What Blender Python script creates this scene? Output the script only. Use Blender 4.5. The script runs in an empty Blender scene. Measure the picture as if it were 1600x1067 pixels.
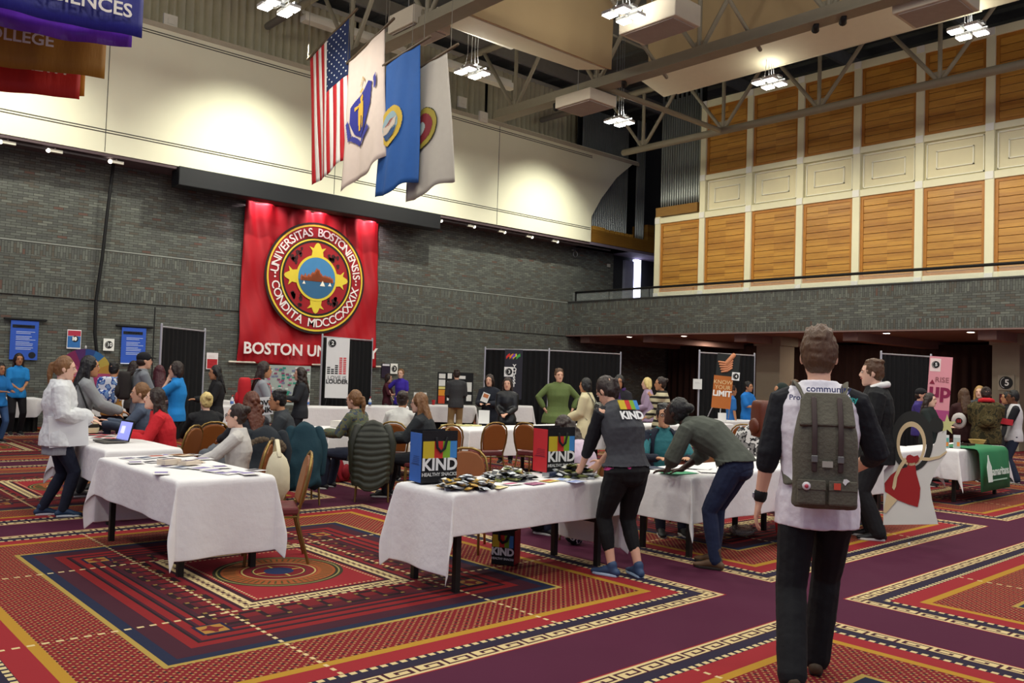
import bpy, math, random
from mathutils import Vector, Matrix, Quaternion
random.seed(7)
C = bpy.context.scene.collection
PI = math.pi
R = math.radians
# ---------------- camera ----------------
CAM_H = 1.62
FPX = 1335.13
FW = Vector((math.sin(.733498)*math.cos(.0375584), math.cos(.733498)*math.cos(.0375584), math.sin(.0375584)))
_rt = Vector((math.cos(.733498), -math.sin(.733498), 0)); _up = _rt.cross(FW)
_c, _s = math.cos(.0318666), math.sin(.0318666)
RT = _c*_rt + _s*_up; UP = -_s*_rt + _c*_up
cam = bpy.data.cameras.new('camera'); cam.lens = FPX/1600*36; cam.sensor_width = 36; cam.clip_end = 200
camo = bpy.data.objects.new('camera', cam); C.objects.link(camo)
camo.matrix_world = Matrix(((RT.x, UP.x, -FW.x, 0), (RT.y, UP.y, -FW.y, 0), (RT.z, UP.z, -FW.z, CAM_H), (0, 0, 0, 1)))
bpy.context.scene.camera = camo
# ---------------- exposure, world ----------------
sc = bpy.context.scene
sc.view_settings.view_transform = 'Standard'; sc.view_settings.look = 'None'
sc.view_settings.exposure = -0.12; sc.view_settings.gamma = 1.0; sc.view_settings.use_curve_mapping = False
w = bpy.data.worlds.new('world'); sc.world = w; w.use_nodes = True
w.node_tree.nodes['Background'].inputs[0].default_value = (.62, .66, 1.0, 1)     # daylight from the open side of the hall
w.node_tree.nodes['Background'].inputs[1].default_value = .42
sc.cycles.max_bounces = 6; sc.cycles.diffuse_bounces = 3; sc.cycles.glossy_bounces = 2
sc.cycles.sample_clamp_indirect = 4.0
sc.cycles.use_denoising = True
def lamp(kind, name, loc, power, color=(1, 1, 1), target=None, **kw):
    l = bpy.data.lights.new(name, kind); l.energy = power; l.color = color
    for k, v in kw.items(): setattr(l, k, v)
    o = bpy.data.objects.new(name, l); C.objects.link(o); o.location = loc
    if target is not None:
        o.rotation_euler = (Vector(target)-Vector(loc)).to_track_quat('-Z', 'Y').to_euler()
    return o
PEND = [(x, y) for x in (18.5, 13.0, 7.86, 2.5, -3.0) for y in (16.2, 11.35, 6.75, 2.0, -3.0)]
for x, y in PEND:
    lamp('AREA', 'hall_light', (x, y, 8.86), 130, (1.0, .985, .90), (x, y, 0), shape='SQUARE', size=.75)
    lamp('POINT', 'hall_light_spill', (x, y, 9.2), 22 if (x, y) in ((18.5, 11.35), (18.5, 6.75)) else 85, (1.0, .96, .84), shadow_soft_size=.25)
for y in (20.0, 17.6, 15.2, 12.9, 10.7, 8.5, 6.2):
    lamp('SPOT', 'balcony_downlight', (22.2 if y > 8 else 22.2, y, 3.09), 90, (1.0, .86, .72), (22.2, y, 0), spot_size=R(110), spot_blend=.6, shadow_soft_size=.08)
for y in (18, 13, 8, 3):
    lamp('AREA', 'under_balcony_light', (26.5, y, 3.05), 60, (1.0, .8, .66), (26.5, y, 0), shape='SQUARE', size=.5)
# wall washers over the white wall, aimed down its face
for x in (3.6, 9.6, 15.0, 20.6):
    lamp('SPOT', 'wall_washer', (x, 18.2, 9.3), 1150, (1.0, .99, .84), (x, 21.6, 5.9), spot_size=R(88), spot_blend=1.0, shadow_soft_size=.1)
# wash on the wood panelled wall and its railing
for y in (17.5, 13.5, 9.5, 5.5):
    lamp('SPOT', 'panel_washer', (20.4, y, 8.9), 260, (1.0, .9, .66), (24.0, y, 4.9), spot_size=R(95), spot_blend=.8, shadow_soft_size=.1)
# narrow spots hidden in the black box over the red banner
for x in (10.6, 12.3, 14.1):
    lamp('SPOT', 'banner_spot', (x, 22.05, 6.42), 110, (1.0, .72, .80), (x, 22.32, 5.6), spot_size=R(120), spot_blend=.8, shadow_soft_size=.03)

# ---------------- pixel -> place helpers ----------------
def ray(px, py):
    return FW*FPX + RT*(px-800) + UP*(533.5-py)
def G(px, py, z=0.0):
    d = ray(px, py); t = (z-CAM_H)/d.z
    return Vector((d.x*t, d.y*t, z))
def GX(px, py, X):
    d = ray(px, py); t = X/d.x; return Vector((X, d.y*t, CAM_H+d.z*t))
def GY(px, py, Y):
    d = ray(px, py); t = Y/d.y; return Vector((d.x*t, Y, CAM_H+d.z*t))
def HZ(px): return 583.7+.0319*(px-800)
def D(px, dist, z=0.0):
    d = ray(px, HZ(px)); d.z = 0; d.normalize(); return Vector((d.x*dist, d.y*dist, z))
def ZP(px, py, dist):
    d = ray(px, py); t = dist/math.hypot(d.x, d.y); return CAM_H+d.z*t
def AZ(px):
    d = ray(px, HZ(px)); return math.atan2(d.y, d.x)

# ---------------- scene graph helpers ----------------
def tag(o, label=None, cat=None, group=None, kind=None):
    if label: o['label'] = label
    if cat: o['category'] = cat
    if group: o['group'] = group
    if kind: o['kind'] = kind
    return o
def empty(name, loc=(0, 0, 0), rz=0.0, label=None, cat=None, group=None):
    o = bpy.data.objects.new(name, None); C.objects.link(o); o.location = loc; o.rotation_euler = (0, 0, rz)
    o.empty_display_size = .1
    return tag(o, label, cat, group)
def copy_tree(o, parent=None):
    c = o.copy(); C.objects.link(c); c.parent = parent
    for ch in list(o.children): copy_tree(ch, c)
    return c
def lin(h):
    if isinstance(h, str):
        v = [int(h[i:i+2], 16)/255 for i in (0, 2, 4)]
        return tuple(a/12.92 if a <= .04045 else ((a+.055)/1.055)**2.4 for a in v)
    return tuple(h)
_mats = {}
def M(col, rough=.7, noise=.12, scale=6.0, bump=0.0, bscale=40.0, metal=0.0, emit=0.0, spec=.4, coat=0.0, stretch=None, alpha=None, trans=0.0):
    """procedural material: one colour broken up a little by noise, with optional bump"""
    key = (col, rough, noise, scale, bump, bscale, metal, emit, spec, coat, stretch, alpha, trans)
    if key in _mats: return _mats[key]
    m = bpy.data.materials.new('m_'+str(col if isinstance(col, str) else len(_mats))); m.use_nodes = True
    nt = m.node_tree; b = nt.nodes['Principled BSDF']; c = lin(col)
    b.inputs['Roughness'].default_value = rough; b.inputs['Metallic'].default_value = metal
    b.inputs['Specular IOR Level'].default_value = spec
    b.inputs['Coat Weight'].default_value = coat
    b.inputs['Transmission Weight'].default_value = trans
    if alpha is not None: b.inputs['Alpha'].default_value = alpha
    tc = nt.nodes.new('ShaderNodeTexCoord'); mp = nt.nodes.new('ShaderNodeMapping')
    nt.links.new(tc.outputs['Object'], mp.inputs[0])
    if stretch: mp.inputs['Scale'].default_value = stretch
    if noise > 0:
        n = nt.nodes.new('ShaderNodeTexNoise'); n.inputs['Scale'].default_value = scale; n.inputs['Detail'].default_value = 3
        nt.links.new(mp.outputs[0], n.inputs['Vector'])
        mx = nt.nodes.new('ShaderNodeMix'); mx.data_type = 'RGBA'
        mx.inputs[6].default_value = tuple(x*(1-noise) for x in c)+(1,); mx.inputs[7].default_value = tuple(min(1, x*(1+noise)) for x in c)+(1,)
        nt.links.new(n.outputs['Fac'], mx.inputs[0]); nt.links.new(mx.outputs[2], b.inputs['Base Color'])
    else: b.inputs['Base Color'].default_value = c+(1,)
    if bump:
        n2 = nt.nodes.new('ShaderNodeTexNoise'); n2.inputs['Scale'].default_value = bscale; n2.inputs['Detail'].default_value = 4
        nt.links.new(mp.outputs[0], n2.inputs['Vector'])
        bp = nt.nodes.new('ShaderNodeBump'); bp.inputs['Strength'].default_value = bump; bp.inputs['Distance'].default_value = .02
        nt.links.new(n2.outputs['Fac'], bp.inputs['Height']); nt.links.new(bp.outputs[0], b.inputs['Normal'])
    if emit:
        b.inputs['Emission Color'].default_value = c+(1,); b.inputs['Emission Strength'].default_value = emit
    _mats[key] = m
    return m
class N:
    """tiny expression builder over shader math nodes"""
    nt = None
    def __init__(s, sock): s.s = sock
    @staticmethod
    def op(o, *a):
        n = N.nt.nodes.new('ShaderNodeMath'); n.operation = o
        for i, v in enumerate(a):
            if isinstance(v, N): N.nt.links.new(v.s, n.inputs[i])
            else: n.inputs[i].default_value = v
        return N(n.outputs[0])
    def __add__(s, o): return N.op('ADD', s, o)
    __radd__ = __add__
    def __sub__(s, o): return N.op('SUBTRACT', s, o)
    def __rsub__(s, o): return N.op('SUBTRACT', o, s)
    def __mul__(s, o): return N.op('MULTIPLY', s, o)
    __rmul__ = __mul__
    def __truediv__(s, o): return N.op('DIVIDE', s, o)
    def __lt__(s, o): return N.op('LESS_THAN', s, o)
    def __gt__(s, o): return N.op('GREATER_THAN', s, o)
    def __abs__(s): return N.op('ABSOLUTE', s)
    def fr(s): return N.op('FRACT', s)
    def fl(s): return N.op('FLOOR', s)
    def mn(s, o): return N.op('MINIMUM', s, o)
    def mxx(s, o): return N.op('MAXIMUM', s, o)
    def bt(s, a, b): return (s > a)*(s < b)
def cmix(f, a, b):
    n = N.nt.nodes.new('ShaderNodeMix'); n.data_type = 'RGBA'
    N.nt.links.new(f.s, n.inputs[0])
    for i, v in ((6, a), (7, b)):
        if isinstance(v, tuple): n.inputs[i].default_value = v[:3]+(1,)
        else: N.nt.links.new(v, n.inputs[i])
    return n.outputs[2]
def new_mat(name, rough=.9):
    m = bpy.data.materials.new(name); m.use_nodes = True; N.nt = m.node_tree
    b = N.nt.nodes['Principled BSDF']; b.inputs['Roughness'].default_value = rough; b.inputs['Specular IOR Level'].default_value = .25
    tc = N.nt.nodes.new('ShaderNodeTexCoord'); sp = N.nt.nodes.new('ShaderNodeSeparateXYZ')
    N.nt.links.new(tc.outputs['Object'], sp.inputs[0])
    return m, b, N(sp.outputs[0]), N(sp.outputs[1]), N(sp.outputs[2])

class MB:
    def __init__(s): s.v = []; s.f = []; s.mi = []; s.cur = 0
    def mat(s, i): s.cur = i; return s
    def add(s, vs, fs):
        o = len(s.v); s.v += [tuple(p) for p in vs]
        for f in fs: s.f.append([o+i for i in f]); s.mi.append(s.cur)
        return s
    def box(s, c, size, rot=None):
        hx, hy, hz = [a/2 for a in size]; c = Vector(c)
        vs = [Vector((x, y, z)) for x in (-hx, hx) for y in (-hy, hy) for z in (-hz, hz)]
        if rot is not None: vs = [rot @ v for v in vs]
        return s.add([v+c for v in vs], [(0, 1, 3, 2), (4, 6, 7, 5), (0, 4, 5, 1), (2, 3, 7, 6), (0, 2, 6, 4), (1, 5, 7, 3)])
    def bb(s, x0, x1, y0, y1, z0, z1):
        return s.box(((x0+x1)/2, (y0+y1)/2, (z0+z1)/2), (abs(x1-x0), abs(y1-y0), abs(z1-z0)))
    def loft(s, rings, cap=True):
        n = len(rings[0]); vs = [p for r in rings for p in r]; fs = []
        for i in range(len(rings)-1):
            for j in range(n):
                a = i*n+j; b = i*n+(j+1) % n; fs.append((a, b, b+n, a+n))
        if cap:
            k = len(vs); vs += [sum((Vector(p) for p in rings[0]), Vector())/n, sum((Vector(p) for p in rings[-1]), Vector())/n]
            m = (len(rings)-1)*n
            for j in range(n): fs.append((k, (j+1) % n, j)); fs.append((k+1, m+j, m+(j+1) % n))
        return s.add(vs, fs)
    def tube(s, pts, rad, n=10, ref=None, round_ends=True):
        pts = [Vector(p) for p in pts]
        if not isinstance(rad, (list, tuple)) : rad = [rad]*len(pts)
        rad = [(r, r) if not isinstance(r, tuple) else r for r in rad]
        rings = []; up = Vector(ref) if ref is not None else None
        dirs = []
        for i in range(len(pts)):
            a = pts[max(0, i-1)]; b = pts[min(len(pts)-1, i+1)]; d = (b-a)
            dirs.append(d.normalized() if d.length > 1e-9 else Vector((0, 0, 1)))
        if up is None: up = Vector((0, 0, 1)) if abs(dirs[0].z) < .9 else Vector((1, 0, 0))
        def ring(p, d, rx, ry):
            x = up - d*up.dot(d)
            if x.length < 1e-6: x = d.orthogonal()
            x.normalize(); y = d.cross(x)
            return [p + x*(math.cos(2*PI*j/n)*rx) + y*(math.sin(2*PI*j/n)*ry) for j in range(n)]
        for i, (p, d, (rx, ry)) in enumerate(zip(pts, dirs, rad)):
            if i == 0 and round_ends:
                m = (rx+ry)/2
                rings.append(ring(p-d*m*.8, d, rx*.45, ry*.45)); rings.append(ring(p-d*m*.45, d, rx*.85, ry*.85))
            rings.append(ring(p, d, rx, ry))
            if i == len(pts)-1 and round_ends:
                m = (rx+ry)/2
                rings.append(ring(p+d*m*.45, d, rx*.85, ry*.85)); rings.append(ring(p+d*m*.8, d, rx*.45, ry*.45))
            y = up - d*up.dot(d)
            if y.length > 1e-6: up = y.normalized()
        return s.loft(rings)
    def ell(s, c, r, n=12, m=8, rot=None):
        c = Vector(c); rings = []
        for i in range(1, m):
            t = PI*i/m
            ring = [Vector((r[0]*math.sin(t)*math.cos(2*PI*j/n), r[1]*math.sin(t)*math.sin(2*PI*j/n), -r[2]*math.cos(t))) for j in range(n)]
            if rot is not None: ring = [rot @ v for v in ring]
            rings.append([v+c for v in ring])
        o = len(s.v); s.loft(rings, cap=False)
        k = len(rings)*n; bot = Vector((0, 0, -r[2])); top = Vector((0, 0, r[2]))
        if rot is not None: bot = rot @ bot; top = rot @ top
        s.v += [tuple(bot+c), tuple(top+c)]
        for j in range(n):
            s.f.append([o+k, o+(j+1) % n, o+j]); s.mi.append(s.cur)
            s.f.append([o+k+1, o+k-n+j, o+k-n+(j+1) % n]); s.mi.append(s.cur)
        return s
    def lathe(s, prof, c=(0, 0, 0), n=20):
        c = Vector(c)
        return s.loft([[c+Vector((r*math.cos(2*PI*j/n), r*math.sin(2*PI*j/n), z)) for j in range(n)] for r, z in prof])
    def prism(s, poly, d, mtx=None):
        """poly: 2-D outline in local x,y; extruded by d along local z"""
        n = len(poly); mtx = mtx or Matrix()
        vs = [mtx @ Vector((x, y, 0)) for x, y in poly]+[mtx @ Vector((x, y, d)) for x, y in poly]
        fs = [tuple(range(n-1, -1, -1)), tuple(range(n, 2*n))]+[(i, (i+1) % n, (i+1) % n+n, i+n) for i in range(n)]
        return s.add(vs, fs)
    def grid(s, fn, nu, nv):
        vs = [fn(i/nu, j/nv) for j in range(nv+1) for i in range(nu+1)]
        return s.add(vs, [(j*(nu+1)+i, j*(nu+1)+i+1, (j+1)*(nu+1)+i+1, (j+1)*(nu+1)+i) for j in range(nv) for i in range(nu)])
    def build(s, name, mats, parent=None, smooth=False, voxel=0, smo=0, bevel=0, solid=0, sub=0, disp=0, dscale=.15, loc=None):
        me = bpy.data.meshes.new(name); me.from_pydata(s.v, [], s.f); me.update()
        if not isinstance(mats, (list, tuple)): mats = [mats]
        for m in mats: me.materials.append(m)
        if len(mats) > 1:
            for p, i in zip(me.polygons, s.mi): p.material_index = i
        if smooth:
            for p in me.polygons: p.use_smooth = True
        o = bpy.data.objects.new(name, me); C.objects.link(o)
        if parent is not None: o.parent = parent
        if loc is not None: o.location = loc
        if bevel:
            md = o.modifiers.new('b', 'BEVEL'); md.width = bevel; md.segments = 2; md.limit_method = 'ANGLE'
        if solid:
            md = o.modifiers.new('s', 'SOLIDIFY'); md.thickness = solid; md.offset = 0
        if voxel:
            md = o.modifiers.new('r', 'REMESH'); md.mode = 'VOXEL'; md.voxel_size = voxel; md.use_smooth_shade = True
        if smo:
            md = o.modifiers.new('m', 'SMOOTH'); md.iterations = smo; md.factor = .5
        if sub:
            md = o.modifiers.new('u', 'SUBSURF'); md.levels = sub; md.render_levels = sub
        if disp:
            md = o.modifiers.new('d', 'DISPLACE'); md.texture = clouds(dscale); md.strength = disp; md.mid_level = .5; md.texture_coords = 'LOCAL'
        return o
_tex = {}
def clouds(sc_):
    if sc_ not in _tex:
        t = bpy.data.textures.new('wrinkle', 'CLOUDS'); t.noise_scale = sc_; t.noise_depth = 2; _tex[sc_] = t
    return _tex[sc_]
def struct(name, mb, mats, **kw):
    o = mb.build(name, mats, **kw); o['kind'] = 'structure'; return o
def thing(name, mb, mats, label, cat, group=None, **kw):
    return tag(mb.build(name, mats, **kw), label, cat, group)
def textmesh(items, extrude=.0015, offset=0.0, align='CENTER'):
    """items: (string, size, Matrix or (x,y)); returns MB with the letters as flat raised shapes in local x,y"""
    mb = MB()
    for it in items:
        st, size, mt = it[:3]
        cu = bpy.data.curves.new('t', 'FONT'); cu.body = st; cu.size = size; cu.extrude = extrude
        cu.offset = it[3] if len(it) > 3 else offset
        cu.align_x = align; cu.align_y = 'CENTER'; cu.resolution_u = 3
        o = bpy.data.objects.new('t', cu); C.objects.link(o)
        dg = bpy.context.evaluated_depsgraph_get(); me = o.evaluated_get(dg).to_mesh()
        if not isinstance(mt, Matrix): mt = Matrix.Translation((mt[0], mt[1], 0))
        mb.add([mt @ v.co for v in me.vertices], [tuple(p.vertices) for p in me.polygons])
        o.evaluated_get(dg).to_mesh_clear(); bpy.data.objects.remove(o); bpy.data.curves.remove(cu)
    return mb
def frame_mtx(origin, xdir, ydir):
    x = Vector(xdir).normalized(); y = Vector(ydir).normalized(); z = x.cross(y).normalized(); y = z.cross(x)
    o = Vector(origin)
    return Matrix(((x.x, y.x, z.x, o.x), (x.y, y.y, z.y, o.y), (x.z, y.z, z.z, o.z), (0, 0, 0, 1)))
def place(o, mtx): o.matrix_basis = mtx; return o
def circ(r, n=32, cx=0, cy=0): return [(cx+r*math.cos(2*PI*i/n), cy+r*math.sin(2*PI*i/n)) for i in range(n)]
def ringpoly(mb, r0, r1, z, n=48, cx=0, cy=0):
    vs = [(cx+r*math.cos(2*PI*i/n), cy+r*math.sin(2*PI*i/n), z) for r in (r0, r1) for i in range(n)]
    mb.add(vs, [(i, (i+1) % n, (i+1) % n+n, i+n) for i in range(n)]); return mb
WHITE = M('ecece6', .8, .04); BLACK = M('0b0b0c', .7, .1); STEEL = M('b9bcc0', .35, .05, metal=.9)
# ---------------- carpet ----------------
m, b, X, Y, Z = new_mat('carpet_pattern', .95)
PX, PY = 5.4, 5.7
ax = abs(((X-3.25)/PX+.5).fr()*PX-PX/2); ay = abs(((Y-6.28)/PY+.5).fr()*PY-PY/2)
dx = 2.37-ax; dy = 2.54-ay
isx = dx < dy
d = dx.mn(dy); t = isx*Y+(1-isx)*X
c = lin
PURP = c('561637'); CREAM = c('e8cf96'); NAVY = c('2a2038'); RED = c('a2242c'); GOLD = c('c08f2a'); MAR = c('6a1524'); DRED = c('7c1a1e')
BLUE = c('1c2442'); PLUM = c('461628'); ORA = c('b8552a')
# greek key band
u = (t/.20).fr(); v = d/.115
k1 = u.bt(.08, .86)*v.bt(.20, .33); k2 = u.bt(.76, .88)*v.bt(.2, .78); k3 = u.bt(.34, .88)*v.bt(.66, .78)
k4 = u.bt(.34, .46)*v.bt(.46, .78); k5 = u.bt(0, .1)*v.bt(.2, 1.0); k6 = v.bt(.92, 1.0)
key = k1.mxx(k2).mxx(k3).mxx(k4).mxx(k5).mxx(k6)
keyc = cmix(key, CREAM, PLUM)
# dotted row
dots = (abs((t/.065).fr()-.5) < .3)*(abs(d-.215) < .017)
# flower lattice
p = .070
uu = (X+Y)/p*.7071; vv = (X-Y)/p*.7071
fu = abs(uu.fr()-.5); fv = abs(vv.fr()-.5)
pet = (fu.mxx(fv) < .33)*(fu.mn(fv) > .13)
gap = (abs((vv/4).fr()-.5) > .10)
ctr = (fu.mxx(fv) < .12)
lat = cmix(ctr, cmix(pet, c('86161f'), c('bd955c')), c('241a20'))
# inner (dark) rectangle, e = distance in from its edge
e = d-.90
base = cmix(abs(e-.035) < .04, PLUM, BLUE)
for a, w_ in ((.24, .035), (.34, .03), (.43, .02)):
    base = cmix(abs(e-a) < w_, base, c('8f1a1e'))
    base = cmix(abs(e-a-w_-.008) < .009, base, c('1a0e16'))
base = cmix(e > .50, base, c('5c1422'))
mt = (t/.30).fr(); mw = (e-.52)/.20                                # meander of rungs
rung = (abs(mt-.25) < .06)*mw.bt(0, 1) + (abs(mt-.75) < .06)*mw.bt(0, 1)
conn = mt.bt(.25, .75)*(abs(mw-.95) < .12)+(1-mt.bt(.25, .75))*(abs(mw-.05) < .12)
inner_red = cmix((e > .60), base, c('7d1820'))
base = cmix((rung.mxx(conn) > .5)*mw.bt(-.08, 1.1), inner_red, c('2a0d18'))
dt = ((abs(mt-.25) < .05).mxx(abs(mt-.75) < .05))*((abs(mw-.12) < .07).mxx(abs(mw-.88) < .07))
base = cmix(dt, base, c('9a7a3c'))
base = cmix(e > .735, base, c('8a1c26'))
# centre square
q = e-.80
kv = q/.10; ku = (t/.09).fr()
sk = ((ku < .16)*kv.bt(.2, .8)).mxx((ku.bt(.3, .85))*(abs(kv-.5) < .14))
base = cmix((q > -.03)*(q < .2), base, c('3a1024'))
base = cmix(q.bt(0, .10), base, cmix(sk, CREAM, PLUM))
base = cmix(q > .14, base, RED)
base = cmix((abs(q-.165) < .008)*((t/.04).fr() < .5), base, CREAM)
rr = N.op('SQRT', ax*ax+ay*ay)
for r0, col in ((.50, '3c3a22'), (.475, 'a89a58'), (.462, '2e3020'), (.44, 'a8582a'), (.30, '8d1c22'), (.29, 'c9b26a'), (.275, '7a1620'), (.21, '3c3a22'), (.20, 'c9b26a'), (.19, '7a1620')):
    base = cmix((rr < r0), base, c(col))
ang = N.op('ARCTAN2', (Y-6.28), (X-3.25))
base = cmix(rr.bt(.33, .42)*((ang*8).fr() < .35), base, c('5c4a20'))
star = (ax*ay < .0011)*(rr < .19)
base = cmix(star, base, c('d8c25a')); base = cmix(rr < .115, base, c('22305a'))
# corner rosettes
rx = abs(ax-1.02); ry = abs(ay-1.15); rm = rx.mxx(ry)
base = cmix(rm < .10, base, c('20183a')); base = cmix(rm < .078, base, c('b8843a')); base = cmix((rx*ry < .0008)*(rm < .07), base, c('7c1a1e'))
# assemble by distance from the outer edge
col = cmix(d > 0, cmix(d.bt(-.012, 0), PURP, RED), keyc)
col = cmix(d > .115, col, NAVY); col = cmix(dots, col, CREAM)
col = cmix(d > .235, col, RED); col = cmix(dots, col, CREAM)
col = cmix(d > .39, col, GOLD); col = cmix(d > .455, col, lat)
col = cmix(d > .865, col, c('b89a4a')); col = cmix(d > .90, col, base)
# dashed lines that run through the panels
dash = ((Y/.075).fr() < .55)*(abs(ax-.80) < .012)*(d > .24) + ((X/.075).fr() < .55)*(abs(ay-.87) < .014)*(d > .24)
col = cmix(dash*(q < 0), col, CREAM)
no = N.nt.nodes.new('ShaderNodeTexNoise'); no.inputs['Scale'].default_value = 1.1; no.inputs['Detail'].default_value = 5
hs = N.nt.nodes.new('ShaderNodeHueSaturation'); N.nt.links.new(col, hs.inputs['Color'])
N.nt.links.new((N(no.outputs['Fac'])*.34+.53).s, hs.inputs['Value'])
N.nt.links.new(hs.outputs[0], b.inputs['Base Color'])
n2 = N.nt.nodes.new('ShaderNodeTexNoise'); n2.inputs['Scale'].default_value = 260
bp = N.nt.nodes.new('ShaderNodeBump'); bp.inputs['Strength'].default_value = .35; bp.inputs['Distance'].default_value = .004
N.nt.links.new(n2.outputs[0], bp.inputs['Height']); N.nt.links.new(bp.outputs[0], b.inputs['Normal'])
CARPET = m
struct('floor', MB().bb(-8, 34, -8, 24, -.1, 0), CARPET)

# ---------------- brick ----------------
def brick(name, axis, swap_bands):
    m, b, X, Y, Z = new_mat(name, .85)
    H = X if axis == 'x' else Y
    sold = None
    for z0, z1 in swap_bands:
        q_ = Z.bt(z0, z1); sold = q_ if sold is None else sold.mxx(q_)
    U = sold*Z+(1-sold)*H; V = sold*H+(1-sold)*Z
    cb = N.nt.nodes.new('ShaderNodeCombineXYZ'); N.nt.links.new(U.s, cb.inputs[0]); N.nt.links.new(V.s, cb.inputs[1])
    bt = N.nt.nodes.new('ShaderNodeTexBrick'); N.nt.links.new(cb.outputs[0], bt.inputs['Vector'])
    bt.inputs['Scale'].default_value = 1.0; bt.inputs['Brick Width'].default_value = .22; bt.inputs['Row Height'].default_value = .062
    bt.inputs['Mortar Size'].default_value = .006; bt.inputs['Mortar Smooth'].default_value = .4; bt.inputs['Bias'].default_value = 0
    bt.inputs['Color1'].default_value = (0, 0, 0, 1); bt.inputs['Color2'].default_value = (1, 1, 1, 1); bt.inputs['Mortar'].default_value = (.5, .5, .5, 1)
    cr = N.nt.nodes.new('ShaderNodeValToRGB'); cr.color_ramp.interpolation = 'CONSTANT'
    els = [(0, '585a56'), (.3, '5f625c'), (.55, '666963'), (.8, '5a564e'), (.93, '70736b'), (.985, '665048')]
    while len(cr.color_ramp.elements) < len(els): cr.color_ramp.elements.new(.5)
    for el, (p_, c_) in zip(cr.color_ramp.elements, els): el.position = p_; el.color = lin(c_)+(1,)
    N.nt.links.new(bt.outputs['Color'], cr.inputs[0])
    col = cmix(N(bt.outputs['Fac']), cr.outputs[0], lin('3d3d3a'))
    no = N.nt.nodes.new('ShaderNodeTexNoise'); no.inputs['Scale'].default_value = .8; no.inputs['Detail'].default_value = 6
    hs = N.nt.nodes.new('ShaderNodeHueSaturation'); N.nt.links.new(col, hs.inputs['Color']); N.nt.links.new((N(no.outputs['Fac'])*.7+.65).s, hs.inputs['Value'])
    N.nt.links.new(hs.outputs[0], b.inputs['Base Color'])
    bp = N.nt.nodes.new('ShaderNodeBump'); bp.invert = True; bp.inputs['Strength'].default_value = .5; bp.inputs['Distance'].default_value = .01
    N.nt.links.new(bt.outputs['Fac'], bp.inputs['Height']); N.nt.links.new(bp.outputs[0], b.inputs['Normal'])
    return m
BRX = brick('dark_grey_brick', 'x', [(3.12, 3.42), (4.05, 4.33)])
BRY = brick('dark_grey_brick_balcony', 'y', [(3.13, 3.42), (4.05, 4.35)])
wl = MB(); wl.bb(-8, 25.6, 22.5, 23.0, 0, 3.04); wl.bb(-8, 25.6, 22.5, 23.0, 3.10, 4.36); wl.bb(-8, 25.6, 22.53, 23.0, 3.02, 3.12)
wl.bb(-8, 25.6, 22.52, 23, 4.36, 6.75)
struct('wall_left', wl, BRX)
struct('trim_1', MB().bb(-8, 23.05, 22.485, 22.5, 4.345, 4.375), M('8a8d86', .7))
struct('trim_2', MB().bb(7.85, 7.88, 22.49, 22.5, 0, 3.04), M('1a1a1a', .8))
# white overhanging wall band: outline in x,z, 0.35 m thick
WALLW = M('f1efd4', .75, .03, 2.0)
out = [(-8, 6.55), (23.25, 6.6), (23.25, 7.55), (23.75, 8.3), (24.6, 9.25), (25.6, 10.0), (25.9, 10.10), (-8, 9.98)]
wb = MB(); wb.prism([(x, z) for x, z in out], .12, frame_mtx((0, 21.72, 0), (1, 0, 0), (0, 0, 1)))
struct('wall_left_upper', wb, WALLW)
GRV = M('4c4a44', .9)
g = MB()
for z in (7.05, 7.11, 9.74, 9.80): g.bb(-8, 23.2, 21.59, 21.6, z, z+.022)
for x in (.3, 6.2, 12.4, 18.6): g.bb(x, x+.014, 21.592, 21.6, 6.6, 9.95)
struct('trim_3', g, GRV)
struct('trim_4', MB().bb(-8, 25.9, 21.58, 21.62, 9.93, 10.06), M('b9b09a', .8))
sf = MB(); sf.bb(-8, 25.5, 21.62, 22.5, 6.5, 6.56); struct('trim_5', sf, M('5b4c50', .8))
# ceiling deck with ribs, dark
dk = MB(); dk.bb(-8, 34, -8, 26, 13.2, 13.3)
for x in range(-8, 34): dk.bb(x, x+.12, -8, 26, 13.08, 13.2)
struct('ceiling', dk, M('6b6c66', .9))
# joists high over the hall
jz = MB()
for y in (-6, -2, 2, 6, 10, 14, 18, 22): jz.bb(-8, 34, y-.06, y+.06, 12.5, 12.95)
struct('trim_6', jz, M('8d8a80', .7))
# walls that close the hall beyond the drapes
struct('wall_back_upper', MB().bb(-8, 34, 24.2, 24.4, 6.7, 13.2), M('5c5d58', .9))
struct('wall_right_outer', MB().bb(33.8, 34, -8, 24.2, 0, 13.2), M('2b2625', .9))
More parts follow.
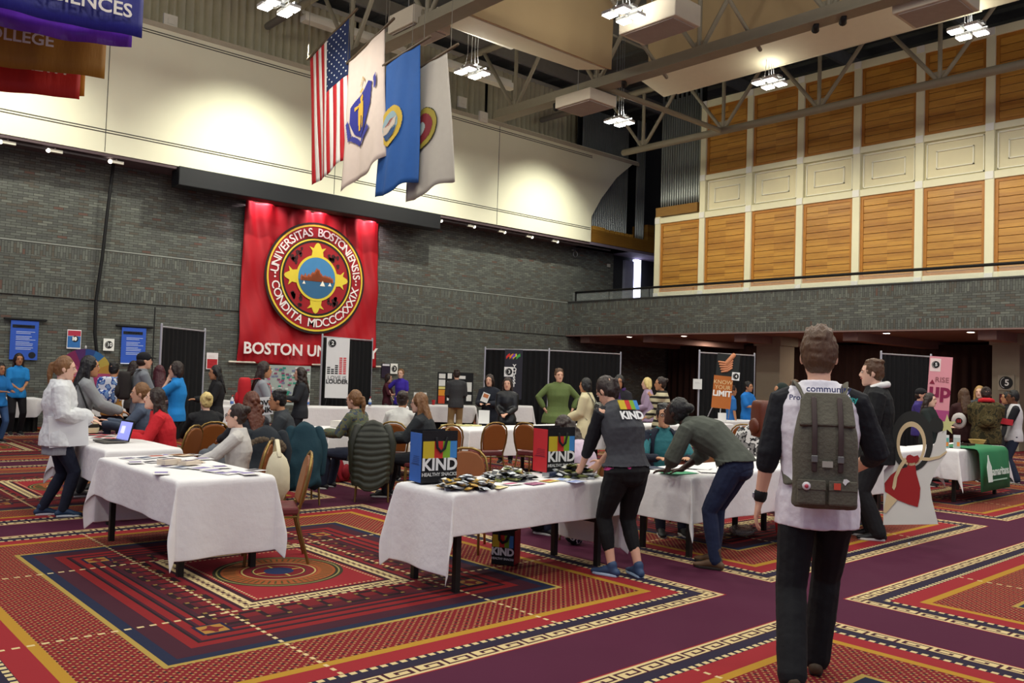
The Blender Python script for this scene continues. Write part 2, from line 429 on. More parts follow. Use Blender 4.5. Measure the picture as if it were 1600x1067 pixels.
# ---------------- balcony ----------------
pb = MB(); pb.bb(23.05, 23.35, -8, 22.5, 3.13, 4.36); struct('wall_right_parapet', pb, BRY)
struct('trim_7', MB().bb(23.0, 23.4, -8, 22.5, 3.09, 3.13), M('7c625c', .8))
struct('trim_8', MB().bb(23.02, 23.38, -8, 22.5, 4.36, 4.40), M('3b3c3a', .6))
struct('ceiling_under_balcony', MB().bb(23.35, 33.8, -8, 24.2, 3.10, 3.4), M('8a6f66', .9))
beam = MB()
for y in (21.9, 18.9, 15.2, 11.6, 8.0, 4.4): beam.bb(23.4, 31, y-.22, y+.22, 2.86, 3.10)
struct('trim_9', beam, M('8d7268', .9))
CREAMP = M('f0ecca', .6, .03, 3.0); SQP = M('f4f4ec', .5, .02)
WOOD = None
def wood(name, dark=1.0):
    m, b, X, Y, Z = new_mat(name, .38)
    b.inputs['Specular IOR Level'].default_value = .5
    cb = N.nt.nodes.new('ShaderNodeCombineXYZ'); N.nt.links.new((X*1.0).s, cb.inputs[0]); N.nt.links.new((Y*.9).s, cb.inputs[1]); N.nt.links.new((Z*13).s, cb.inputs[2])
    n = N.nt.nodes.new('ShaderNodeTexNoise'); n.inputs['Scale'].default_value = 2.2; n.inputs['Detail'].default_value = 6; n.inputs['Distortion'].default_value = .6
    N.nt.links.new(cb.outputs[0], n.inputs['Vector'])
    plank = (Z/.205).fl(); wn = N.nt.nodes.new('ShaderNodeTexWhiteNoise'); wn.noise_dimensions = '2D'
    cb2 = N.nt.nodes.new('ShaderNodeCombineXYZ'); N.nt.links.new(plank.s, cb2.inputs[0]); N.nt.links.new((Y/1.8).fl().s, cb2.inputs[1]); N.nt.links.new(cb2.outputs[0], wn.inputs['Vector'])
    f = N(n.outputs['Fac'])*.75+N(wn.outputs['Value'])*.4-.08
    a1, a2 = lin('955c20'), lin('dca548')
    col = cmix(f, tuple(x*dark for x in a1), tuple(x*dark for x in a2))
    N.nt.links.new(col, b.inputs['Base Color']); return m
WOOD = wood('oak_planks'); WFR = M('b5782e', .4, .2, 8)
XF = 24.0
fb = MB(); fb.bb(XF+.12, XF+.3, -8, 19.2, 4.36, 7.35); fb.bb(XF+.12, XF+.3, -8, 17.35, 7.35, 11.1)
struct('wall_right_backing', fb, M('e8e0bc', .7, .03))
ys = [19.2-1.86*i for i in range(0, 16)]          # post centre lines
ys[0] = 19.08; ys[1] = 17.2
ys = [19.08, 17.19]+[17.19-1.80*i for i in range(1, 15)]
posts = MB()
for i, y in enumerate(ys): posts.bb(XF-.02, XF+.12, y-.11, y+.11, 4.36, 7.35 if i == 0 else 11.1)
for z0, z1, y1 in ((4.36, 4.66, 19.19), (7.10, 7.30, 19.19), (8.38, 8.56, 17.3), (10.88, 11.12, 17.3)): posts.bb(XF, XF+.12, -8, y1, z0, z1)
struct('wall_right_frame', posts, CREAMP, bevel=.01)
sq = MB()
for i, y in enumerate(ys):
    for z in (4.53, 7.20, 8.47, 11.0):
        if i == 0 and z > 7.5: continue
        sq.bb(XF-.045, XF-.02, y-.10, y+.10, z-.10, z+.10)
struct('trim_10', sq, SQP)
ins = MB()                                           # cream panels with raised mouldings
for y0, y1 in zip(ys[1:], ys[2:]):
    a, b_ = y1+.11, y0-.11
    for k, (z0, z1) in ((0, (7.32, 8.36)), (.26, (7.56, 8.12))):
        A, B = a+k+.05, b_-k-.05; w2 = .025
        for q_ in ((A, B, z0+.03, z0+.03+w2), (A, B, z1-.03-w2, z1-.03), (A, A+w2, z0+.03, z1-.03), (B-w2, B, z0+.03, z1-.03)):
            ins.bb(XF+.07, XF+.12, q_[0], q_[1], q_[2], q_[3])
struct('trim_11', ins, M('f6f4e2', .5, .02))
def wood_panel(y0, y1, z0, z1, label):
    e_ = empty('wood_wall_panel', (XF+.1, (y0+y1)/2, z0), 0, label, 'wall panel', 'oak plank panels in the cream frame wall')
    fr = MB(); f = .09; L = (y1-y0)/2; H_ = z1-z0
    for q_ in ((-L, L, 0, f), (-L, L, H_-f, H_), (-L, -L+f, f, H_-f), (L-f, L, f, H_-f)): fr.bb(-.05, .02, q_[0], q_[1], q_[2], q_[3])
    fr.build('panel_frame', WFR, e_)
    pl = MB(); n = max(2, round((H_-2*f)/.205)); h_ = (H_-2*f)/n
    for i in range(n): pl.bb(-.03, .018, -L+f, L-f, f+i*h_+.014, f+(i+1)*h_)
    pl.build('planks', WOOD, e_, bevel=.006)
    return e_
rows = ((4.66, 7.10, 'lower'), (8.56, 10.88, 'upper'))
k = 0
ordn = ['first', 'second', 'third', 'fourth', 'fifth', 'sixth', 'seventh', 'eighth', 'ninth', 'tenth']
for (z0, z1, nm) in rows:
    cnt = 0
    for i, (y0, y1) in enumerate(zip(ys, ys[1:])):
        if y0 < 5.5: break
        if i == 0 and nm == 'upper': continue
        wood_panel(y1+.11, y0-.11, z0, z1, 'oak plank panel in the %s row of the cream wall, %s from the organ pipes' % (nm, ordn[cnt]))
        cnt += 1
# glass balcony rail
rl = empty('balcony_railing', (23.2, 8, 4.40), 0, 'glass balcony railing with black handrail on the brick parapet', 'railing')
GLASS = M('dfe8e4', .02, 0, alpha=.10, spec=.3)
tb = MB(); tb.tube([(0, -15, .34), (0, 14.25, .34)], .04, 8); tb.build('handrail', BLACK, rl, smooth=True)
gp = MB()
for i in range(16): gp.bb(-.006, .006, -15+i*1.84, -15+i*1.84+1.80, .02, .33)
gp.build('glass_pane', GLASS, rl)
ps = MB(); ps.bb(-.02, .02, 14.2, 14.26, 0, .34); ps.build('end_post', BLACK, rl)
# corner opening on the balcony: dark drapes, bright door slit
def curtain_mb(p0, p1, z0, z1, amp=.06, wl_=.22, seed=0, ntop=None):
    p0 = Vector(p0).to_3d(); p1 = Vector(p1).to_3d(); L = (p1-p0).length; dr = (p1-p0)/L; nr = Vector((-dr.y, dr.x, 0)); rnd = random.Random(seed)
    n = max(8, int(L/wl_*6)); ph = [rnd.random()*.8 for _ in range(n+1)]
    mb = MB()
    def fn(u_, v_):
        s_ = u_*L; i = int(u_*n)
        a_ = amp*(math.sin(2*PI*s_/wl_+1.3*math.sin(s_*1.1+seed))+.35*math.sin(2*PI*s_/wl_*2.3+ph[min(i, n)]))
        p_ = p0+dr*s_+nr*(a_*(.6+.4*v_))
        return (p_.x, p_.y, z1+(z0-z1)*v_)
    mb.grid(fn, n, 3)
    return mb
thing('stage_curtain', curtain_mb((28.2, 22.6), (28.2, 17.5), 3.5, 7.2, .08, .4, 2), M('3a1f22', .9), 'dark maroon drape behind the balcony beside the bright doorway', 'curtain', smooth=True)
struct('wall_left_under_balcony', MB().bb(25.6, 33.8, 22.5, 22.8, 0, 3.1), BRX)
struct('wall_balcony_end', MB().bb(25.6, 29.5, 22.7, 22.9, 3.4, 6.5), M('2a2c30', .8))
struct('door_1', MB().bb(26.35, 26.9, 22.55, 22.68, 3.4, 6.35), M('8f93a8', .6))
struct('window_1', MB().bb(26.95, 27.3, 22.52, 22.66, 3.5, 6.45), M('d8dcff', .5, 0, emit=5.0))
struct('ceiling_balcony_corner', MB().bb(23.2, 29.6, 21.56, 23.0, 6.5, 6.60), M('6d6270', .8))
# organ: oak cases and grey metal pipes, one range beside the white wall and one in the cream frame
PIPE = M('a4aba8', .3, .12, 3, metal=.35)
OAKO = wood('organ_oak', .5)
org = empty('pipe_organ', (25.2, 22.2, 6.62), 0, 'tall grey organ pipes in an oak case at the end of the white wall', 'pipe organ', 'pipe organ ranges')
oc = MB(); oc.bb(-1.9, 1.75, -.62, .25, 0, .46); oc.build('case', OAKO, org)
oc = MB(); oc.bb(1.35, 1.75, -.6, .2, .46, 1.1); oc.build('side_case', OAKO, org)
kb = MB(); kb.bb(-1.86, -1.2, -.64, -.5, .46, .60)
for i in range(6): kb.bb(-1.15+i*.28, -.95+i*.28, -.62, -.55, .46, .56)
kb.build('case_moulding', M('b98a3a', .5), org)
for i in range(30):
    x_ = -1.85+i*.107
    tb = MB(); tb.tube([(x_, -.42, .46), (x_, -.42, .66), (x_, -.42, 5.2 if x_ > -.9 else 3.3)] if x_ > .75 else [(x_, .02, .46), (x_, .02, .66), (x_, .02, 5.2)], [.02, .045, .045], 8, round_ends=False); tb.build('pipe', PIPE, org, smooth=True)
dd = MB(); dd.bb(-1.9, 1.8, .25, .3, 0, 5.3); dd.build('backing', M('15181a', .9), org)
og2 = empty('pipe_organ', (24.35, 18.25, 7.36), 0, 'pipe organ range standing in the corner bay of the cream frame wall', 'pipe organ', 'pipe organ ranges')
c2 = MB(); c2.bb(-.35, .25, -.84, .93, 0, .32); c2.build('case', OAKO, og2)
for i in range(17):
    y_ = -.8+i*.1
    tb = MB(); tb.tube([(-.2, y_, .32), (-.2, y_, .62), (-.2, y_, 4.4-(.25 if i % 2 else 0))], [.02, .042, .042], 8, round_ends=False); tb.build('pipe', PIPE, og2, smooth=True)
dd = MB(); dd.bb(.05, .1, -.84, .93, .32, 4.6); dd.build('backing', M('15181a', .9), og2)
# drapes above the white band
DRP = M('c9c2a4', .9, .15, 3.0)
struct('trim_12', MB().bb(-8, 24, 23.3, 23.36, 12.6, 12.75), M('c9c6ba', .5))
for i, (a, b_) in enumerate(((-8, -2.2), (-2.2, 3.6), (3.6, 8.6), (8.6, 14.0), (14.0, 19.4), (19.4, 25.2))):
    nm = ['far left end', 'left', 'behind the college banners', 'behind the national flag', 'behind the blue flag', 'beside the organ pipes'][i]
    if b_ < 2: continue
    thing('stage_drape', curtain_mb((a, 23.3), (b_-.04, 23.3), 9.9, 12.6, .10, .24, i), DRP, 'beige pleated acoustic drape above the white wall, %s' % nm, 'drape', 'beige drapes above the white wall', smooth=True)
# columns and curtain under the balcony
for i, (y0, y1) in enumerate(((14.75, 15.62), (7.75, 8.42), (.9, 1.6))):
    cm = MB(); cm.bb(25.0, 25.9, y0, y1, 0, 3.1); cm.bb(24.9, 26.0, y0-.08, y1+.05, 2.8, 3.1)
    struct('wall_column_%d' % (i+1), cm, M('8f8672', .8, .06), bevel=.01)
BROWN_C = M('33201b', .95, .2, 4)
for i, (a, b_) in enumerate(((22.3, 15.9), (15.9, 8.6), (8.6, 1.5), (1.5, -6))):
    nm = ['behind the dark booth', 'between the two beige columns', 'behind the crowd at the right edge', 'x'][i]
    if i == 3: continue
    thing('wall_curtain', curtain_mb((29.0, a), (29.0, b_+.03), 0.02, 3.0, .07, .30, 10+i), BROWN_C, 'dark brown pleated curtain under the balcony, %s' % nm, 'curtain', 'brown curtains under the balcony', smooth=True)
for y in (20.0, 17.6, 15.2, 12.9, 10.7, 8.5, 6.2):
    pass
DLE = M('fff2df', .5, 0, emit=14.0)
nms = ['nearest the corner', 'second from the corner', 'third from the corner', 'above the backpack wearer', 'fifth from the corner', 'sixth from the corner', 'seventh from the corner']
for i, y in enumerate((20.0, 17.6, 15.2, 12.9, 10.7, 8.5, 6.2)):
    e_ = empty('downlight', (23.55 if 0 else 24.0, y, 3.07), 0, 'round recessed downlight under the balcony edge, %s' % nms[i], 'downlight', 'downlights under the balcony')
    e_.location = (22.95+.75, y, 3.09)
    a_ = MB(); a_.lathe([(.07, 0), (.12, 0), (.125, -.015), (.07, -.02)], n=20); a_.build('trim_ring', WHITE, e_, smooth=True)
    a_ = MB(); a_.lathe([(.001, -.022), (.085, -.024), (.085, -.012), (.001, -.010)], n=20); a_.build('lamp', DLE, e_)
# ---------------- trusses ----------------
TR = M('8c8470', .6, .08)
def truss(x, z, ztop, label, ynodes, box=False, webup=1.5):
    t_ = empty('roof_truss', (x, 10, z), 0, label, 'roof truss', 'beige steel roof trusses')
    c1 = MB()
    if box: c1.bb(-.12, .12, -18, 8.7, -.13, .13); c1.bb(-.2, .2, -18, 8.7, -.15, -.11)
    else: c1.tube([(0, -18, 0), (0, 8.5, 0)], .11, 12)
    c1.build('bottom_chord', TR, t_, smooth=not box)
    c2 = MB(); c2.tube([(0, -18, ztop-z), (0, 12.5, ztop-z)], .1, 10); c2.build('top_chord', TR, t_, smooth=True)
    for y in ynodes:
        for dy in (-webup, 0, webup):
            q_ = MB(); q_.tube([(0, y-10, 0), (0, y-10+dy, ztop-z)], .055, 8); q_.build('web', TR, t_, smooth=True)
        gp_ = MB(); gp_.bb(-.02, .02, y-10-.16, y-10+.16, 0, .28); gp_.build('gusset', TR, t_)
    return t_
truss(21.4, 9.05, 10.95, 'round tube roof truss nearest the oak panelled wall', (17.7, 14.65, 11.6, 8.45, 5.3, 2.2))
truss(16.0, 9.1, 11.2, 'boxed roof truss with clamps crossing the middle of the hall', (17.95, 14.8, 11.65, 8.5, 5.3), True)
truss(10.6, 9.1, 11.2, 'roof truss above the hanging flags', (17.9, 14.8, 11.6, 8.5), True)
br = empty('roof_brace', (16.0, 14.7, 9.05), 0, 'slanting tube brace between the middle truss and the panelled wall truss', 'brace')
q_ = MB(); q_.tube([(0, 0, 0), (5.4, 0, 0)], .075, 10); q_.build('brace_tube', TR, br, smooth=True)
for i, y in enumerate((13.0, 10.4)):
    q_ = MB(); q_.tube([(-1.7, 0, 1.2), (-.1, 0, .2), (.5, 0, -.14)], .045, 8)
    o = thing('hanger_strut', q_, TR, 'thin strut clamped to the middle truss, %s the angled ceiling box' % ('left of' if i == 0 else 'right of'), 'strut', 'struts clamped on the middle truss', smooth=True); o.location = (16.05, y, 9.15)
# acoustic clouds
CLB = M('b29a72', .8, .06, 1.5); CLW = M('dcd4b8', .8, .04)
def cloud(poly_xy, zlow, name_l, faces):
    e_ = empty('acoustic_cloud', poly_xy, 0, name_l, 'ceiling panel', 'angled beige acoustic ceiling panels')
    for nm, pts, mt_ in faces:
        n = len(pts); v0 = [Vector(p_) for p_ in pts]; nn = (v0[1]-v0[0]).cross(v0[2]-v0[0]).normalized()*.05
        mb = MB(); mb.add(v0+[p_+nn for p_ in v0], [tuple(range(n-1, -1, -1)), tuple(range(n, 2*n))]+[(i, (i+1) % n, (i+1) % n+n, i+n) for i in range(n)])
        mb.build(nm, mt_, e_)
    return e_
cloud((13, 13.75, 9.05), 0, 'large angled beige ceiling panel above the middle pendant light',
      [('face_panel', [(-2.35, 0, 0), (2.30, 0, 0), (2.30, -.05, 3.2), (-2.35, -.05, 3.2)], CLB),
       ('underside', [(-2.3, .06, .0), (2.2, .06, .0), (2.2, 1.0, .22), (-2.3, 1.5, .33)], CLW)])
cloud((18.6, 10.6, 9.55), 0, 'long beige ceiling panel with pale underside beside the oak panelled wall',
      [('face_panel', [(-1.3, 4.2, .25), (.15, 4.2, -.05), (.15, -5, -.05), (-1.3, -5, .25)], CLW),
       ('underside', [(.2, 3.8, -.05), (1.5, 3.2, .7), (1.5, -3.4, .7), (.2, -4, -.05)], CLW)])
cloud((17.3, 10.6, 9.8), 0, 'tall beige ceiling panel rising above the middle truss',
      [('face_panel', [(0, 3.55, 0), (0, -6, 0), (-.3, -6, 3.2), (-.3, 3.55, 3.2)], CLB)])
cloud((8.3, 14.6, 9.8), 0, 'beige ceiling panel over the flags, seen edge on',
      [('face_panel', [(-2, 0, .6), (2.0, 0, .6), (2.0, -.4, 3), (-2.0, -.4, 3)], CLB)])
# white lit duct/troughs
for nm, a, b_ in (('long white light trough below the beige drapes, left', (10.9, 21.0, 11.1), (14.2, 21.0, 11.1)), ('long white light trough below the beige drapes, right', (14.9, 20.2, 10.75), (17.9, 20.2, 10.75)), ('white light trough beside the large angled panel', (11.8, 16.0, 9.95), (14.2, 16.0, 9.95))):
    q_ = MB(); q_.box(((a[0]+b_[0])/2, a[1], a[2]), (b_[0]-a[0], .3, .16)); q_.box(((a[0]+b_[0])/2, a[1]+.1, a[2]+.2), (b_[0]-a[0], .06, .1))
    thing('ceiling_trough', q_, M('e6e2d4', .5, .02), nm, 'light trough')
# projector / speaker boxes
BXM = M('c4b9a6', .7, .05)
def hbox(c, size, rz, label):
    e_ = empty('hanging_box', c, rz, label, 'ceiling box', 'white boxes hung from the trusses')
    q_ = MB(); q_.box((0, 0, 0), size); q_.build('body', BXM, e_, bevel=.02)
    q_ = MB(); q_.box((0, 0, -size[2]/2-.012), (size[0]*.86, size[1]*.86, .02)); q_.build('base_panel', M('9c8f86', .7), e_)
    for sx in (-1, 1):
        q_ = MB(); q_.tube([(sx*size[0]*.3, 0, size[2]/2), (sx*size[0]*.3, 0, 1.2)], .012, 6)
        q_.build('hanger', STEEL, e_)
hbox(G(915, 160, 8.75), (1.0, 1.25, .3), 0, 'pale box hung under the middle truss beside the far pendant light')
hbox(G(1030, 32, 9.15), (.85, 1.5, .45), 0, 'large pale box hung beside the top middle pendant light')
hbox(G(1462, 8, 9.0), (1.0, 1.25, .3), 0, 'pale box hung near the top right pendant light')
hbox(G(655, 40, 9.3), (1.0, 1.0, .4), 0, 'pale box above the blue flag')
for i, (px, py, z, lb) in enumerate(((868, 165, 8.85, 'left of the pale hanging box'), (896, 156, 8.9, 'right beside the pale hanging box'), (975, 128, 8.95, 'above the far pendant light'), (1275, 40, 8.95, 'under the middle truss, left one'), (1318, 28, 8.95, 'under the middle truss, right one'))):
    e_ = empty('spotlight', G(px, py, z), .6, 'small black spotlight %s' % lb, 'spotlight', 'black spotlights on the trusses')
    q_ = MB(); q_.tube([(-.1, 0, 0), (.12, 0, -.05)], [.05, .08], 10, round_ends=False); q_.build('lamp_body', BLACK, e_, smooth=True)
    q_ = MB(); q_.tube([(0, 0, 0), (0, 0, .2)], .012, 6); q_.build('bracket', BLACK, e_)
# pendant lights
LMP = M('fffdf2', .4, 0, emit=16.0)
def pendant():
    e_ = empty('pendant_light', (0, 0, 9.0))
    q_ = MB(); q_.box((0, 0, .09), (.16, .62, .05)); q_.box((-.22, 0, .06), (.05, .6, .04)); q_.box((.22, 0, .06), (.05, .6, .04)); q_.box((0, 0, .06), (.6, .08, .04)); q_.build('bracket', STEEL, e_)
    for sx in (-1, 1):
        for sy in (-1, 1):
            q_ = MB(); q_.box((sx*.22, sy*.17, 0), (.26, .27, .07)); hd = q_.build('lamp_head', M('d8d8d4', .4), e_, bevel=.02)
            q_ = MB(); q_.box((sx*.22, sy*.17, -.045), (.23, .24, .02)); q_.build('lamp_glass', LMP, hd, bevel=.008)
    for sx in (-.22, -.04, .1, .22):
        q_ = MB(); q_.tube([(sx, 0, .1), (sx*.7, 0, .45), (sx*.75, .02, 3.5)], .008, 5); q_.build('cable', STEEL, e_)
    return e_
P0 = pendant()
lbls = {(18.5, 16.2): 'far pendant light near the organ corner', (18.5, 11.35): 'pendant light in front of the upper oak panels, middle right', (18.5, 6.75): 'pendant light at the top right of the hall',
        (13.0, 16.2): 'pendant light right of the grey flag', (13.0, 11.35): 'pendant light at the top middle beside the large box', (7.86, 16.2): 'pendant light left of the national flag, at the top edge'}
first = True
for (x, y), lb in lbls.items():
    o = P0 if first else copy_tree(P0); first = False
    o.location = (x, y, 9.0); o['label'] = 'four-head '+lb; o['category'] = 'pendant light'; o['group'] = 'four-head pendant lights'
# track lights under the white band
TRK = M('d8d4c4', .4, 0)
for i, px in enumerate((12, 86, 182, 683, 735, 783, 826, 866)):
    py = (221, 235, 252, 342, 351, 359, 367, 374)[i]
    p_ = GY(px, py, 21.75); p_.z = 6.46
    e_ = empty('track_light', p_, 0, 'small white track spotlight under the white wall, %s' % ['at the left edge', 'second from the left', 'above the hanging cable', 'right beside the black screen case', 'second right of the screen case', 'third right of the screen case', 'fourth right of the screen case', 'nearest the organ'][i], 'track light', 'track lights under the white wall')
    q_ = MB(); q_.bb(-.12, .16, -.04, .04, -.07, 0.0); q_.tube([(0, 0, 0), (0, 0, .05)], .02, 8); q_.build('housing', TRK, e_, bevel=.01)
    q_ = MB(); q_.ell((-.14 if i < 3 else .17, 0, -.04), (.05, .05, .05)); q_.build('bulb', M('fff8e6', .4, 0, emit=7.0 if i < 3 else 3.0), e_, smooth=True)
tk = MB(); tk.bb(-2, 6.3, 21.72, 21.78, 6.42, 6.47); thing('light_track', tk, M('3b3234', .6), 'thin dark light track left of the black screen case', 'track')
tk = MB(); tk.bb(16.2, 24.5, 21.72, 21.78, 6.42, 6.47); thing('light_track', tk, M('3b3234', .6), 'thin dark light track right of the black screen case', 'track')
# black screen case
bx = MB(); bx.bb(7.93, 16.15, 21.45, 21.95, 6.08, 6.56); thing('screen_case', bx, M('14161a', .6), 'long black projection screen case above the red banner', 'screen case', bevel=.02)
# hanging cable left
cb = MB(); cb.tube([GY(178, 250, 22.3), GY(168, 330, 22.3), GY(160, 400, 22.36), GY(150, 470, 22.36), GY(148, 520, 22.36), GY(152, 560, 22.36)], .04, 8)
thing('hanging_cable', cb, BLACK, 'thick black cable hanging down the brick wall', 'cable', smooth=True)
# small wall boxes
for i, (px, py, Yw, sz, lb) in enumerate(((755, 183, 21.55, .35, 'on the white wall right of the grey flag'), (266, 34, 21.9, .35, 'on top of the white wall right of the navy banner'), (722, 160, 21.9, .35, 'on top of the white wall beside the grey flag'), (951, 415, 22.45, .13, 'on the dark brick below the organ'))):
    p_ = GY(px, py, Yw); q_ = MB(); q_.box((0, 0, 0), (sz, .08, sz)); q_.box((0, -.045, 0), (sz*.4, .02, sz*.4))
    o = thing('wall_box', q_, M('e5e0d0' if i < 3 else 'a8a59c', .6, .03), 'small square box %s' % lb, 'wall box', 'small wall boxes', bevel=.008); o.location = p_
rg = MB(); rg_p = GY(899, 397, 22.35)
for i in range(20):
    a_ = 2*PI*i/20; a2 = 2*PI*(i+1)/20
    rg.tube([(math.cos(a_)*.11, 0, math.sin(a_)*.11), (math.cos(a2)*.11, 0, math.sin(a2)*.11)], .016, 6)
rg.tube([(0, 0, .11), (0, .1, .2)], .02, 6); rg.box((0, .1, .16), (.2, .05, .05))
o = thing('ring_light', rg, STEEL, 'small ring shaped fitting on the dark brick near the organ', 'fitting', smooth=True); o.location = rg_p
# ---------------- hanging college banners (top left) ----------------
def hbanner(name, x0, x1, Y, z0, z1, mat_, label, texts=(), group='college banners at the top left', wave=.03, seed=0, rz=0):
    e_ = empty(name, (x1, Y, z0), rz, label, 'banner', group)
    L = x1-x0; H_ = z1-z0; rnd = random.Random(seed); a_, b_ = rnd.random()*6, rnd.random()*6
    mb = MB()
    def fn(u_, v_): return (-L*(1-u_), wave*math.sin(u_*L*4+a_+v_*1.5)+wave*.5*math.sin(u_*L*11+b_-v_*3), H_*v_+.02*math.sin(u_*7))
    mb.grid(fn, 70, 14); mb.build('cloth', mat_, e_, smooth=True, solid=.008)
    for (st, size, cx, cz) in texts:
        tm = textmesh([(st, size, (0, 0))], align='RIGHT', offset=.004); vs = []
        t_ = tm.build('lettering', M('d7cfc4', .7, .03), e_)
        t_.matrix_local = frame_mtx((cx, -wave*1.6-.07, cz), (1, 0, 0), (0, 0, 1))
    return e_
SAT = lambda c_, g_: M(c_, g_, .12, 3, bump=.6, bscale=3.0, stretch=(3, 3, .7))
def YX(px, py, Y): p_ = GY(px, py, Y); return p_
y0 = 11.0
p_ = YX(221, 62, 11.0); hbanner('college_banner', p_.x-4.2, p_.x, 11.0, p_.z, p_.z+2.6, SAT('15156e', .5), 'navy banner lettered SCIENCES, nearest of the hanging college banners', [('SCIENCES', .235, -.14, .27)], seed=1, rz=R(-7))
p_ = YX(205, 78, 11.7); hbanner('college_banner', p_.x-4.4, p_.x, 11.7, p_.z, p_.z+2.6, SAT('6a35b5', .22), 'shiny purple satin banner hanging behind the navy one', [], seed=2, wave=.05, rz=R(-15))
p_ = YX(163, 124, 12.5); hbanner('college_banner', p_.x-4.4, p_.x, 12.5, p_.z, p_.z+2.6, SAT('9a6a1c', .6), 'mustard banner lettered COLLEGE hanging under the purple one', [('COLLEGE', .22, -.62, .37)], seed=3, rz=R(-20))
p_ = YX(124, 157, 13.3); hbanner('college_banner', p_.x-4.4, p_.x, 13.3, p_.z, p_.z+2.6, SAT('b3241c', .6), 'red banner lettered HEALTH at the left edge of the photo', [('HEALTH', .23, -.16, .38)], seed=4, rz=R(-20))
p_ = YX(131, 151, 14.1); hbanner('college_banner', p_.x-4.4, p_.x, 14.1, p_.z, p_.z+2.6, SAT('c07a1c', .6), 'orange banner whose edge shows behind the red one', [], seed=5, rz=R(-24))

# ---------------- flags ----------------
def flag(X, pts, label, seed, cat='flag'):
    """pts: pixel corners top-left, top-right, bottom-right, bottom-left, read on the plane x = X"""
    tl, tr, br_, bl = [GX(a, b_, X) for a, b_ in pts]
    e_ = empty('hanging_flag', bl, 0, label, cat, 'flags hanging in the middle of the hall')
    rnd = random.Random(seed); ph = rnd.random()*6
    def P(u_, v_):
        q_ = (tl*(1-u_)+tr*u_)*(1-v_)+(bl*(1-u_)+br_*u_)*v_-bl
        d_ = .05*math.sin(u_*7+ph)*(.25+v_)+.02*math.sin(u_*17+v_*4+ph)*(.2+v_)
        q_.x += d_; q_.z += .05*math.sin(u_*9+ph)*v_
        return q_
    pole = MB(); a_ = tl-bl; b2 = tr-bl; dr = (b2-a_).normalized()
    pole.tube([a_-dr*.1, b2+dr*.35], .03, 8); pole.build('pole', M('5a4a38', .5), e_, smooth=True)
    for k_ in (-.05, 1.12):
        c_ = a_+(b2-a_)*k_; q_ = MB(); q_.tube([c_, Vector((c_.x, c_.y, 12.5-bl.z))], .006, 5); q_.build('cord', M('6a6458', .6), e_)
    return e_, P
def cloth(e_, P, nm, mt_, u0=0, u1=1, v0=0, v1=1, off=0, nu=24, nv=24, solid=.006):
    mb = MB()
    def fn(a, b_):
        q_ = P(u0+(u1-u0)*a, v0+(v1-v0)*b_); q_.x -= off; return q_
    mb.grid(fn, nu, nv); return mb.build(nm, mt_, e_, smooth=True, solid=solid)
def shape_on(P, poly, off=.02, du=.011, dv=.0055):
    """outline filled with small cells that follow the folds of the cloth"""
    us = [p_[0] for p_ in poly]; vs_ = [p_[1] for p_ in poly]; mb = MB(); n = len(poly)
    def inside(x_, y_):
        c_ = False
        for i in range(n):
            x1, y1 = poly[i]; x2, y2 = poly[i-1]
            if (y1 > y_) != (y2 > y_) and x_ < (x2-x1)*(y_-y1)/(y2-y1)+x1: c_ = not c_
        return c_
    nu = max(2, int((max(us)-min(us))/du)); nv = max(2, int((max(vs_)-min(vs_))/dv)); hu = (max(us)-min(us))/nu; hv = (max(vs_)-min(vs_))/nv; idx = {}
    o_ = Vector((off*.6+.015, 0, 0)); V = []; F = []
    def vid(i, j):
        if (i, j) not in idx: idx[(i, j)] = len(V); V.append(P(min(us)+i*hu, min(vs_)+j*hv)-o_)
        return idx[(i, j)]
    for i in range(nu):
        for j in range(nv):
            if inside(min(us)+(i+.5)*hu, min(vs_)+(j+.5)*hv): F.append((vid(i, j), vid(i+1, j), vid(i+1, j+1), vid(i, j+1)))
    mb.add(V, F); return mb
FR = M('b81f26', .8, .08, stretch=(1, 1, 1)); FWt = M('e8e0d8', .8, .04); FB = M('17264e', .8, .1)
e_, P = flag(9.7, [(484, 90), (545, 27), (548, 245), (486, 291)], 'national flag with stars and red and white stripes hanging vertically', 1)
mr = MB(); mw = MB()
for k in range(13):
    mb = mr if k % 2 == 0 else mw
    v00 = 0 if k < 6 else .43
    if k < 6: mb.grid(lambda a, b_, k=k: P((k+a)/13, b_), 3, 30)
    else: mb.grid(lambda a, b_, k=k: P((k+a)/13, .40+.60*b_), 3, 20)
mr.build('red_stripes', FR, e_, smooth=True, solid=.006); mw.build('white_stripes', FWt, e_, smooth=True, solid=.006)
cloth(e_, P, 'canton', FB, 6/13, 1, 0, .40)
st = MB()
for i in range(9):
    for j in range(11):
        if (i+j) % 2: continue
        cu, cv = 6/13+(7/13)*(i+1)/10.5, .40*(j+1)/12
        poly = []
        for k in range(10):
            r_ = 1 if k % 2 == 0 else .42; a_ = PI/2+k*PI/5; poly.append((cu+.021*r_*math.cos(a_), cv+.0105*r_*math.sin(a_)))
        st2 = shape_on(P, poly, .02, .008, .004); st.add(st2.v, st2.f)
st.build('stars', M('f4f2ec', .7, 0), e_)
e_, P = flag(9.7, [(546, 96), (601, 43), (602, 246), (535, 298)], 'off-white flag with a blue shield and golden standing figure', 2)
cloth(e_, P, 'cloth', M('d9c7ba', .8, .06))
shield = [(.42, .40), (.80, .30), (.86, .34), (.80, .54), (.68, .64), (.55, .70), (.44, .66), (.36, .56), (.38, .45)]
shield = [(.12, .40), (.64, .31), (.72, .34), (.68, .50), (.56, .62), (.40, .69), (.24, .64), (.12, .52)]
shape_on(P, shield, .02).build('shield', M('2b2f86', .8, .06), e_)
fig = MB()
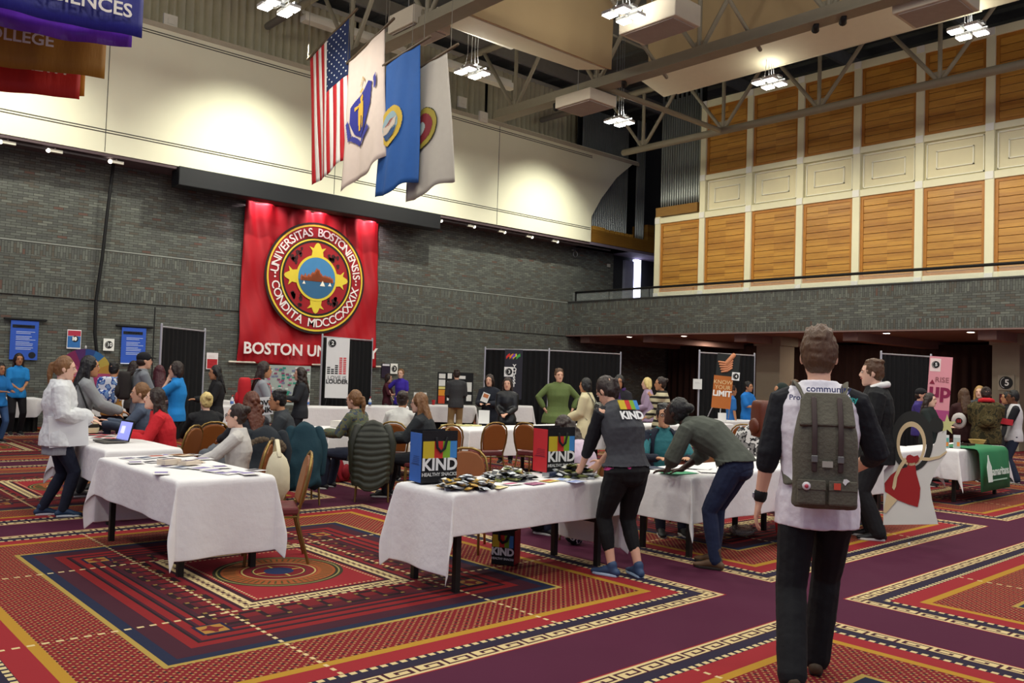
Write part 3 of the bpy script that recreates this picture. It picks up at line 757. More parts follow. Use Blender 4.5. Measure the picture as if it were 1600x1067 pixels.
for pl_ in ([(.37, .38), (.43, .36), (.46, .38), (.43, .42), (.38, .42)], [(.33, .42), (.48, .42), (.49, .52), (.32, .52)], [(.32, .52), (.39, .52), (.38, .63), (.33, .63)], [(.42, .52), (.49, .52), (.47, .62), (.43, .62)], [(.24, .43), (.33, .43), (.32, .45), (.24, .46)], [(.36, .33), (.44, .31), (.45, .33), (.38, .345)]):
    s2 = shape_on(P, pl_, .04); fig.add(s2.v, s2.f)
fig.build('figure', M('d6a93a', .7), e_)
rib = MB()
for pl_ in ([(.03, .50), (.08, .49), (.18, .63), (.12, .67)], [(.14, .66), (.20, .64), (.40, .72), (.38, .76)], [(.40, .72), (.62, .63), (.66, .67), (.42, .76)], [(.76, .32), (.82, .30), (.83, .40), (.78, .42)]):
    s2 = shape_on(P, pl_, .035); rib.add(s2.v, s2.f)
rib.build('ribbon', M('3a3c8c', .8), e_)
arm = shape_on(P, [(.36, .29), (.43, .22), (.50, .27), (.475, .275), (.43, .235), (.385, .29)], .03); arm.build('crest', M('b8985a', .7), e_)
def seal(P, cu, cv, ru, rv, e_, rings):
    for nm, k, col, off in rings:
        poly = [(cu+ru*k*math.cos(2*PI*i/30), cv+rv*k*math.sin(2*PI*i/30)) for i in range(30)]
        shape_on(P, [(min(1, max(0, a)), b_) for a, b_ in poly], off).build(nm, M(col, .8, .05), e_)
e_, P = flag(9.7, [(603, 100), (656, 67), (651, 281), (583, 311)], 'blue flag with a round gold city seal', 3)
cloth(e_, P, 'cloth', M('25579c', .8, .1))
seal(P, .32, .50, .31, .145, e_, [('seal_rim', 1, 'c9a83c', .02), ('seal_field', .72, '8fa9b0', .03)])
for pl_, c_ in (([(.12, .50), (.52, .46), (.50, .52), (.14, .56)], 'c9b8a8'), ([(.14, .56), (.52, .53), (.46, .59), (.2, .60)], '2b4a78'), ([(.15, .50), (.3, .455), (.48, .46), (.4, .49)], '8b4a44')):
    shape_on(P, pl_, .045).build('seal_drawing', M(c_, .8), e_)
e_, P = flag(9.9, [(645, 113), (698, 80), (708, 280), (631, 319)], 'pale grey flag with a round olive and maroon seal', 4)
cloth(e_, P, 'cloth', M('a9a298', .85, .06))
seal(P, .40, .50, .31, .15, e_, [('seal_edge', 1.04, '2c2c14', .02), ('seal_rim', 1, '8a7a2a', .03), ('seal_field', .74, '6e1a22', .04), ('seal_center', .33, '8f9a98', .05)])

# ---------------- big red banner ----------------
def arc_text(st, r, size, a0, a1, cx, cy, inward=False):
    items = []; wd = {'I': .45, 'M': 1.15, ' ': .7, 'T': .9, 'S': .8, 'E': .8, 'N': 1.05, 'O': 1.1, 'X': .95}; ws = [wd.get(ch, 1) for ch in st]; tt = sum(ws); acc = 0
    for i, ch in enumerate(st):
        fr_ = (acc+ws[i]/2)/tt; acc += ws[i]
        if ch == ' ': continue
        a = a0+(a1-a0)*fr_
        rot = a-PI/2 if not inward else a+PI/2
        items.append((ch, size, Matrix.Translation((cx+r*math.cos(a), cy+r*math.sin(a), 0)) @ Matrix.Rotation(rot, 4, 'Z')))
    return items
bn = empty('university_banner', (12.3, 22.40, 1.66), 0, 'huge red banner with a round gold ringed seal lettered BOSTON UNIVERSITY on the brick wall', 'banner')
W2, HH = 2.19, 4.50
mb = MB()
def fn(u_, v_):
    x_ = -W2*(1-.0)+2*W2*u_; z_ = HH*v_
    tz = .03*math.sin(x_*9)*v_**6 if 0 else 0
    f_ = .07*math.sin(x_*11+z_*.6)*(v_**2)+.06*math.sin((x_*2.2+z_*2.8))*(1-v_)**1.5+.035*math.sin(x_*6-z_*3)*(1-v_)+.015*math.sin(x_*17+z_*5)
    return (x_*(1+.012*(1-v_)), f_-.03, z_+.02*math.sin(x_*3)*(1-v_))
mb.grid(fn, 90, 70); mb.build('cloth', M('a90d1c', .6, .1, 2.0), bn, smooth=True, solid=.01)
CX, CY = .02, 2.55
def flat(nm, mk, col, off, rough=.7, noise=.05):
    mb = MB(); mk(mb); o = mb.build(nm, M(col, rough, noise), bn); o.matrix_local = frame_mtx((0, -off-.03, 0), (1, 0, 0), (0, 0, 1)); return o
flat('seal_field', lambda m_: m_.add([(x_, y_, 0) for x_, y_ in circ(1.62, 64, CX, CY)], [tuple(range(64))]), '1d1a12', .12)
flat('seal_band', lambda m_: m_.add([(x_, y_, .004) for x_, y_ in circ(1.56, 64, CX, CY)], [tuple(range(64))]), '980f1b', .12)
flat('outer_gold_ring', lambda m_: ringpoly(m_, 1.50, 1.55, .01, 64, CX, CY), 'dfc53c', .12)
flat('inner_gold_ring', lambda m_: ringpoly(m_, 1.10, 1.145, .012, 64, CX, CY), 'dfc53c', .12)
flat('inner_black_ring', lambda m_: (ringpoly(m_, 1.04, 1.10, .010, 64, CX, CY), ringpoly(m_, 1.145, 1.175, .010, 64, CX, CY)), '14120e', .12)
def rays(m_, kq):
    for k in (kq,):
        a = k*PI/2
        pts = [(-.20, .58), (-.17, .78), (-.27, .90), (-.13, .86), (-.06, 1.0), (0, 1.03), (.06, 1.0), (.13, .86), (.27, .90), (.17, .78), (.20, .58)]
        m_.prism([(CX+x_*math.cos(a)-y_*math.sin(a), CY+x_*math.sin(a)+y_*math.cos(a)) for x_, y_ in pts], .012)
for kq in range(4): flat('golden_ray', lambda m_, kq=kq: rays(m_, kq), 'dcc63a', .13)
def leaves(m_):
    rnd = random.Random(3)
    for k in range(4):
        a = PI/4+k*PI/2
        for i in range(9):
            r_ = .72+rnd.random()*.26; b_ = a+(rnd.random()-.5)*.55; rr_ = .05+.035*rnd.random()
            m_.add([(CX+r_*math.cos(b_)+rr_*math.cos(2*PI*j/7)*(1 if j % 2 else .6), CY+r_*math.sin(b_)+rr_*math.sin(2*PI*j/7), .012) for j in range(7)], [tuple(range(7))])
flat('dark_leaves', leaves, '3a1014', .12)
flat('center_rim', lambda m_: ringpoly(m_, .60, .67, .02, 48, CX, CY), 'dcc63a', .13)
flat('city_sky', lambda m_: m_.add([(x_, y_, .018) for x_, y_ in circ(.62, 48, CX, CY)], [tuple(range(48))]), '3f7fb0', .13)
def sea(m_):
    pts = [(CX+.6*math.cos(a), CY+.6*math.sin(a)) for a in [PI+.12+i*(PI-.24)/20 for i in range(21)]]
    m_.prism(pts, .006, Matrix.Translation((0, 0, .02)))
flat('harbour', sea, '2d5f86', .13)
def town(m_):
    rnd = random.Random(9)
    for i in range(26):
        x_ = -.5+i*.04; h_ = .06+.10*rnd.random()+max(0, .22-abs(x_+.0)*.9)
        m_.prism([(CX+x_-.03, CY-.10), (CX+x_+.03, CY-.10), (CX+x_+.03, CY-.10+h_), (CX+x_, CY-.06+h_+.03), (CX+x_-.03, CY-.10+h_)], .008, Matrix.Translation((0, 0, .026)))
flat('town', town, 'a8542f', .13)
def sails(m_):
    for x_, y_, s_ in ((-.42, -.20, .7), (.18, -.22, 1.2), (.42, -.2, .8)):
        m_.prism([(CX+x_-.07*s_, CY+y_), (CX+x_+.07*s_, CY+y_), (CX+x_, CY+y_+.13*s_)], .006, Matrix.Translation((0, 0, .035)))
flat('sails', sails, 'efe9d8', .13)
items = arc_text('UNIVERSITAS BOSTONIENSIS', 1.32, .34, R(177), R(3), CX, CY)+arc_text('CONDITA MDCCCXXXIX', 1.32, .34, R(188), R(352), CX, CY, True)
tm = textmesh(items, offset=.003, extrude=.006)
for a in (R(181), R(359)):
    for dy in (-.05, .05): tm.add([(CX+1.31*math.cos(a)+.03*math.cos(2*PI*j/10), CY+1.31*math.sin(a)+dy+.03*math.sin(2*PI*j/10), .01) for j in range(10)], [tuple(range(10))])
o = tm.build('seal_lettering', M('efe6e2', .7, .02), bn); o.matrix_local = frame_mtx((0, -.17, 0), (1, 0, 0), (0, 0, 1))
tm = textmesh([('BOSTON UNIVERSITY', .445, (-.0, .42), .010)], extrude=.006); o = tm.build('name_lettering', M('efe6e2', .7, .02), bn)
o.matrix_local = frame_mtx((0.02, -.18, 0), (1, 0, 0), (0, 0, 1))
for z, c_, x0, x1 in ((HH+.02, '3a2d20', -2.42, 2.42), (.04, 'd8d0c0', -2.42, 2.45)):
    mb = MB(); mb.tube([(x0, .03, z), (x1, .03, z)], .03, 8); mb.build('pole', M(c_, .5), bn, smooth=True)
# ---------------- tables, cloths, chairs ----------------
CLOTH = M('e9e6e4', .85, .04, 4, bump=.25, bscale=14)
LEG = M('15130f', .5)
def table_cloth(cx, cy, rz, L, W, dx, dy, tlabel, clabel, H=.74, legs='fold', seed=0, mat_=None, group=None, skirt=False):
    """table under a cloth; dx = drop at the short ends, dy = drop along the long sides (local x is the long axis)"""
    t_ = empty('folding_table', (cx, cy, 0), rz, tlabel, 'table', 'tables under white cloths')
    q_ = MB(); q_.box((0, 0, H-.03), (L-.02, W-.02, .035)); q_.build('table_top', M('8a6a48', .6), t_)
    for sx in (-1, 1):
        for sy in (-1, 1):
            q_ = MB(); q_.box((sx*(L/2-.13), sy*(W/2-.1), (H-.05)/2), (.045, .045, H-.05)); q_.build('leg', LEG, t_)
    for sx in (-1, 1):
        q_ = MB(); q_.box((sx*(L/2-.13), 0, .38), (.03, W-.24, .03)); q_.build('crossbar', LEG, t_)
    if skirt:
        q_ = curtain_mb((-L/2+.05, -W/2+.11), (L/2-.05, -W/2+.11), .01, H-.06, .018, .12, seed); q_.build('black_skirt', M('0d0d0f', .95, .2), t_, smooth=True)
    rnd = random.Random(seed); ph = [rnd.random()*6 for _ in range(6)]
    hl, hw = L/2+.006, W/2+.006; nu, nv = 56, 40
    us = []
    def axis(h, dd, n_in, n_out):
        a_ = [-h-dd*(1-i/n_out) for i in range(n_out)]+[-h+2*h*i/n_in for i in range(n_in+1)]+[h+dd*(i+1)/n_out for i in range(n_out)]
        return a_
    xs = axis(hl, dx, 24, 12); ysx = axis(hw, dy, 14, 12)
    vs = []; 
    for v_ in ysx:
        for u_ in xs:
            ex = max(abs(u_)-hl, 0); ey = max(abs(v_)-hw, 0); sx = 1 if u_ > 0 else -1; sy = 1 if v_ > 0 else -1
            if ex < 1e-6 and ey < 1e-6: vs.append((u_, v_, H+.004+.0015*math.sin(u_*9+v_*7+ph[0]))); continue
            if ex > 1e-6 and ey > 1e-6:
                r_ = math.hypot(ex, ey); f_ = math.atan2(ey, ex)
                bulge = math.sin(2*f_)
                o_ = r_*(.05+.17*bulge**3)
                px_ = hl+o_*math.cos(f_)**.8; py_ = hw+o_*math.sin(f_)**.8
                vs.append((sx*px_, sy*py_, H-r_*(.985-.03*bulge)+.0))
            else:
                e_ = ex or ey; s_ = v_ if ex else u_; h_ = hw if ex else hl
                wv = math.sin(s_*5.5+ph[1])*.6+math.sin(s_*12+ph[2 if ex else 3])*.4
                edge = 1-(abs(s_)/h_)**8
                o_ = .035*e_+.05*e_*wv*edge
                z_ = H-.0-e_*.99
                vs.append((sx*(hl+o_) if ex else u_, v_ if ex else sy*(hw+o_), z_))
    n = len(xs); mb = MB(); mb.add(vs, [(j*n+i, j*n+i+1, (j+1)*n+i+1, (j+1)*n+i) for j in range(len(ysx)-1) for i in range(n-1)])
    mb.v = [(x_, y_, max(z_, .02)) for x_, y_, z_ in mb.v]
    c_ = mb.build('tablecloth', mat_ or CLOTH, None, smooth=True, solid=.004, sub=1)
    c_.location = (cx, cy, 0); c_.rotation_euler = (0, 0, rz)
    tag(c_, clabel, 'tablecloth', group or 'white tablecloths'); return t_, c_
T = {}
TZ = .748
def tab(k, x0, x1, y0, y1, dlong, dshort, where, **kw):
    L, W = x1-x0, y1-y0
    rz = 0
    if W > L: rz = PI/2; L, W = W, L
    T[k] = table_cloth((x0+x1)/2, (y0+y1)/2, rz, L, W, dshort, dlong, 'folding table with black legs %s' % where[0], 'white tablecloth %s' % where[1], **kw)
tab('t1', 2.46, 3.24, 6.40, 8.28, .34, .60, ('nearest the left front, covered with leaflets', 'hanging to a point over the near table with leaflets at left'), seed=1)
tab('t0', 2.69, 3.43, 8.85, 10.62, .34, .45, ('behind the leaflet table, holding a laptop', 'on the table with the open laptop'), seed=2)
tab('t2', 3.86, 5.66, 4.86, 5.58, .31, .60, ('carrying snack bars, in front', 'of the front table covered in snack bars'), seed=3)
tab('t3', 6.38, 8.2, 4.62, 5.36, .42, .42, ('where the man in glasses sits', 'on the table where the man in glasses sits'), seed=4)
tab('t4', 8.25, 10.0, 4.45, 5.2, .36, .36, ('behind the man wearing the grey backpack', 'on the table behind the grey backpack'), seed=5)
tab('t5', 6.22, 8.0, 10.7, 11.45, .55, .5, ('behind the olive down jacket', 'on the table behind the olive down jacket'), seed=6)
tab('t6', 8.25, 10.1, 10.05, 10.8, .42, .5, ('with yellow paper pads, behind brown chairs', 'on the table with yellow paper pads'), seed=7)
tab('t7', 10.15, 12.0, 10.1, 10.85, .40, .4, ('behind the red snack bag', 'on the table behind the red snack bag'), seed=8)
tab('t8', 12.05, 15.05, 9.9, 10.65, .40, .4, ('in front of the striped sweater', 'on the table in front of the striped sweater'), seed=9)
tab('t9', 15.2, 17.0, 10.6, 11.35, .45, .4, ('behind the orange KNOW YOUR LIMIT poster', 'on the far table below the orange poster'), seed=10)
tab('t10', 17.6, 19.4, 9.9, 10.65, .45, .4, ('by the far right column', 'on the far table by the first beige column'), seed=11)
tab('t11', 12.75, 14.6, 4.72, 5.46, .45, .42, ('with the green banner', 'under the green banner at right'), seed=12)
tab('t12', 11.0, 12.7, 5.0, 5.74, .40, .42, ('behind the cut-out board', 'on the table behind the cut-out board'), seed=13)
for i, (px0, px1, dist, lb) in enumerate(((340, 415, 19.5, 'far table left of the white LOVE IS LOUDER poster'), (480, 560, 19.8, 'far table under the white LOVE IS LOUDER poster'), (570, 640, 20.9, 'far table in front of the purple shirt'), (652, 745, 22.3, 'far table where the man in khaki trousers stands'), (792, 830, 23.5, 'far table behind the two women in black'))):
    a_ = D(px0, dist); b_ = D(px1, dist); cc = (a_+b_)/2; L = (b_-a_).length; dr = b_-a_
    table_cloth(cc.x, cc.y, math.atan2(dr.y, dr.x), max(L, .8), .75, .42, .42, 'folding table, %s' % lb, 'white tablecloth on the %s' % lb, seed=20+i, skirt=True)
for i, (x0, x1, y, lb) in enumerate(((3.2, 5.0, 21.3, 'wall table behind the volunteer in blue at far left'), (5.3, 7.1, 21.4, 'wall table under the colourful prize wheel'), (7.2, 9.0, 20.4, 'wall table left of the dark booth'))):
    table_cloth((x0+x1)/2, y, 0, x1-x0, .7, .3, .42, 'folding table, %s' % lb, 'white tablecloth on the %s' % lb, seed=30+i, skirt=True)
# right edge far table
table_cloth(20.6, 7.2, .3, 1.8, .75, .4, .4, 'folding table at the far right behind the green banner', 'white tablecloth on the far right table by the column', seed=40)

VIN = M('8a4f22', .45, .1, 10); SEATM = M('6b2b2b', .6, .15); GOLDF = M('8f7440', .35, .1, metal=.7)
def make_chair():
    e_ = empty('banquet_chair')
    q_ = MB(); q_.prism([(x_, y_) for x_, y_ in [(-.20, -.2), (.20, -.2), (.215, 0), (.20, .20), (.17, .225), (-.17, .225), (-.20, .20), (-.215, 0)]], .065, Matrix.Translation((0, 0, .40))); q_.build('seat', SEATM, e_, bevel=.018)
    out_ = [(x_, y_*.92) for x_, y_ in [(-.18, 0), (.18, 0), (.205, .16), (.205, .30), (.18, .40), (.12, .465), (.05, .49), (-.05, .49), (-.12, .465), (-.18, .40), (-.205, .30), (-.205, .16)]]
    tl = R(12)
    mt_ = Matrix.Translation((0, -.205, .455)) @ Matrix.Rotation(PI/2+tl, 4, 'X')
    inn = [(x_*.9, .035+y_*.86) for x_, y_ in out_]
    q_ = MB(); q_.prism(inn, .05, mt_ @ Matrix.Translation((0, 0, -.025))); q_.build('backrest', VIN, e_, bevel=.015)
    q_ = MB(); pts = [mt_ @ Vector((x_*1.0, y_, 0)) for x_, y_ in out_[1:]+out_[:1]]
    q_.tube(pts[:11]+[pts[11]], .013, 8); q_.build('back_frame', GOLDF, e_, smooth=True)
    for sx in (-1, 1):
        q_ = MB(); q_.tube([(sx*.19, .19, .40), (sx*.20, .215, 0)], .012, 8); q_.build('leg', GOLDF, e_, smooth=True)
        q_ = MB(); q_.tube([(sx*.175, -.20, .47), (sx*.19, -.19, .36), (sx*.20, -.29, 0)], .012, 8); q_.build('leg', GOLDF, e_, smooth=True)
    q_ = MB(); q_.tube([(-.19, .19, .385), (-.19, -.19, .385), (.19, -.19, .385), (.19, .19, .385), (-.19, .19, .385)], .010, 6); q_.build('seat_frame', GOLDF, e_, smooth=True)
    return e_
CH0 = make_chair(); ch_used = [False]
def chair(p_, face, label):
    """face: degrees, 0 = sitter would look to picture right, 90 away from camera, 180 left, 270 to camera"""
    o = CH0 if not ch_used[0] else copy_tree(CH0); ch_used[0] = True
    az = math.atan2(p_.y, p_.x); o.location = (p_.x, p_.y, 0); o.rotation_euler = (0, 0, az-PI/2+R(face)-PI/2)
    tag(o, label, 'chair', 'brown banquet chairs'); return o
_q = G(474, 874); _az = math.atan2(_q.y, _q.x)
chair(_q+Vector((math.cos(_az+PI/2), math.sin(_az+PI/2), 0))*.27, 184, 'brown banquet chair at the right end of the leaflet table with a cream tote bag')
chair(Vector((3.80, 10.12, 0)), 150, 'brown banquet chair with a grey coat behind the red sweater')
chair(D(727, 7.9), 262, 'brown banquet chair behind the blue snack bag at the snack bar table')
chair(D(695, 12.0), 110, 'brown banquet chair right behind the blue snack bag, at the yellow pad table')
chair(D(763, 12.8), 118, 'brown banquet chair alone in the middle of the aisle behind the snack table')
chair(D(838, 13.0), 60, 'brown banquet chair just left of the red snack bag')
chair(D(1161, 15.1), 95, 'brown banquet chair right of the bending woman, farther back')
chair(D(1190, 13.2), 60, 'brown banquet chair under the black and white patterned coat')
chair(D(474, 10.6), 100, 'brown banquet chair carrying the teal jacket')
chair(D(588, 10.9), 90, 'brown banquet chair carrying the olive down jacket')
chair(D(422, 9.9), 90, 'brown banquet chair carrying the fur trimmed jacket')
chair(D(1070, 9.9), 140, 'brown banquet chair beside the seated man in glasses')
for p_, f_, lb in ((D(378, 8.6), 170, 'under the glasses wearer in the cream sweater'), (D(326, 11.6), 110, 'under the person with the blond bun'), (D(226, 11.9), 175, 'under the person with the sandy ponytail behind the laptop'), (D(626, 12.3), 75, 'under the white sweater with the dark bun'), (D(668, 11.0), 165, 'under the person with long sandy hair and glasses'), (D(928, 8.5), 140, 'under the curly haired person in lavender'), (D(1036, 9.55), 285, 'under the seated man in the navy hoodie')):
    chair(p_, f_, 'brown banquet chair '+lb)
def tube_part(e_, nm, mt_, pts, r_, vx=0, n=10, par=None):
    mb = MB(); mb.tube(pts, r_, n); return mb.build(nm, mt_, par or e_, smooth=True, voxel=vx, smo=2 if vx else 0)
def jacket_open(e_, q, mt_, off, slv, nm):
    """open-fronted jacket: shell of the trunk left open in front, plus sleeves"""
    s_ = q['s']; sh, E_, W_ = q['sh'], q['E'], q['W']; rgt = q['rgt']
    mb = MB(); n = 18
    rows_ = [(q['P']-Vector((0, 0, .02)), q['d2'], .20, .155), (q['waist'], q['d2'], .18, .145), (q['chest'], q['d2'], .195, .150), (q['ush']-q['d3']*.02, q['d3'], .195, .135), (q['ush']+q['d3']*.045, q['d3'], .15, .105), (q['neckb']+q['d3']*.02, q['d3'], .082, .085)]
    rr = []
    for c_, dv, rx, ry in rows_:
        f_ = dv.cross(rgt).normalized(); r2 = f_.cross(dv).normalized()
        if f_.y < 0: f_ = -f_
        a0 = R(118)
        rr.append([(c_+r2*(rx*math.sin(t))*1.0-f_*(ry*math.cos(t)))*s_ for t in [-a0-R(25)+(2*a0+R(50))*i/n for i in range(n+1)]])
    mb.add([p for r in rr for p in r], [(j*(n+1)+i, j*(n+1)+i+1, (j+1)*(n+1)+i+1, (j+1)*(n+1)+i) for j in range(len(rr)-1) for i in range(n)])
    mb.build(nm, mt_, e_, smooth=True, solid=.02, sub=1)
    sl = MB()
    for sd in (1, -1):
        sl.tube([p*s_ for p in (sh[sd]-rgt*sd*.03, sh[sd], sh[sd]*.5+E_[sd]*.5, E_[sd], E_[sd]+(W_[sd]-E_[sd])*.95)], [r*s_ for r in (.07, .074, .066, .058, .044)], 12)
    sl.build('sleeves', mt_, e_, smooth=True, voxel=q['vx'], smo=2, disp=.012, dscale=.07)
# ---------------- people ----------------
SK = {'light': 'd9a78c', 'pale': 'e0b49c', 'tan': 'b9835f', 'brown': '6b4530', 'dark': '3d2419', 'olive': 'c08d6c'}
HC = {'black': '120e0c', 'dark': '2a1a12', 'brown': '543820', 'lbrown': '7a5430', 'blond': 'b08a50', 'pblond': 'd8c07c', 'maroon': '4a121e', 'auburn': '5e2e18', 'grey': 'b8b2a8'}
def hairmat(c_): return M(HC[c_], .5, .35, 30, bump=.5, bscale=70, stretch=(1, 1, .18), spec=.5)
def fab(c_, n=.1, b=.2, rough=.85): return M(c_, rough, n, 5, bump=b, bscale=22)
def ik(a, b, l1, l2, hint):
    """two-bone joint between a and b bending towards hint"""
    d_ = b-a; L = d_.length
    if L > (l1+l2)*.995: b = a+d_*((l1+l2)*.995/L); d_ = b-a; L = d_.length
    x_ = (l1*l1-l2*l2+L*L)/(2*L); h_ = math.sqrt(max(0, l1*l1-x_*x_)); n_ = d_/L
    hv = hint-n_*hint.dot(n_)
    if hv.length < 1e-6: hv = n_.orthogonal()
    return a+n_*x_+hv.normalized()*h_, b
def hand(mb, Wp, d_, n_, side, s_, curl=.5, lod=1, spread=.3):
    """palm + four unequal fingers + thumb. d_ finger direction, n_ palm normal (the way the palm faces), side +1 right -1 left"""
    d_ = d_.normalized(); n_ = (n_-d_*n_.dot(d_)).normalized(); t_ = d_.cross(n_)*side       # t_ points to the thumb side
    nn = 8 if lod else 6
    mb.tube([Wp-d_*.02*s_, Wp+d_*.012*s_, Wp+d_*.045*s_, Wp+d_*.085*s_], [(.019*s_, .026*s_), (.018*s_, .030*s_), (.016*s_, .039*s_), (.013*s_, .038*s_)], nn+2, ref=n_)
    fl = (.070, .079, .074, .058); off = (.030, .010, -.010, -.029)
    for i in range(4):
        b_ = Wp+d_*.084*s_+t_*off[i]*s_; c_ = b_.copy(); pts = [c_.copy()]; a_ = curl*(.35+.08*i)
        dd = (d_+t_*spread*.18*(1.5-i)).normalized(); tot = 0
        for k, fr_ in enumerate((.45, .32, .23)):
            tot += a_*(1.0 if k else .8); dirv = dd*math.cos(tot)+n_*math.sin(tot)
            c_ = c_+dirv*fl[i]*s_*fr_; pts.append(c_.copy())
        mb.tube(pts, [.0092*s_, .0086*s_, .0078*s_, .0064*s_], nn)
    b_ = Wp+d_*.022*s_+t_*.026*s_
    p1 = b_+(d_*.55+t_*.75+n_*.15).normalized()*.035*s_; p2 = p1+(d_*.85+t_*.35+n_*.35).normalized()*.028*s_; p3 = p2+(d_*.9+t_*.1+n_*.5*curl).normalized()*.022*s_
    mb.tube([b_, p1, p2, p3], [.0125*s_, .0108*s_, .0095*s_, .0075*s_], nn)
PE = []
def person(loc, face, H=1.70, label='person', sex='f', sit=False, lean=0, lean2=0, twist=0, head=(0, 0), tilt=0,
           hands=None, handdir=None, feet=None, elbow=None, curl=.5, skin='light', hair=('long', 'dark'), top=None, bottom=None, shoes='1a1a1a', build=1.0,
           glasses=False, lod=0, hipz=None, hipy=0, extra=None, abs_face=False, smile=True, name='person', group=None, legrad=1.0, hk=1.07, shk=1.0):
    """loc ground point; face picture-relative degrees; all limb targets are in metres for a 1.75 m body, x right, y forward, z up"""
    s_ = H/1.75
    if sit: s_ = H/1.75
    az = math.atan2(loc.y, loc.x)
    e_ = empty(name, (loc.x, loc.y, 0), (R(face) if abs_face else az-PI/2+R(face))-PI/2, label, 'person', group)
    vx = .0065 if lod >= 2 else (.010 if lod == 1 else .015)
    B = build; male = sex == 'm'
    shw = (.19 if male else .165)*(1+(B-1)*.5)*shk; hipw = .092
    hz = (hipz if hipz is not None else (.50/s_ if sit else .90))
    Pv = Vector((0, hipy, hz))
    def dirv(a): return Vector((0, math.sin(R(a)), math.cos(R(a))))
    la = lean; d1 = dirv(la*.55); d2 = dirv(la); d3 = dirv(la+lean2)
    rgt = Vector((math.cos(R(twist)), math.sin(R(twist)), 0))
    waist = Pv+d1*.155; chest = waist+d2*.185; ush = chest+d3*.160; neckb = ush+d3*.078
    hy, hp = head
    nd = dirv((la+lean2)*.55-hp*.3+8)
    hc = neckb+nd*(.142+.06*(hk-1))+Vector((0, .012, 0))
    Rh = Matrix.Rotation(R(twist*.6+hy), 3, 'Z') @ Matrix.Rotation(R(tilt), 3, 'Y') @ Matrix.Rotation(R(hp), 3, 'X')
    def fwd(dv): return dv.cross(Vector((1, 0, 0)))*-1
    def ringat(c_, dv, rx, ry, rg, n=16, back=0):
        f_ = dv.cross(rg).normalized(); rg2 = f_.cross(dv).normalized()
        return [(c_+rg2*(rx*math.cos(2*PI*j/n))+f_*(ry*math.sin(2*PI*j/n)))*s_ for j in range(n)]
    shR = ush+rgt*shw+d3*.005; shL = ush-rgt*shw+d3*.005
    sh = {1: shR, -1: shL}
    hd = hands or {}; W_ = {}; E_ = {}
    for sd in (1, -1):
        tg = hd.get(sd, (.27*sd, .04, None))
        if tg[2] is None: tg = (tg[0], tg[1], sh[sd].z-.54)
        eh = Vector((elbow or {}).get(sd, (sd*.6, -.9, -.5)))
        ee, ww = ik(sh[sd], Vector(tg), .29, .255, eh); E_[sd] = ee; W_[sd] = ww
    ft = feet or ({1: (.12, .50, .08), -1: (-.12, .48, .08)} if sit else {1: (.10, .03, .08), -1: (-.10, -.02, .08)})
    K_ = {}; A_ = {}
    hip = {1: Pv+Vector((hipw, 0, -.02)), -1: Pv+Vector((-hipw, 0, -.02))}
    for sd in (1, -1):
        tg = Vector(ft[sd][:3])
        if sit: tg.z = .08
        kk, aa = ik(hip[sd], tg, .43, .42, Vector((sd*.1, 1, .3 if not sit else 1.0))); K_[sd] = kk; A_[sd] = aa
    bb = MB()
    fem = 0 if male else 1
    # head
    sh_ = s_*hk
    hs = 1.0
    prof = [(-1.0, .022, .030, .050), (-.86, .044, .052, .034), (-.55, .058, .078, .014), (-.2, .067, .090, .004), (.1, .074, .096, -.002), (.4, .077, .098, -.006), (.65, .071, .088, -.010), (.85, .055, .066, -.012), (.97, .028, .034, -.012)]
    rings = []
    for z_, rx, ry, yo in prof:
        rings.append([(hc+Rh @ Vector((rx*math.cos(2*PI*j/16), yo+ry*math.sin(2*PI*j/16), z_*.117))*hk)*s_ for j in range(16)])
    bb.loft(rings)
    def hpnt(x_, y_, z_): return (hc+Rh @ Vector((x_, y_, z_))*hk)*s_
    bb.tube([hpnt(0, .088, .022), hpnt(0, .103, -.004), hpnt(0, .107, -.017), hpnt(0, .098, -.028)], [.008*sh_, .010*sh_, .013*sh_, .010*sh_], 8)
    for sd in (1, -1):
        bb.ell(hpnt(sd*.012, .098, -.024), (.008*sh_,)*3, 6, 5)
        bb.ell(hpnt(sd*.077, -.006, -.004), (.009*sh_, .018*sh_, .030*sh_), 8, 6, rot=Rh)
        bb.ell(hpnt(sd*.030, .080, .028), (.024*sh_, .014*sh_, .009*sh_), 8, 6, rot=Rh)
    bb.ell(hpnt(0, .084, -.048), (.022*sh_, .014*sh_, .009*sh_), 8, 6, rot=Rh); bb.ell(hpnt(0, .078, -.088), (.018*sh_, .014*sh_, .014*sh_), 8, 6, rot=Rh)
    # neck, trunk
    nk = (.058 if male else .048)
    bb.tube([neckb*s_-d3*.04*s_, neckb*s_, (hc-nd*.06)*s_], [(nk*1.25*s_, nk*1.2*s_), (nk*s_, nk*s_), (nk*.97*s_, nk*s_)], 12)
    def trunk(mb, off, z0=None, flare=0, stub=1.0, hem=None, bust=True, b_=B):
        L_ = [(Pv-d1*.06, d1, .155, .105), (Pv+d1*.02, d1, .170+.006*fem, .122), (waist-d1*.03, d1, (.150 if male else .132), .100), (waist+d2*.05, d2, (.150 if male else .132), .102), (chest, d2, (.168 if male else .148), .118+(.014 if fem and bust else 0)), (ush-d3*.03, d3, (.170 if male else .146), .106), (ush+d3*.03, d3, (.145 if male else .122), .080), (neckb-d3*.005, d3, .078, .066)]+([(neckb+d3*.026, d3, .060, .058)] if off > .005 else [])
        if hem is not None: L_ = [(Pv-Vector((0, 0, 1))*hem-(fwd(d1)*.012), Vector((0, 0, 1)), .175+flare, .137+flare)]+([(Pv-d1*.05-fwd(d1)*.012, d1, .175+flare*.6, .137+flare*.6)] if hem > .08 else [])+L_[1:]
        rr = []
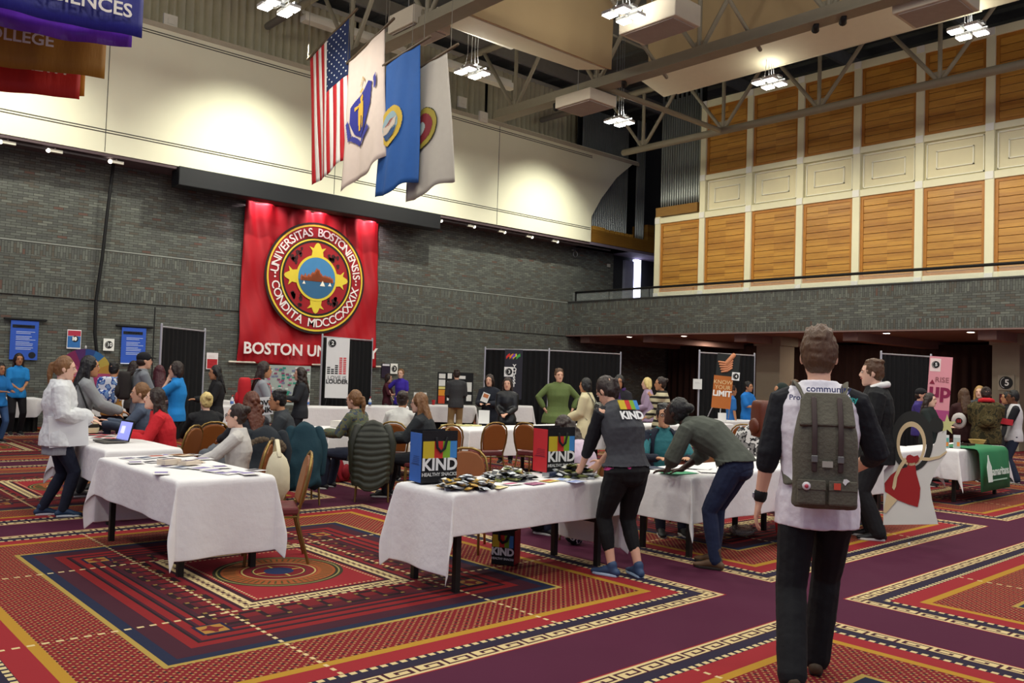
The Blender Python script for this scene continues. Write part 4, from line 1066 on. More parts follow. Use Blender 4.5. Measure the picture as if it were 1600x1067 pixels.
        for i, (c_, dv, rx, ry) in enumerate(L_):
            k_ = i/(len(L_)-1); rg = (Vector((1, 0, 0))*(1-k_)+rgt*k_).normalized(); bl_ = 1+(b_-1)*(1.0 if i < len(L_)-2 else .4)
            rr.append(ringat(c_, dv, rx*bl_+off, ry*bl_+off*1.05, rg))
        mb.loft(rr)
        for sd in (1, -1):
            mb.tube([(ush+rgt*sd*.05+d3*.02)*s_, (ush+rgt*sd*.05+d3*.02)*(1-stub)*s_+(sh[sd]-rgt*sd*.015-d3*.012)*stub*s_], [(.052+off)*s_, (.052+off)*s_], 10)
    trunk(bb, 0)
    for sd in (1, -1):
        ar = 1.0 if male else .88
        ar *= 1+(B-1)*.6
        bb.tube([sh[sd]*s_, (sh[sd]*.5+E_[sd]*.5)*s_, E_[sd]*s_, (E_[sd]*.65+W_[sd]*.35)*s_, W_[sd]*s_], [.050*ar*s_, .044*ar*s_, .036*ar*s_, .038*ar*s_, .026*ar*s_], 12)
        fd = (W_[sd]-E_[sd]).normalized()
        hdv = (handdir or {}).get(sd)
        dh, nh = (Vector(hdv[0]), Vector(hdv[1])) if hdv else (fd, Vector((-sd, 0, 0)) if abs(fd.z) > .6 else Vector((0, 0, -1)))
        if abs(dh.normalized().dot(nh.normalized())) > .95: nh = Vector((-sd, .2, 0))
        cv = curl.get(sd, .5) if isinstance(curl, dict) else curl
        hb = MB(); hand(hb, W_[sd]*s_+fd*.005, dh, nh, sd, s_, cv, 1 if lod else 0); bb.add(hb.v, hb.f)
        th = (.082+.004*fem)*(1+(B-1)*.8)
        bb.tube([hip[sd]*s_, (hip[sd]*.6+K_[sd]*.4)*s_, K_[sd]*s_, (K_[sd]*.68+A_[sd]*.32+Vector((0, -.008, 0)))*s_, A_[sd]*s_], [th*s_, th*.88*s_, .055*s_, .052*s_, .034*s_], 12)
        fa = R(ft[sd][3]) if len(ft[sd]) > 3 else R(-6*sd)
        fdv = Vector((math.sin(-fa), math.cos(fa), 0)); pz = ft[sd][4] if len(ft[sd]) > 4 else 0
        a_ = A_[sd]
        fdn = (fdv*math.cos(R(pz))+Vector((0, 0, -math.sin(R(pz))))).normalized(); upf = Vector((0, 0, 1))
        heel = a_-fdn*.045+Vector((0, 0, -.045)); ball = a_+fdn*.12+Vector((0, 0, -.052)); toe = a_+fdn*.165+Vector((0, 0, -.056))
        bb.tube([heel*s_, (a_+fdn*.03-Vector((0, 0, .03)))*s_, ball*s_, toe*s_], [(.026*s_, .030*s_), (.036*s_, .032*s_), (.022*s_, .038*s_), (.014*s_, .030*s_)], 10, ref=(0, 0, 1))
        # shoe
        sm = MB(); sb_ = MB()
        sm.tube([(heel-fdn*.004)*s_, (a_+fdn*.02-Vector((0, 0, .028)))*s_, (a_+fdn*.07-Vector((0, 0, .036)))*s_, (ball-Vector((0, 0, .0)))*s_, (toe+fdn*.012)*s_], [(.036*s_, .036*s_), (.046*s_, .040*s_), (.036*s_, .042*s_), (.028*s_, .047*s_), (.020*s_, .036*s_)], 12, ref=(0, 0, 1))
        sm.tube([(a_-fdn*.006-Vector((0, 0, .03)))*s_, (a_-fdn*.004+Vector((0, 0, .02 if shoes is not None and not str(shoes).startswith('boot') else .09)))*s_], [.042*s_, .043*s_], 12)
        shc = shoes.replace('boot', '') if isinstance(shoes, str) else shoes[0]
        so = sm.build('shoe', fab(shc, .1, .1, .6), e_, voxel=max(vx*.8, .008), smo=3)
        # sole as a flat slab under the shoe
        pol = [(-.058, -.030), (-.062, 0), (-.058, .030), (-.02, .036), (.08, .042), (.13, .047), (.165, .036), (.188, .012), (.188, -.012), (.165, -.034), (.13, -.043), (.08, -.038), (-.02, -.034)]
        zz = (a_.z-.080)*s_
        base = Vector((a_.x*s_, a_.y*s_, max(0.0, zz)))
        sidev = Vector((fdv.y, -fdv.x, 0))
        pm = frame_mtx(base, fdn if pz else fdv, Vector((0, 0, 1)).cross(fdn if pz else fdv))
        sb_.prism([(x_*s_, y_*s_) for x_, y_ in pol], .024*s_, pm)
        solec = shoes[1] if isinstance(shoes, tuple) else ('2a211a' if str(shoes).startswith('boot') else 'c9c6c0')
        sb_.build('sole', M(solec, .7), so, bevel=.006)
    bb.build('body', M(SK[skin], .55, .06, 12, spec=.35), e_, smooth=True, voxel=vx, smo=2 if lod else 1)
    # face
    ew = MB(); ei = MB(); eb = MB(); lp = MB()
    for sd in (1, -1):
        ew.ell(hpnt(sd*.030, .0885, .012), (.0125*sh_, .006*sh_, .0065*sh_), 10, 6, rot=Rh)
        ei.ell(hpnt(sd*.030, .0945, .012), (.0056*sh_, .002*sh_, .0058*sh_), 10, 6, rot=Rh)
        eb.tube([hpnt(sd*.014, .098, .029), hpnt(sd*.030, .097, .034), hpnt(sd*.046, .085, .029)], [(.003*sh_, .004*sh_)]*3, 6)
    lp.tube([hpnt(-.020, .090, -.049), hpnt(-.007, .100, -.046), hpnt(.007, .100, -.046), hpnt(.020, .090, -.049)], [(.004*sh_, .004*sh_), (.0065*sh_, .006*sh_), (.0065*sh_, .006*sh_), (.004*sh_, .004*sh_)], 8)
    if lod:
        eo = ew.build('eyes', M('e8e4de', .3, 0), e_, smooth=True); ei.build('iris', M('20140e', .2, 0), eo, smooth=True)
    else: ei.v = [tuple(Vector(v)) for v in ei.v]; ei.build('eyes', M('20140e', .2, 0), e_, smooth=True)
    hc_ = hair[1] if hair[1] in HC else 'dark'
    eb.build('eyebrows', M(HC[hc_], .8, .1), e_); lp.build('lips', M('a8544c' if skin not in ('dark', 'brown') else '5a2a24', .5, .05), e_, smooth=True)
    if glasses:
        gm = MB()
        for sd in (1, -1):
            for i in range(14):
                a1, a2 = 2*PI*i/14, 2*PI*(i+1)/14
                gm.tube([hpnt(sd*.031+.022*math.cos(a1), .106, .010+.017*math.sin(a1)), hpnt(sd*.031+.022*math.cos(a2), .106, .010+.017*math.sin(a2))], .0022*sh_, 5, round_ends=False)
            gm.tube([hpnt(sd*.053, .104, .014), hpnt(sd*.080, .04, .016), hpnt(sd*.082, -.01, .01)], .0022*sh_, 5)
        gm.tube([hpnt(-.010, .107, .014), hpnt(.010, .107, .014)], .0022*sh_, 5); gm.build('glasses', M('14100e', .3), e_)
    # hair
    st, hcol = hair; hm = MB(); hmt = hairmat(hcol) if hcol in HC else fab(hcol)
    def cap(k=1.0, back=-.024, up=.020):
        back += .009; up += .012
        hm.ell(hpnt(0, back, up), (.087*k*sh_, .094*k*sh_, .110*k*sh_), 16, 12, rot=Rh)
        hm.ell(hpnt(0, back-.02, up-.035), (.078*k*sh_, .074*k*sh_, .085*k*sh_), 14, 10, rot=Rh)
    dn = lambda x_, y_, z_: hpnt(x_, y_, z_)
    def world_dn(x_, y_, z_, drop):
        p_ = Vector(hpnt(x_, y_, z_)); return p_+Vector((0, 0, -drop*s_))
    rnd = random.Random(int(loc.x*1000) % 997)
    if st == 'short':
        cap(.99, -.020, .026)
        for i in range(16 if lod else 6):
            a_ = rnd.random()*2*PI; hm.ell(hpnt(.05*math.cos(a_), -.02+.06*math.sin(a_), .105+.012*rnd.random()), (.03*sh_, .03*sh_, .022*sh_), 6, 5)
    elif st == 'quiff':
        cap(1.0, -.022, .022)
        for i in range(60):
            a_ = rnd.random()*2*PI; r_ = rnd.random()**.5; x_ = .068*r_*math.cos(a_); y_ = -.015+.078*r_*math.sin(a_); z_ = .098+.028*(1-r_*r_)
            d_ = Vector((x_*.05+.020*(rnd.random()-.5), .016+.02*rnd.random(), .030+.026*rnd.random())) if 1 else None; p_in = .86; x_ *= p_in; p0 = Vector((x_, y_, z_-.01))
            hm.tube([hpnt(*p0), hpnt(*(p0+d_*.6)), hpnt(*(p0+d_+Vector((.008*(rnd.random()-.5), .014, 0))))], [.015*sh_, .011*sh_, .004*sh_], 6)
    elif st in ('long', 'wavy', 'curly'):
        cap(1.03, -.022, .020)
        L_ = .30 if st == 'long' else .24
        bk = Vector(hpnt(0, -.07, 0)); base = ush-fwd(d3)*0
        back_t = (ush*s_+Vector((0, 0, -.10*sh_)))+Rh @ Vector((0, -.135*sh_, 0))
        hm.tube([hpnt(0, -.045, .03), hpnt(0, -.075, -.05), (Vector(hpnt(0, -.085, -.1))*.5+back_t*.5), back_t], [(.055*sh_, .080*sh_), (.048*sh_, .086*sh_), (.040*sh_, .095*sh_), (.022*sh_, .075*sh_)], 12, ref=Rh @ Vector((0, 1, 0)))
        for sd in (1, -1):
            f0 = (ush*s_+Vector((0, 0, -.06*sh_)))+Rh @ Vector((sd*.085*sh_, .03*sh_, 0))
            hm.tube([hpnt(sd*.056, .018, .080), hpnt(sd*.082, -.012, .02), hpnt(sd*.082, -.030, -.06), Vector(hpnt(sd*.088, -.045, -.11))*.5+f0*.5, f0], [(.022*sh_, .022*sh_), (.020*sh_, .030*sh_), (.022*sh_, .034*sh_), (.024*sh_, .036*sh_), (.014*sh_, .024*sh_)], 8)
        if st in ('curly', 'wavy'):
            for i in range(70 if st == 'curly' else 26):
                u_ = rnd.random(); a_ = PI+rnd.random()*PI*1.0
                if st == 'curly': a_ = rnd.random()*2*PI*.8+PI*.6
                rr_ = .095+.05*u_; pz_ = .07-.30*u_
                hm.ell(hpnt(rr_*math.cos(a_), -.03+rr_*.75*math.sin(a_), pz_), (.026*sh_,)*3, 6, 5)
    elif st in ('pony', 'bun', 'ponylong'):
        cap(.99, -.022, .022)
        if st == 'bun': hm.ell(hpnt(0, -.105, .075), (.045*sh_, .04*sh_, .042*sh_), 10, 8)
        else:
            ln = .22 if st == 'pony' else .34
            hm.tube([hpnt(0, -.095, .055), hpnt(0, -.128, .040), world_dn(0, -.140, .03, .08), world_dn(0, -.125, .02, ln)], [.016*sh_, .024*sh_, .030*sh_, .010*sh_], 10)
    elif st == 'bob':
        cap(1.05, -.022, .018)
        hm.tube([hpnt(0, -.04, .03), hpnt(0, -.06, -.04), hpnt(0, -.055, -.11)], [(.06*sh_, .09*sh_), (.055*sh_, .098*sh_), (.035*sh_, .088*sh_)], 12, ref=Rh @ Vector((0, 1, 0)))
        for sd in (1, -1): hm.tube([hpnt(sd*.055, .04, .07), hpnt(sd*.082, .02, .0), hpnt(sd*.084, .0, -.08)], [.02*sh_, .024*sh_, .016*sh_], 8)
    if st == 'hijab':
        cap(1.06, -.012, .014)
        hm.tube([hpnt(0, -.03, -.02), hpnt(0, -.03, -.12), (neckb*s_)], [(.075*sh_, .08*sh_), (.062*sh_, .07*sh_), (.085*sh_, .11*sh_)], 12, ref=Rh @ Vector((0, 1, 0)))
        for sd in (1, -1): hm.tube([hpnt(sd*.03, .05, .10), hpnt(sd*.076, .035, .02), hpnt(sd*.055, .06, -.09)], [.02*sh_, .02*sh_, .03*sh_], 8)
        hm.build('headscarf', fab(hcol), e_, smooth=True, voxel=max(vx, .009), smo=3)
    elif st == 'cap':
        hm.ell(hpnt(0, -.03, -.01), (.084*sh_, .084*sh_, .08*sh_), 14, 10, rot=Rh); hm.build('hair', hairmat('dark'), e_, smooth=True, voxel=max(vx, .009), smo=3)
        cm = MB(); cm.ell(hpnt(0, -.010, .048), (.090*sh_, .105*sh_, .085*sh_), 16, 10, rot=Rh); cm.tube([hpnt(0, .07, .058), hpnt(0, .115, .050), hpnt(0, .16, .040)], [(.008*sh_, .062*sh_), (.007*sh_, .062*sh_), (.006*sh_, .045*sh_)], 12, ref=Rh @ Vector((0, 0, 1)))
        cm.build('cap', fab(hcol), e_, smooth=True, voxel=max(vx*.7, .008), smo=1)
    else:
        hm.build('hair', hmt, e_, smooth=True, voxel=max(vx*.9, .008), smo=4 if st not in ('curly', 'quiff') else 2, disp=.012 if st not in ('curly',) else 0, dscale=.03)
    # garments
    def garment(nm, mt_, slv=1.0, off=.014, hem=None, flare=0, slmt=None, loose=.012, disp=.012, neck=True, sleeves=True, b_=B, soff=None):
        g_ = MB(); trunk(g_, off, hem=hem, flare=flare, b_=b_, stub=.45 if slmt else (1.0 if sleeves else .15))
        sl = MB() if slmt else g_
        if sleeves:
            so2 = off if soff is None else soff
            for sd in (1, -1):
                ar = (1.0 if male else .9)*(1+(B-1)*.6)
                S_, E2, W2_ = sh[sd], E_[sd], W_[sd]
                pts = [(S_-rgt*sd*.03)]; rd = [(.052*ar+so2)]
                if slmt: pts = [ush*.25+S_*.75+d3*.012]; rd = [.044*ar+so2]
                pts.append(S_); rd.append(.052*ar+so2)
                if slv <= .45: pts.append(S_+(E2-S_)*(slv/.5)); rd.append(.050*ar+so2+loose*.6)
                else:
                    pts.append(S_*.5+E2*.5); rd.append(.046*ar+so2+loose*.3)
                    pts.append(E2); rd.append(.040*ar+so2+loose*.5)
                    k_ = min(1, (slv-.5)/.5)
                    if k_ > .5: pts.append(E2*.6+W2_*.4); rd.append(.040*ar+so2+loose*.4)
                    pts.append(E2+(W2_-E2)*k_*.985); rd.append(.030*ar+so2+loose*.4)
                sl.tube([p_*s_ for p_ in pts], [r_*s_ for r_ in rd], 12)
        gm_ = g_.build(nm, mt_, e_, smooth=True, voxel=vx, smo=3, disp=disp if lod else 0, dscale=.09)
        if slmt: sl.build('sleeves', slmt, e_, smooth=True, voxel=vx, smo=2, disp=disp if lod else 0, dscale=.07)
        return gm_
    t_ = top or {}
    tops = t_ if isinstance(t_, list) else [t_]
    for tt in tops:
        tt = dict(tt); col = tt.pop('c', '333333'); mt_ = tt.pop('mat', None) or fab(col); nm = tt.pop('n', 'shirt'); sc_ = tt.pop('sc', None)
        tt.setdefault('hem', .10)
        garment(nm, mt_, slmt=fab(sc_) if sc_ else None, **tt)
    # trousers
    bt_ = dict(bottom or {}); col = bt_.get('c', '1c1c20'); ln = bt_.get('len', 1.0); fit = bt_.get('fit', .008)
    pm_ = MB(); rr = [ringat(Pv-d1*.09, d1, .14*B+fit, .10*B+fit, Vector((1, 0, 0))), ringat(Pv-d1*.02, d1, .176*B+fit, .128*B+fit, Vector((1, 0, 0))), ringat(Pv+d1*.07, d1, (.162*B)+fit, .116*B+fit, Vector((1, 0, 0)))]
    pm_.loft(rr)
    pm_.ell((Pv-d1*.02)*s_+Vector((0, -.035*s_, -.03*s_)), (.140*B*s_, .092*B*s_, .09*s_), 12, 8)
    for sd in (1, -1):
        th = (.086+.004*fem)*B+fit; k_ = K_[sd]; a_ = A_[sd]
        pts = [hip[sd], hip[sd]*.6+k_*.4, k_]; rd = [th, th*.92, .060+fit*legrad*1.3]
        if ln > .5:
            q_ = min(1, (ln-.5)/.5); pts += [k_*.66+a_*.34 if q_ > .4 else k_*.8+a_*.2]; rd += [.056+fit*legrad*1.6]
            if q_ > .4: pts += [k_+(a_-k_)*q_+Vector((0, 0, -.01))]; rd += [(.040 if fit < .012 else .052)+fit*legrad*1.5]
        pm_.tube([p_*s_ for p_ in pts], [r_*s_ for r_ in rd], 12)
    pm_.build(bt_.get('n', 'trousers'), bt_.get('mat') or fab(col), e_, smooth=True, voxel=vx, smo=3, disp=.010 if lod else 0, dscale=.10)
    if extra: extra(e_, dict(s=s_, hp=hpnt, sh=sh, W=W_, E=E_, ush=ush, chest=chest, waist=waist, neckb=neckb, P=Pv, rgt=rgt, d3=d3, d2=d2, A=A_, K=K_, ringat=ringat, vx=vx, trunk=trunk))
    e_['_info'] = 0; del e_['_info']
    PE.append((e_, dict(s=s_, hp=hpnt, sh=sh, W=W_, E=E_, ush=ush, chest=chest, waist=waist, neckb=neckb, P=Pv, A=A_, K=K_)))
    return e_
def at(e_, p_):
    """local point of a person -> world"""
    return (Matrix.Translation(e_.location) @ e_.rotation_euler.to_matrix().to_4x4()) @ Vector(p_)
def bg(px, ptop, dist, face, **kw):
    """standing figure placed along the pixel column px at a given distance; height from the head top"""
    H = max(1.5, min(1.9, ZP(px, ptop, dist)))
    return person(D(px, dist), face, H=H, **kw)
def seated(px, ptop, dist, face, **kw):
    z = ZP(px, ptop, dist); H = max(1.45, min(1.95, (z-.50)/.865*1.75)) if not kw.get('lean') else 1.7
    return person(D(px, dist), face, H=H, sit=True, **kw)
FRONT = {1: (.07, .27, 1.02), -1: (-.06, .28, 1.04)}
HOLD = {1: (.10, .34, 1.14), -1: (-.12, .34, 1.14)}
SITT = {1: (.16, .44, .78), -1: (-.16, .44, .78)}
# --- the walker with the backpack ---
BPM = person(Vector((4.39, 2.345, 0)), 96, H=1.87, hipz=.925, sex='m', lod=2, label='person seen from behind walking, grey-green backpack over a white and black raglan shirt', skin='light', hair=('quiff', 'brown'),
  top=dict(c='e9e4ea', sc='15161c', slv=.64, hem=.13, off=.030, soff=.016, loose=.012), bottom=dict(c='0e0e11', fit=.012), shoes=('4a3a28', '2a2018'), twist=-4, head=(-3, -2), lean=3,
  hands={-1: (-.29, .04, .86), 1: (.20, .27, 1.06)}, elbow={-1: (-.3, -.9, 0), 1: (.7, -.8, -.3)}, curl={-1: .55, 1: .7},
  feet={1: (.025, .17, .085, -8), -1: (-.13, -.27, .12, 6, 26)}, build=1.02, hk=1.10, shk=.93)
# --- snack table host ---
KW = person(Vector((5.42, 4.56, 0)), 130, H=1.68, sex='f', lod=2, label='person in a charcoal KIND shirt, black leggings and blue running shoes', skin='light', hair=('pony', 'dark'),
  top=[dict(c='d34a8c', n='undershirt', sleeves=False, hem=.0, off=.004), dict(c='3c3d42', sc='12131a', slv=.74, hem=-.045, off=.020, soff=.014)], bottom=dict(c='0c0c0e', fit=.008, len=.80), shoes=('33496a', 'b4cbe0'), lean=14, lean2=18, head=(8, -34),
  hands={-1: (-.16, .44, .86), 1: (.05, .46, .88)}, handdir={-1: ((0, .5, -.6), (1, 0, 0)), 1: ((-.2, .5, -.5), (-1, 0, 0))}, feet={1: (.11, -.05, .08, -14), -1: (-.09, .06, .08, 22)}, build=1.2)
# --- bending writer ---
BW = person(Vector((6.38, 4.38, 0)), 158, H=1.74, sex='f', lod=2, label='person in a grey-green sweater, jeans and tan boots bending over to write on the table', skin='dark', hair=('bun', 'black'),
  top=dict(c='4b4f46', slv=.62, hem=-.05, off=.026, loose=.022), bottom=dict(c='1d2742', fit=.008), shoes='boot5a4028', lean=58, lean2=12, head=(0, 14), hipy=-.20, hipz=.90,
  hands={-1: (-.06, .42, .80), 1: (.10, .36, .80)}, elbow={-1: (-.9, -.3, -.1), 1: (.9, -.3, -.1)}, handdir={-1: ((.2, 1, -.1), (0, 0, -1)), 1: ((-.3, 1, -.1), (0, 0, -1))}, feet={1: (.10, .02, .08, -6), -1: (-.12, -.08, .08, 4)}, build=1.08)
# --- hoodie man ---
def ring_extra(items):
    def f_(e_, q):
        for nm, col, pts, r_ in items:
            tube_part(e_, nm, fab(col), [q['neckb']*q['s']+Vector(p_) for p_ in pts], r_, q['vx'] if r_ > .02 else 0)
    return f_
HOODPTS = ((-.07, .04, .0), (-.095, -.04, .03), (-.05, -.11, .045), (.05, -.11, .045), (.095, -.04, .03), (.07, .04, 0))
LANY = ((-.07, -.02, .02), (-.06, .09, -.04), (0, .155, -.25), (.06, .09, -.04), (.07, -.02, .02))
HM = person(D(1372, 9.9), 182, H=1.88, sex='m', lod=2, label='person in a black hooded sweatshirt with white hood lining and red lanyard facing left', skin='pale', hair=('short', 'brown'),
  top=dict(c='101114', slv=1, hem=.16, off=.035, loose=.02, n='hoodie'), bottom=dict(c='1a1a1d', fit=.016), shoes='141416', hands={1: (.22, .22, .92), -1: (-.2, .25, .95)}, lean=2, build=1.12,
  extra=ring_extra([('hood', 'e6e4e0', HOODPTS, .036), ('lanyard', 'b31d24', LANY, .008)]))
# --- white coat at far left ---
WC = person(G(84, 806), 2, H=1.64, sex='f', lod=2, label='person in a white puffer coat and navy leggings with a brown ponytail at the left', skin='pale', hair=('ponylong', 'lbrown'), hipz=.9,
  top=[dict(c='8f8f93', n='sweater', slv=.3, hem=.22, off=.020), dict(c='d9dada', n='coat', slv=1, hem=.12, off=.045, loose=.03, flare=.01, disp=.02)], bottom=dict(c='151a2c', fit=.006), shoes=('1c3350', 'c9ccd0'), head=(-6, -4),
  hands={1: (.13, .26, 1.10), -1: (-.12, .30, 1.06)}, elbow={1: (.5, -.8, -.4), -1: (-.5, -.8, -.4)}, feet={1: (.08, .08, .08, -5), -1: (-.10, -.12, .08, 4)}, build=1.05)
P3 = person(D(128, 11.45), 8, H=1.66, sex='f', lod=1, label='person with long black hair in a grey sweater reaching over the laptop table', skin='tan', hair=('long', 'black'),
  top=dict(c='8d8f90', slv=1, hem=.10, off=.026), bottom=dict(c='14151a'), shoes='55504c', hands={1: (.12, .44, 1.08), -1: (-.10, .40, 1.05)}, lean=6)
# --- far left wall ---
bg(29, 553, 20.9, 285, label='person in a bright blue shirt with hands clasped before the blue poster', skin='tan', hair=('long', 'dark'), top=dict(c='1f86cf', slv=.36, hem=.10), bottom=dict(c='15151a'), hands=FRONT)
bg(1, 573, 19.0, 300, label='person in a blue shirt and jeans cut off by the left edge', skin='tan', hair=('long', 'black'), top=dict(c='1f78c0', slv=.4), bottom=dict(c='3b5a86'), hands=HOLD)
bg(101, 580, 18.6, 30, label='person in a blue shirt half hidden behind the grey sweater, below the prize wheel', skin='tan', hair=('bob', 'dark'), top=dict(c='2377b8', slv=.4), bottom=dict(c='222430'), hands=HOLD)
P4 = bg(178, 567, 15.5, 70, sex='m', label='person with an ochre sleeve wearing a blue and white patterned backpack', skin='tan', hair=('short', 'black'), top=dict(c='b5823c', slv=1, hem=.1, off=.02), bottom=dict(c='1b2030'), hands=HOLD)
P5 = bg(222, 551, 14.6, 12, sex='m', label='person in a black cap and grey shirt facing right near the dark booth', skin='light', hair=('cap', '15151a'), top=dict(c='7b7f84', slv=.5, hem=.10, off=.022), bottom=dict(c='1e222c'), hands=HOLD)
bg(208, 565, 17.5, 20, label='person in dark clothes and a wool hat behind the black cap', skin='light', hair=('long', 'dark'), top=dict(c='3a3632', slv=1), bottom=dict(c='20222a'), hands=FRONT)
bg(250, 572, 15.5, 100, label='person with long maroon hair in a dark coat seen from behind', skin='light', hair=('long', 'maroon'), top=dict(c='2b2128', slv=1, hem=.2, off=.03), bottom=dict(c='17171c'), hands=FRONT)
bg(279, 566, 13.8, 172, label='person in a bright blue shirt and glasses with a hand on the chin', skin='light', hair=('bob', 'dark'), glasses=True, top=dict(c='1f86cf', slv=.38, hem=.1, off=.024), bottom=dict(c='14141a'), hands={1: (.06, .22, 1.10), -1: (-.04, .15, 1.44)}, elbow={-1: (-.5, .2, -.8)})
bg(340, 572, 15.0, 190, label='person with long black hair in black left of the red backpack', skin='tan', hair=('long', 'black'), top=dict(c='17171a', slv=1, hem=.14, off=.024), bottom=dict(c='15151a'), hands=HOLD)
P9 = bg(410, 566, 13.6, 5, label='person with long dark hair and a grey sweater wearing a red backpack', skin='tan', hair=('long', 'dark'), top=dict(c='8f9296', slv=1, hem=.1, off=.024), bottom=dict(c='202634'), hands=HOLD)
bg(472, 575, 15.8, 185, label='person with curly dark hair, dark jacket over a blue shirt, facing left', skin='light', hair=('curly', 'dark'), top=[dict(c='2a6fb0', slv=.3, hem=.08), dict(c='24272c', slv=1, hem=.14, off=.03, n='jacket')], bottom=dict(c='15161c'), hands=HOLD)
bg(606, 585, 22.6, 345, label='person in a maroon shirt facing the purple shirt', skin='light', hair=('bob', 'dark'), top=dict(c='4a1a26', slv=.6), bottom=dict(c='5a5a58'), hands=HOLD)
bg(627, 577, 22.4, 250, label='person in a purple shirt with one hand on the hip', skin='pale', hair=('pony', 'lbrown'), top=dict(c='3d2aa0', slv=.38, hem=.12), bottom=dict(c='1c2440'), hands={1: (.24, .05, 1.0), -1: (-.08, .25, 1.05)}, elbow={1: (1, -.2, 0)})
bg(714, 578, 21.0, 95, sex='m', label='person in a charcoal shirt and khaki trousers reading the display board', skin='light', hair=('short', 'dark'), top=dict(c='3b3c3e', slv=1, hem=.12, off=.03), bottom=dict(c='9c8358', fit=.02), shoes='4a3020', hands={1: (.12, .26, 1.05), -1: (-.12, .26, 1.05)})
bg(766, 586, 16.6, 255, label='person in a dark navy coat holding a leaflet, left of the two in black', skin='light', hair=('bob', 'dark'), top=dict(c='171b26', slv=1, hem=.16, off=.036, n='coat'), bottom=dict(c='121218'), hands=HOLD)
bg(794, 591, 15.6, 262, label='person in a black leather jacket, right of the two in black', skin='light', hair=('long', 'dark'), top=dict(c='101013', slv=1, hem=.10, off=.03, n='jacket', mat=M('101013', .35, .1, 4, bump=.3, bscale=10)), bottom=dict(c='111116'), hands=FRONT)
bg(873, 577, 16.5, 285, build=1.35, label='large person in a loose green tunic with hands on hips', skin='light', hair=('short', 'brown'), top=dict(c='5c6b3a', slv=.9, hem=.20, off=.028, soff=.012, flare=.05, loose=.02, n='tunic'), bottom=dict(c='2b3a56', fit=.02), hands={1: (.28, .06, .98), -1: (-.28, .06, .98)}, elbow={1: (1.3, -.2, 0), -1: (-1.3, -.2, 0)})
P17 = bg(918, 592, 14.2, 165, label='person in a cream coat with black hair carrying a grey patterned bag', skin='tan', hair=('bob', 'black'), top=dict(c='d6cba2', slv=1, hem=.30, off=.04, loose=.03, flare=.03, n='coat'), bottom=dict(c='202026'), hands=FRONT)
bg(968, 587, 15.2, 262, label='person in a dark coat with a purple scarf behind the KIND shirt', skin='tan', hair=('bob', 'black'), top=dict(c='1c1a22', slv=1, hem=.2, off=.036, n='coat'), bottom=dict(c='14141a'), hands=HOLD, extra=ring_extra([('scarf', '3d1f5a', ((-.07, .05, .0), (-.09, -.04, .02), (0, -.10, .02), (.09, -.04, .02), (.07, .05, 0), (0, .1, -.05), (-.04, .12, -.2)), .036)]))
bg(1013, 591, 17.9, 185, label='person with short blond hair in a lilac cardigan and black trousers', skin='pale', hair=('bob', 'pblond'), top=dict(c='a48fa6', slv=1, hem=.12, off=.026), bottom=dict(c='131318'), hands=FRONT)
def stripes_mat():
    m_, b_, X, Y, Z = new_mat('knit_stripes', .9)
    f = (Z/.105).fr() < .42
    N.nt.links.new(cmix(f, lin('c9bf9c'), lin('2a2622')), b_.inputs['Base Color']); return m_
bg(1035, 590, 15.6, 180, label='person in a cream sweater with dark stripes, hair tied back', skin='tan', hair=('bun', 'dark'), top=dict(mat=stripes_mat(), slv=1, hem=.16, off=.035, loose=.02, n='sweater'), bottom=dict(c='1a1a20'), hands={1: (.10, .26, 1.0), -1: (.02, .18, 1.35)})
bg(1168, 597, 20.5, 330, sex='m', label='person in a bright blue shirt standing by the beige column', skin='tan', hair=('short', 'black'), top=dict(c='1f78c8', slv=.42, hem=.12, off=.024), bottom=dict(c='8f8468'), hands=HOLD)
bg(1143, 612, 19.8, 20, sex='m', label='person in a blue shirt mostly hidden behind the orange poster', skin='tan', hair=('short', 'dark'), top=dict(c='2a6db4', slv=.42, hem=.12), bottom=dict(c='2a2a36'))
P23 = bg(1219, 600, 11.2, 30, label='person in a dark green headscarf and white top wearing a brown leather backpack', skin='tan', hair=('hijab', '16241f'), top=dict(c='c9c8c4', slv=1, hem=.12, off=.026), bottom=dict(c='1c1c22'), hands=HOLD)
bg(1242, 595, 14.5, 80, label='person with brown hair just visible left of the raglan shoulder', skin='light', hair=('short', 'brown'), top=dict(c='4a4038', slv=1), bottom=dict(c='20202a'))
bg(1437, 607, 17.2, 345, sex='m', label='person in a black cap and purple top behind the wavy hair', skin='light', hair=('cap', '17161a'), top=dict(c='3c2f78', slv=1, off=.026), bottom=dict(c='15151a'), hands=HOLD)
bg(1451, 615, 15.7, 340, label='person with wavy dark hair in a black jacket behind the cut-out board', skin='pale', hair=('wavy', 'dark'), top=[dict(c='d8d4d0', slv=.3, hem=.05), dict(c='1c2422', slv=1, hem=.12, off=.032, n='jacket')], bottom=dict(c='15151a'), hands=HOLD)
bg(1507, 608, 17.3, 110, label='person with long brown hair in a maroon jacket, back turned', skin='light', hair=('long', 'brown'), top=dict(c='3a1c1c', slv=1, hem=.16, off=.03), bottom=dict(c='17171c'), hands=HOLD)
bg(1531, 604, 19.6, 260, label='person with blond hair behind the camouflage jacket', skin='pale', hair=('long', 'blond'), top=dict(c='4a4e52', slv=1), bottom=dict(c='20202a'), hands=HOLD)
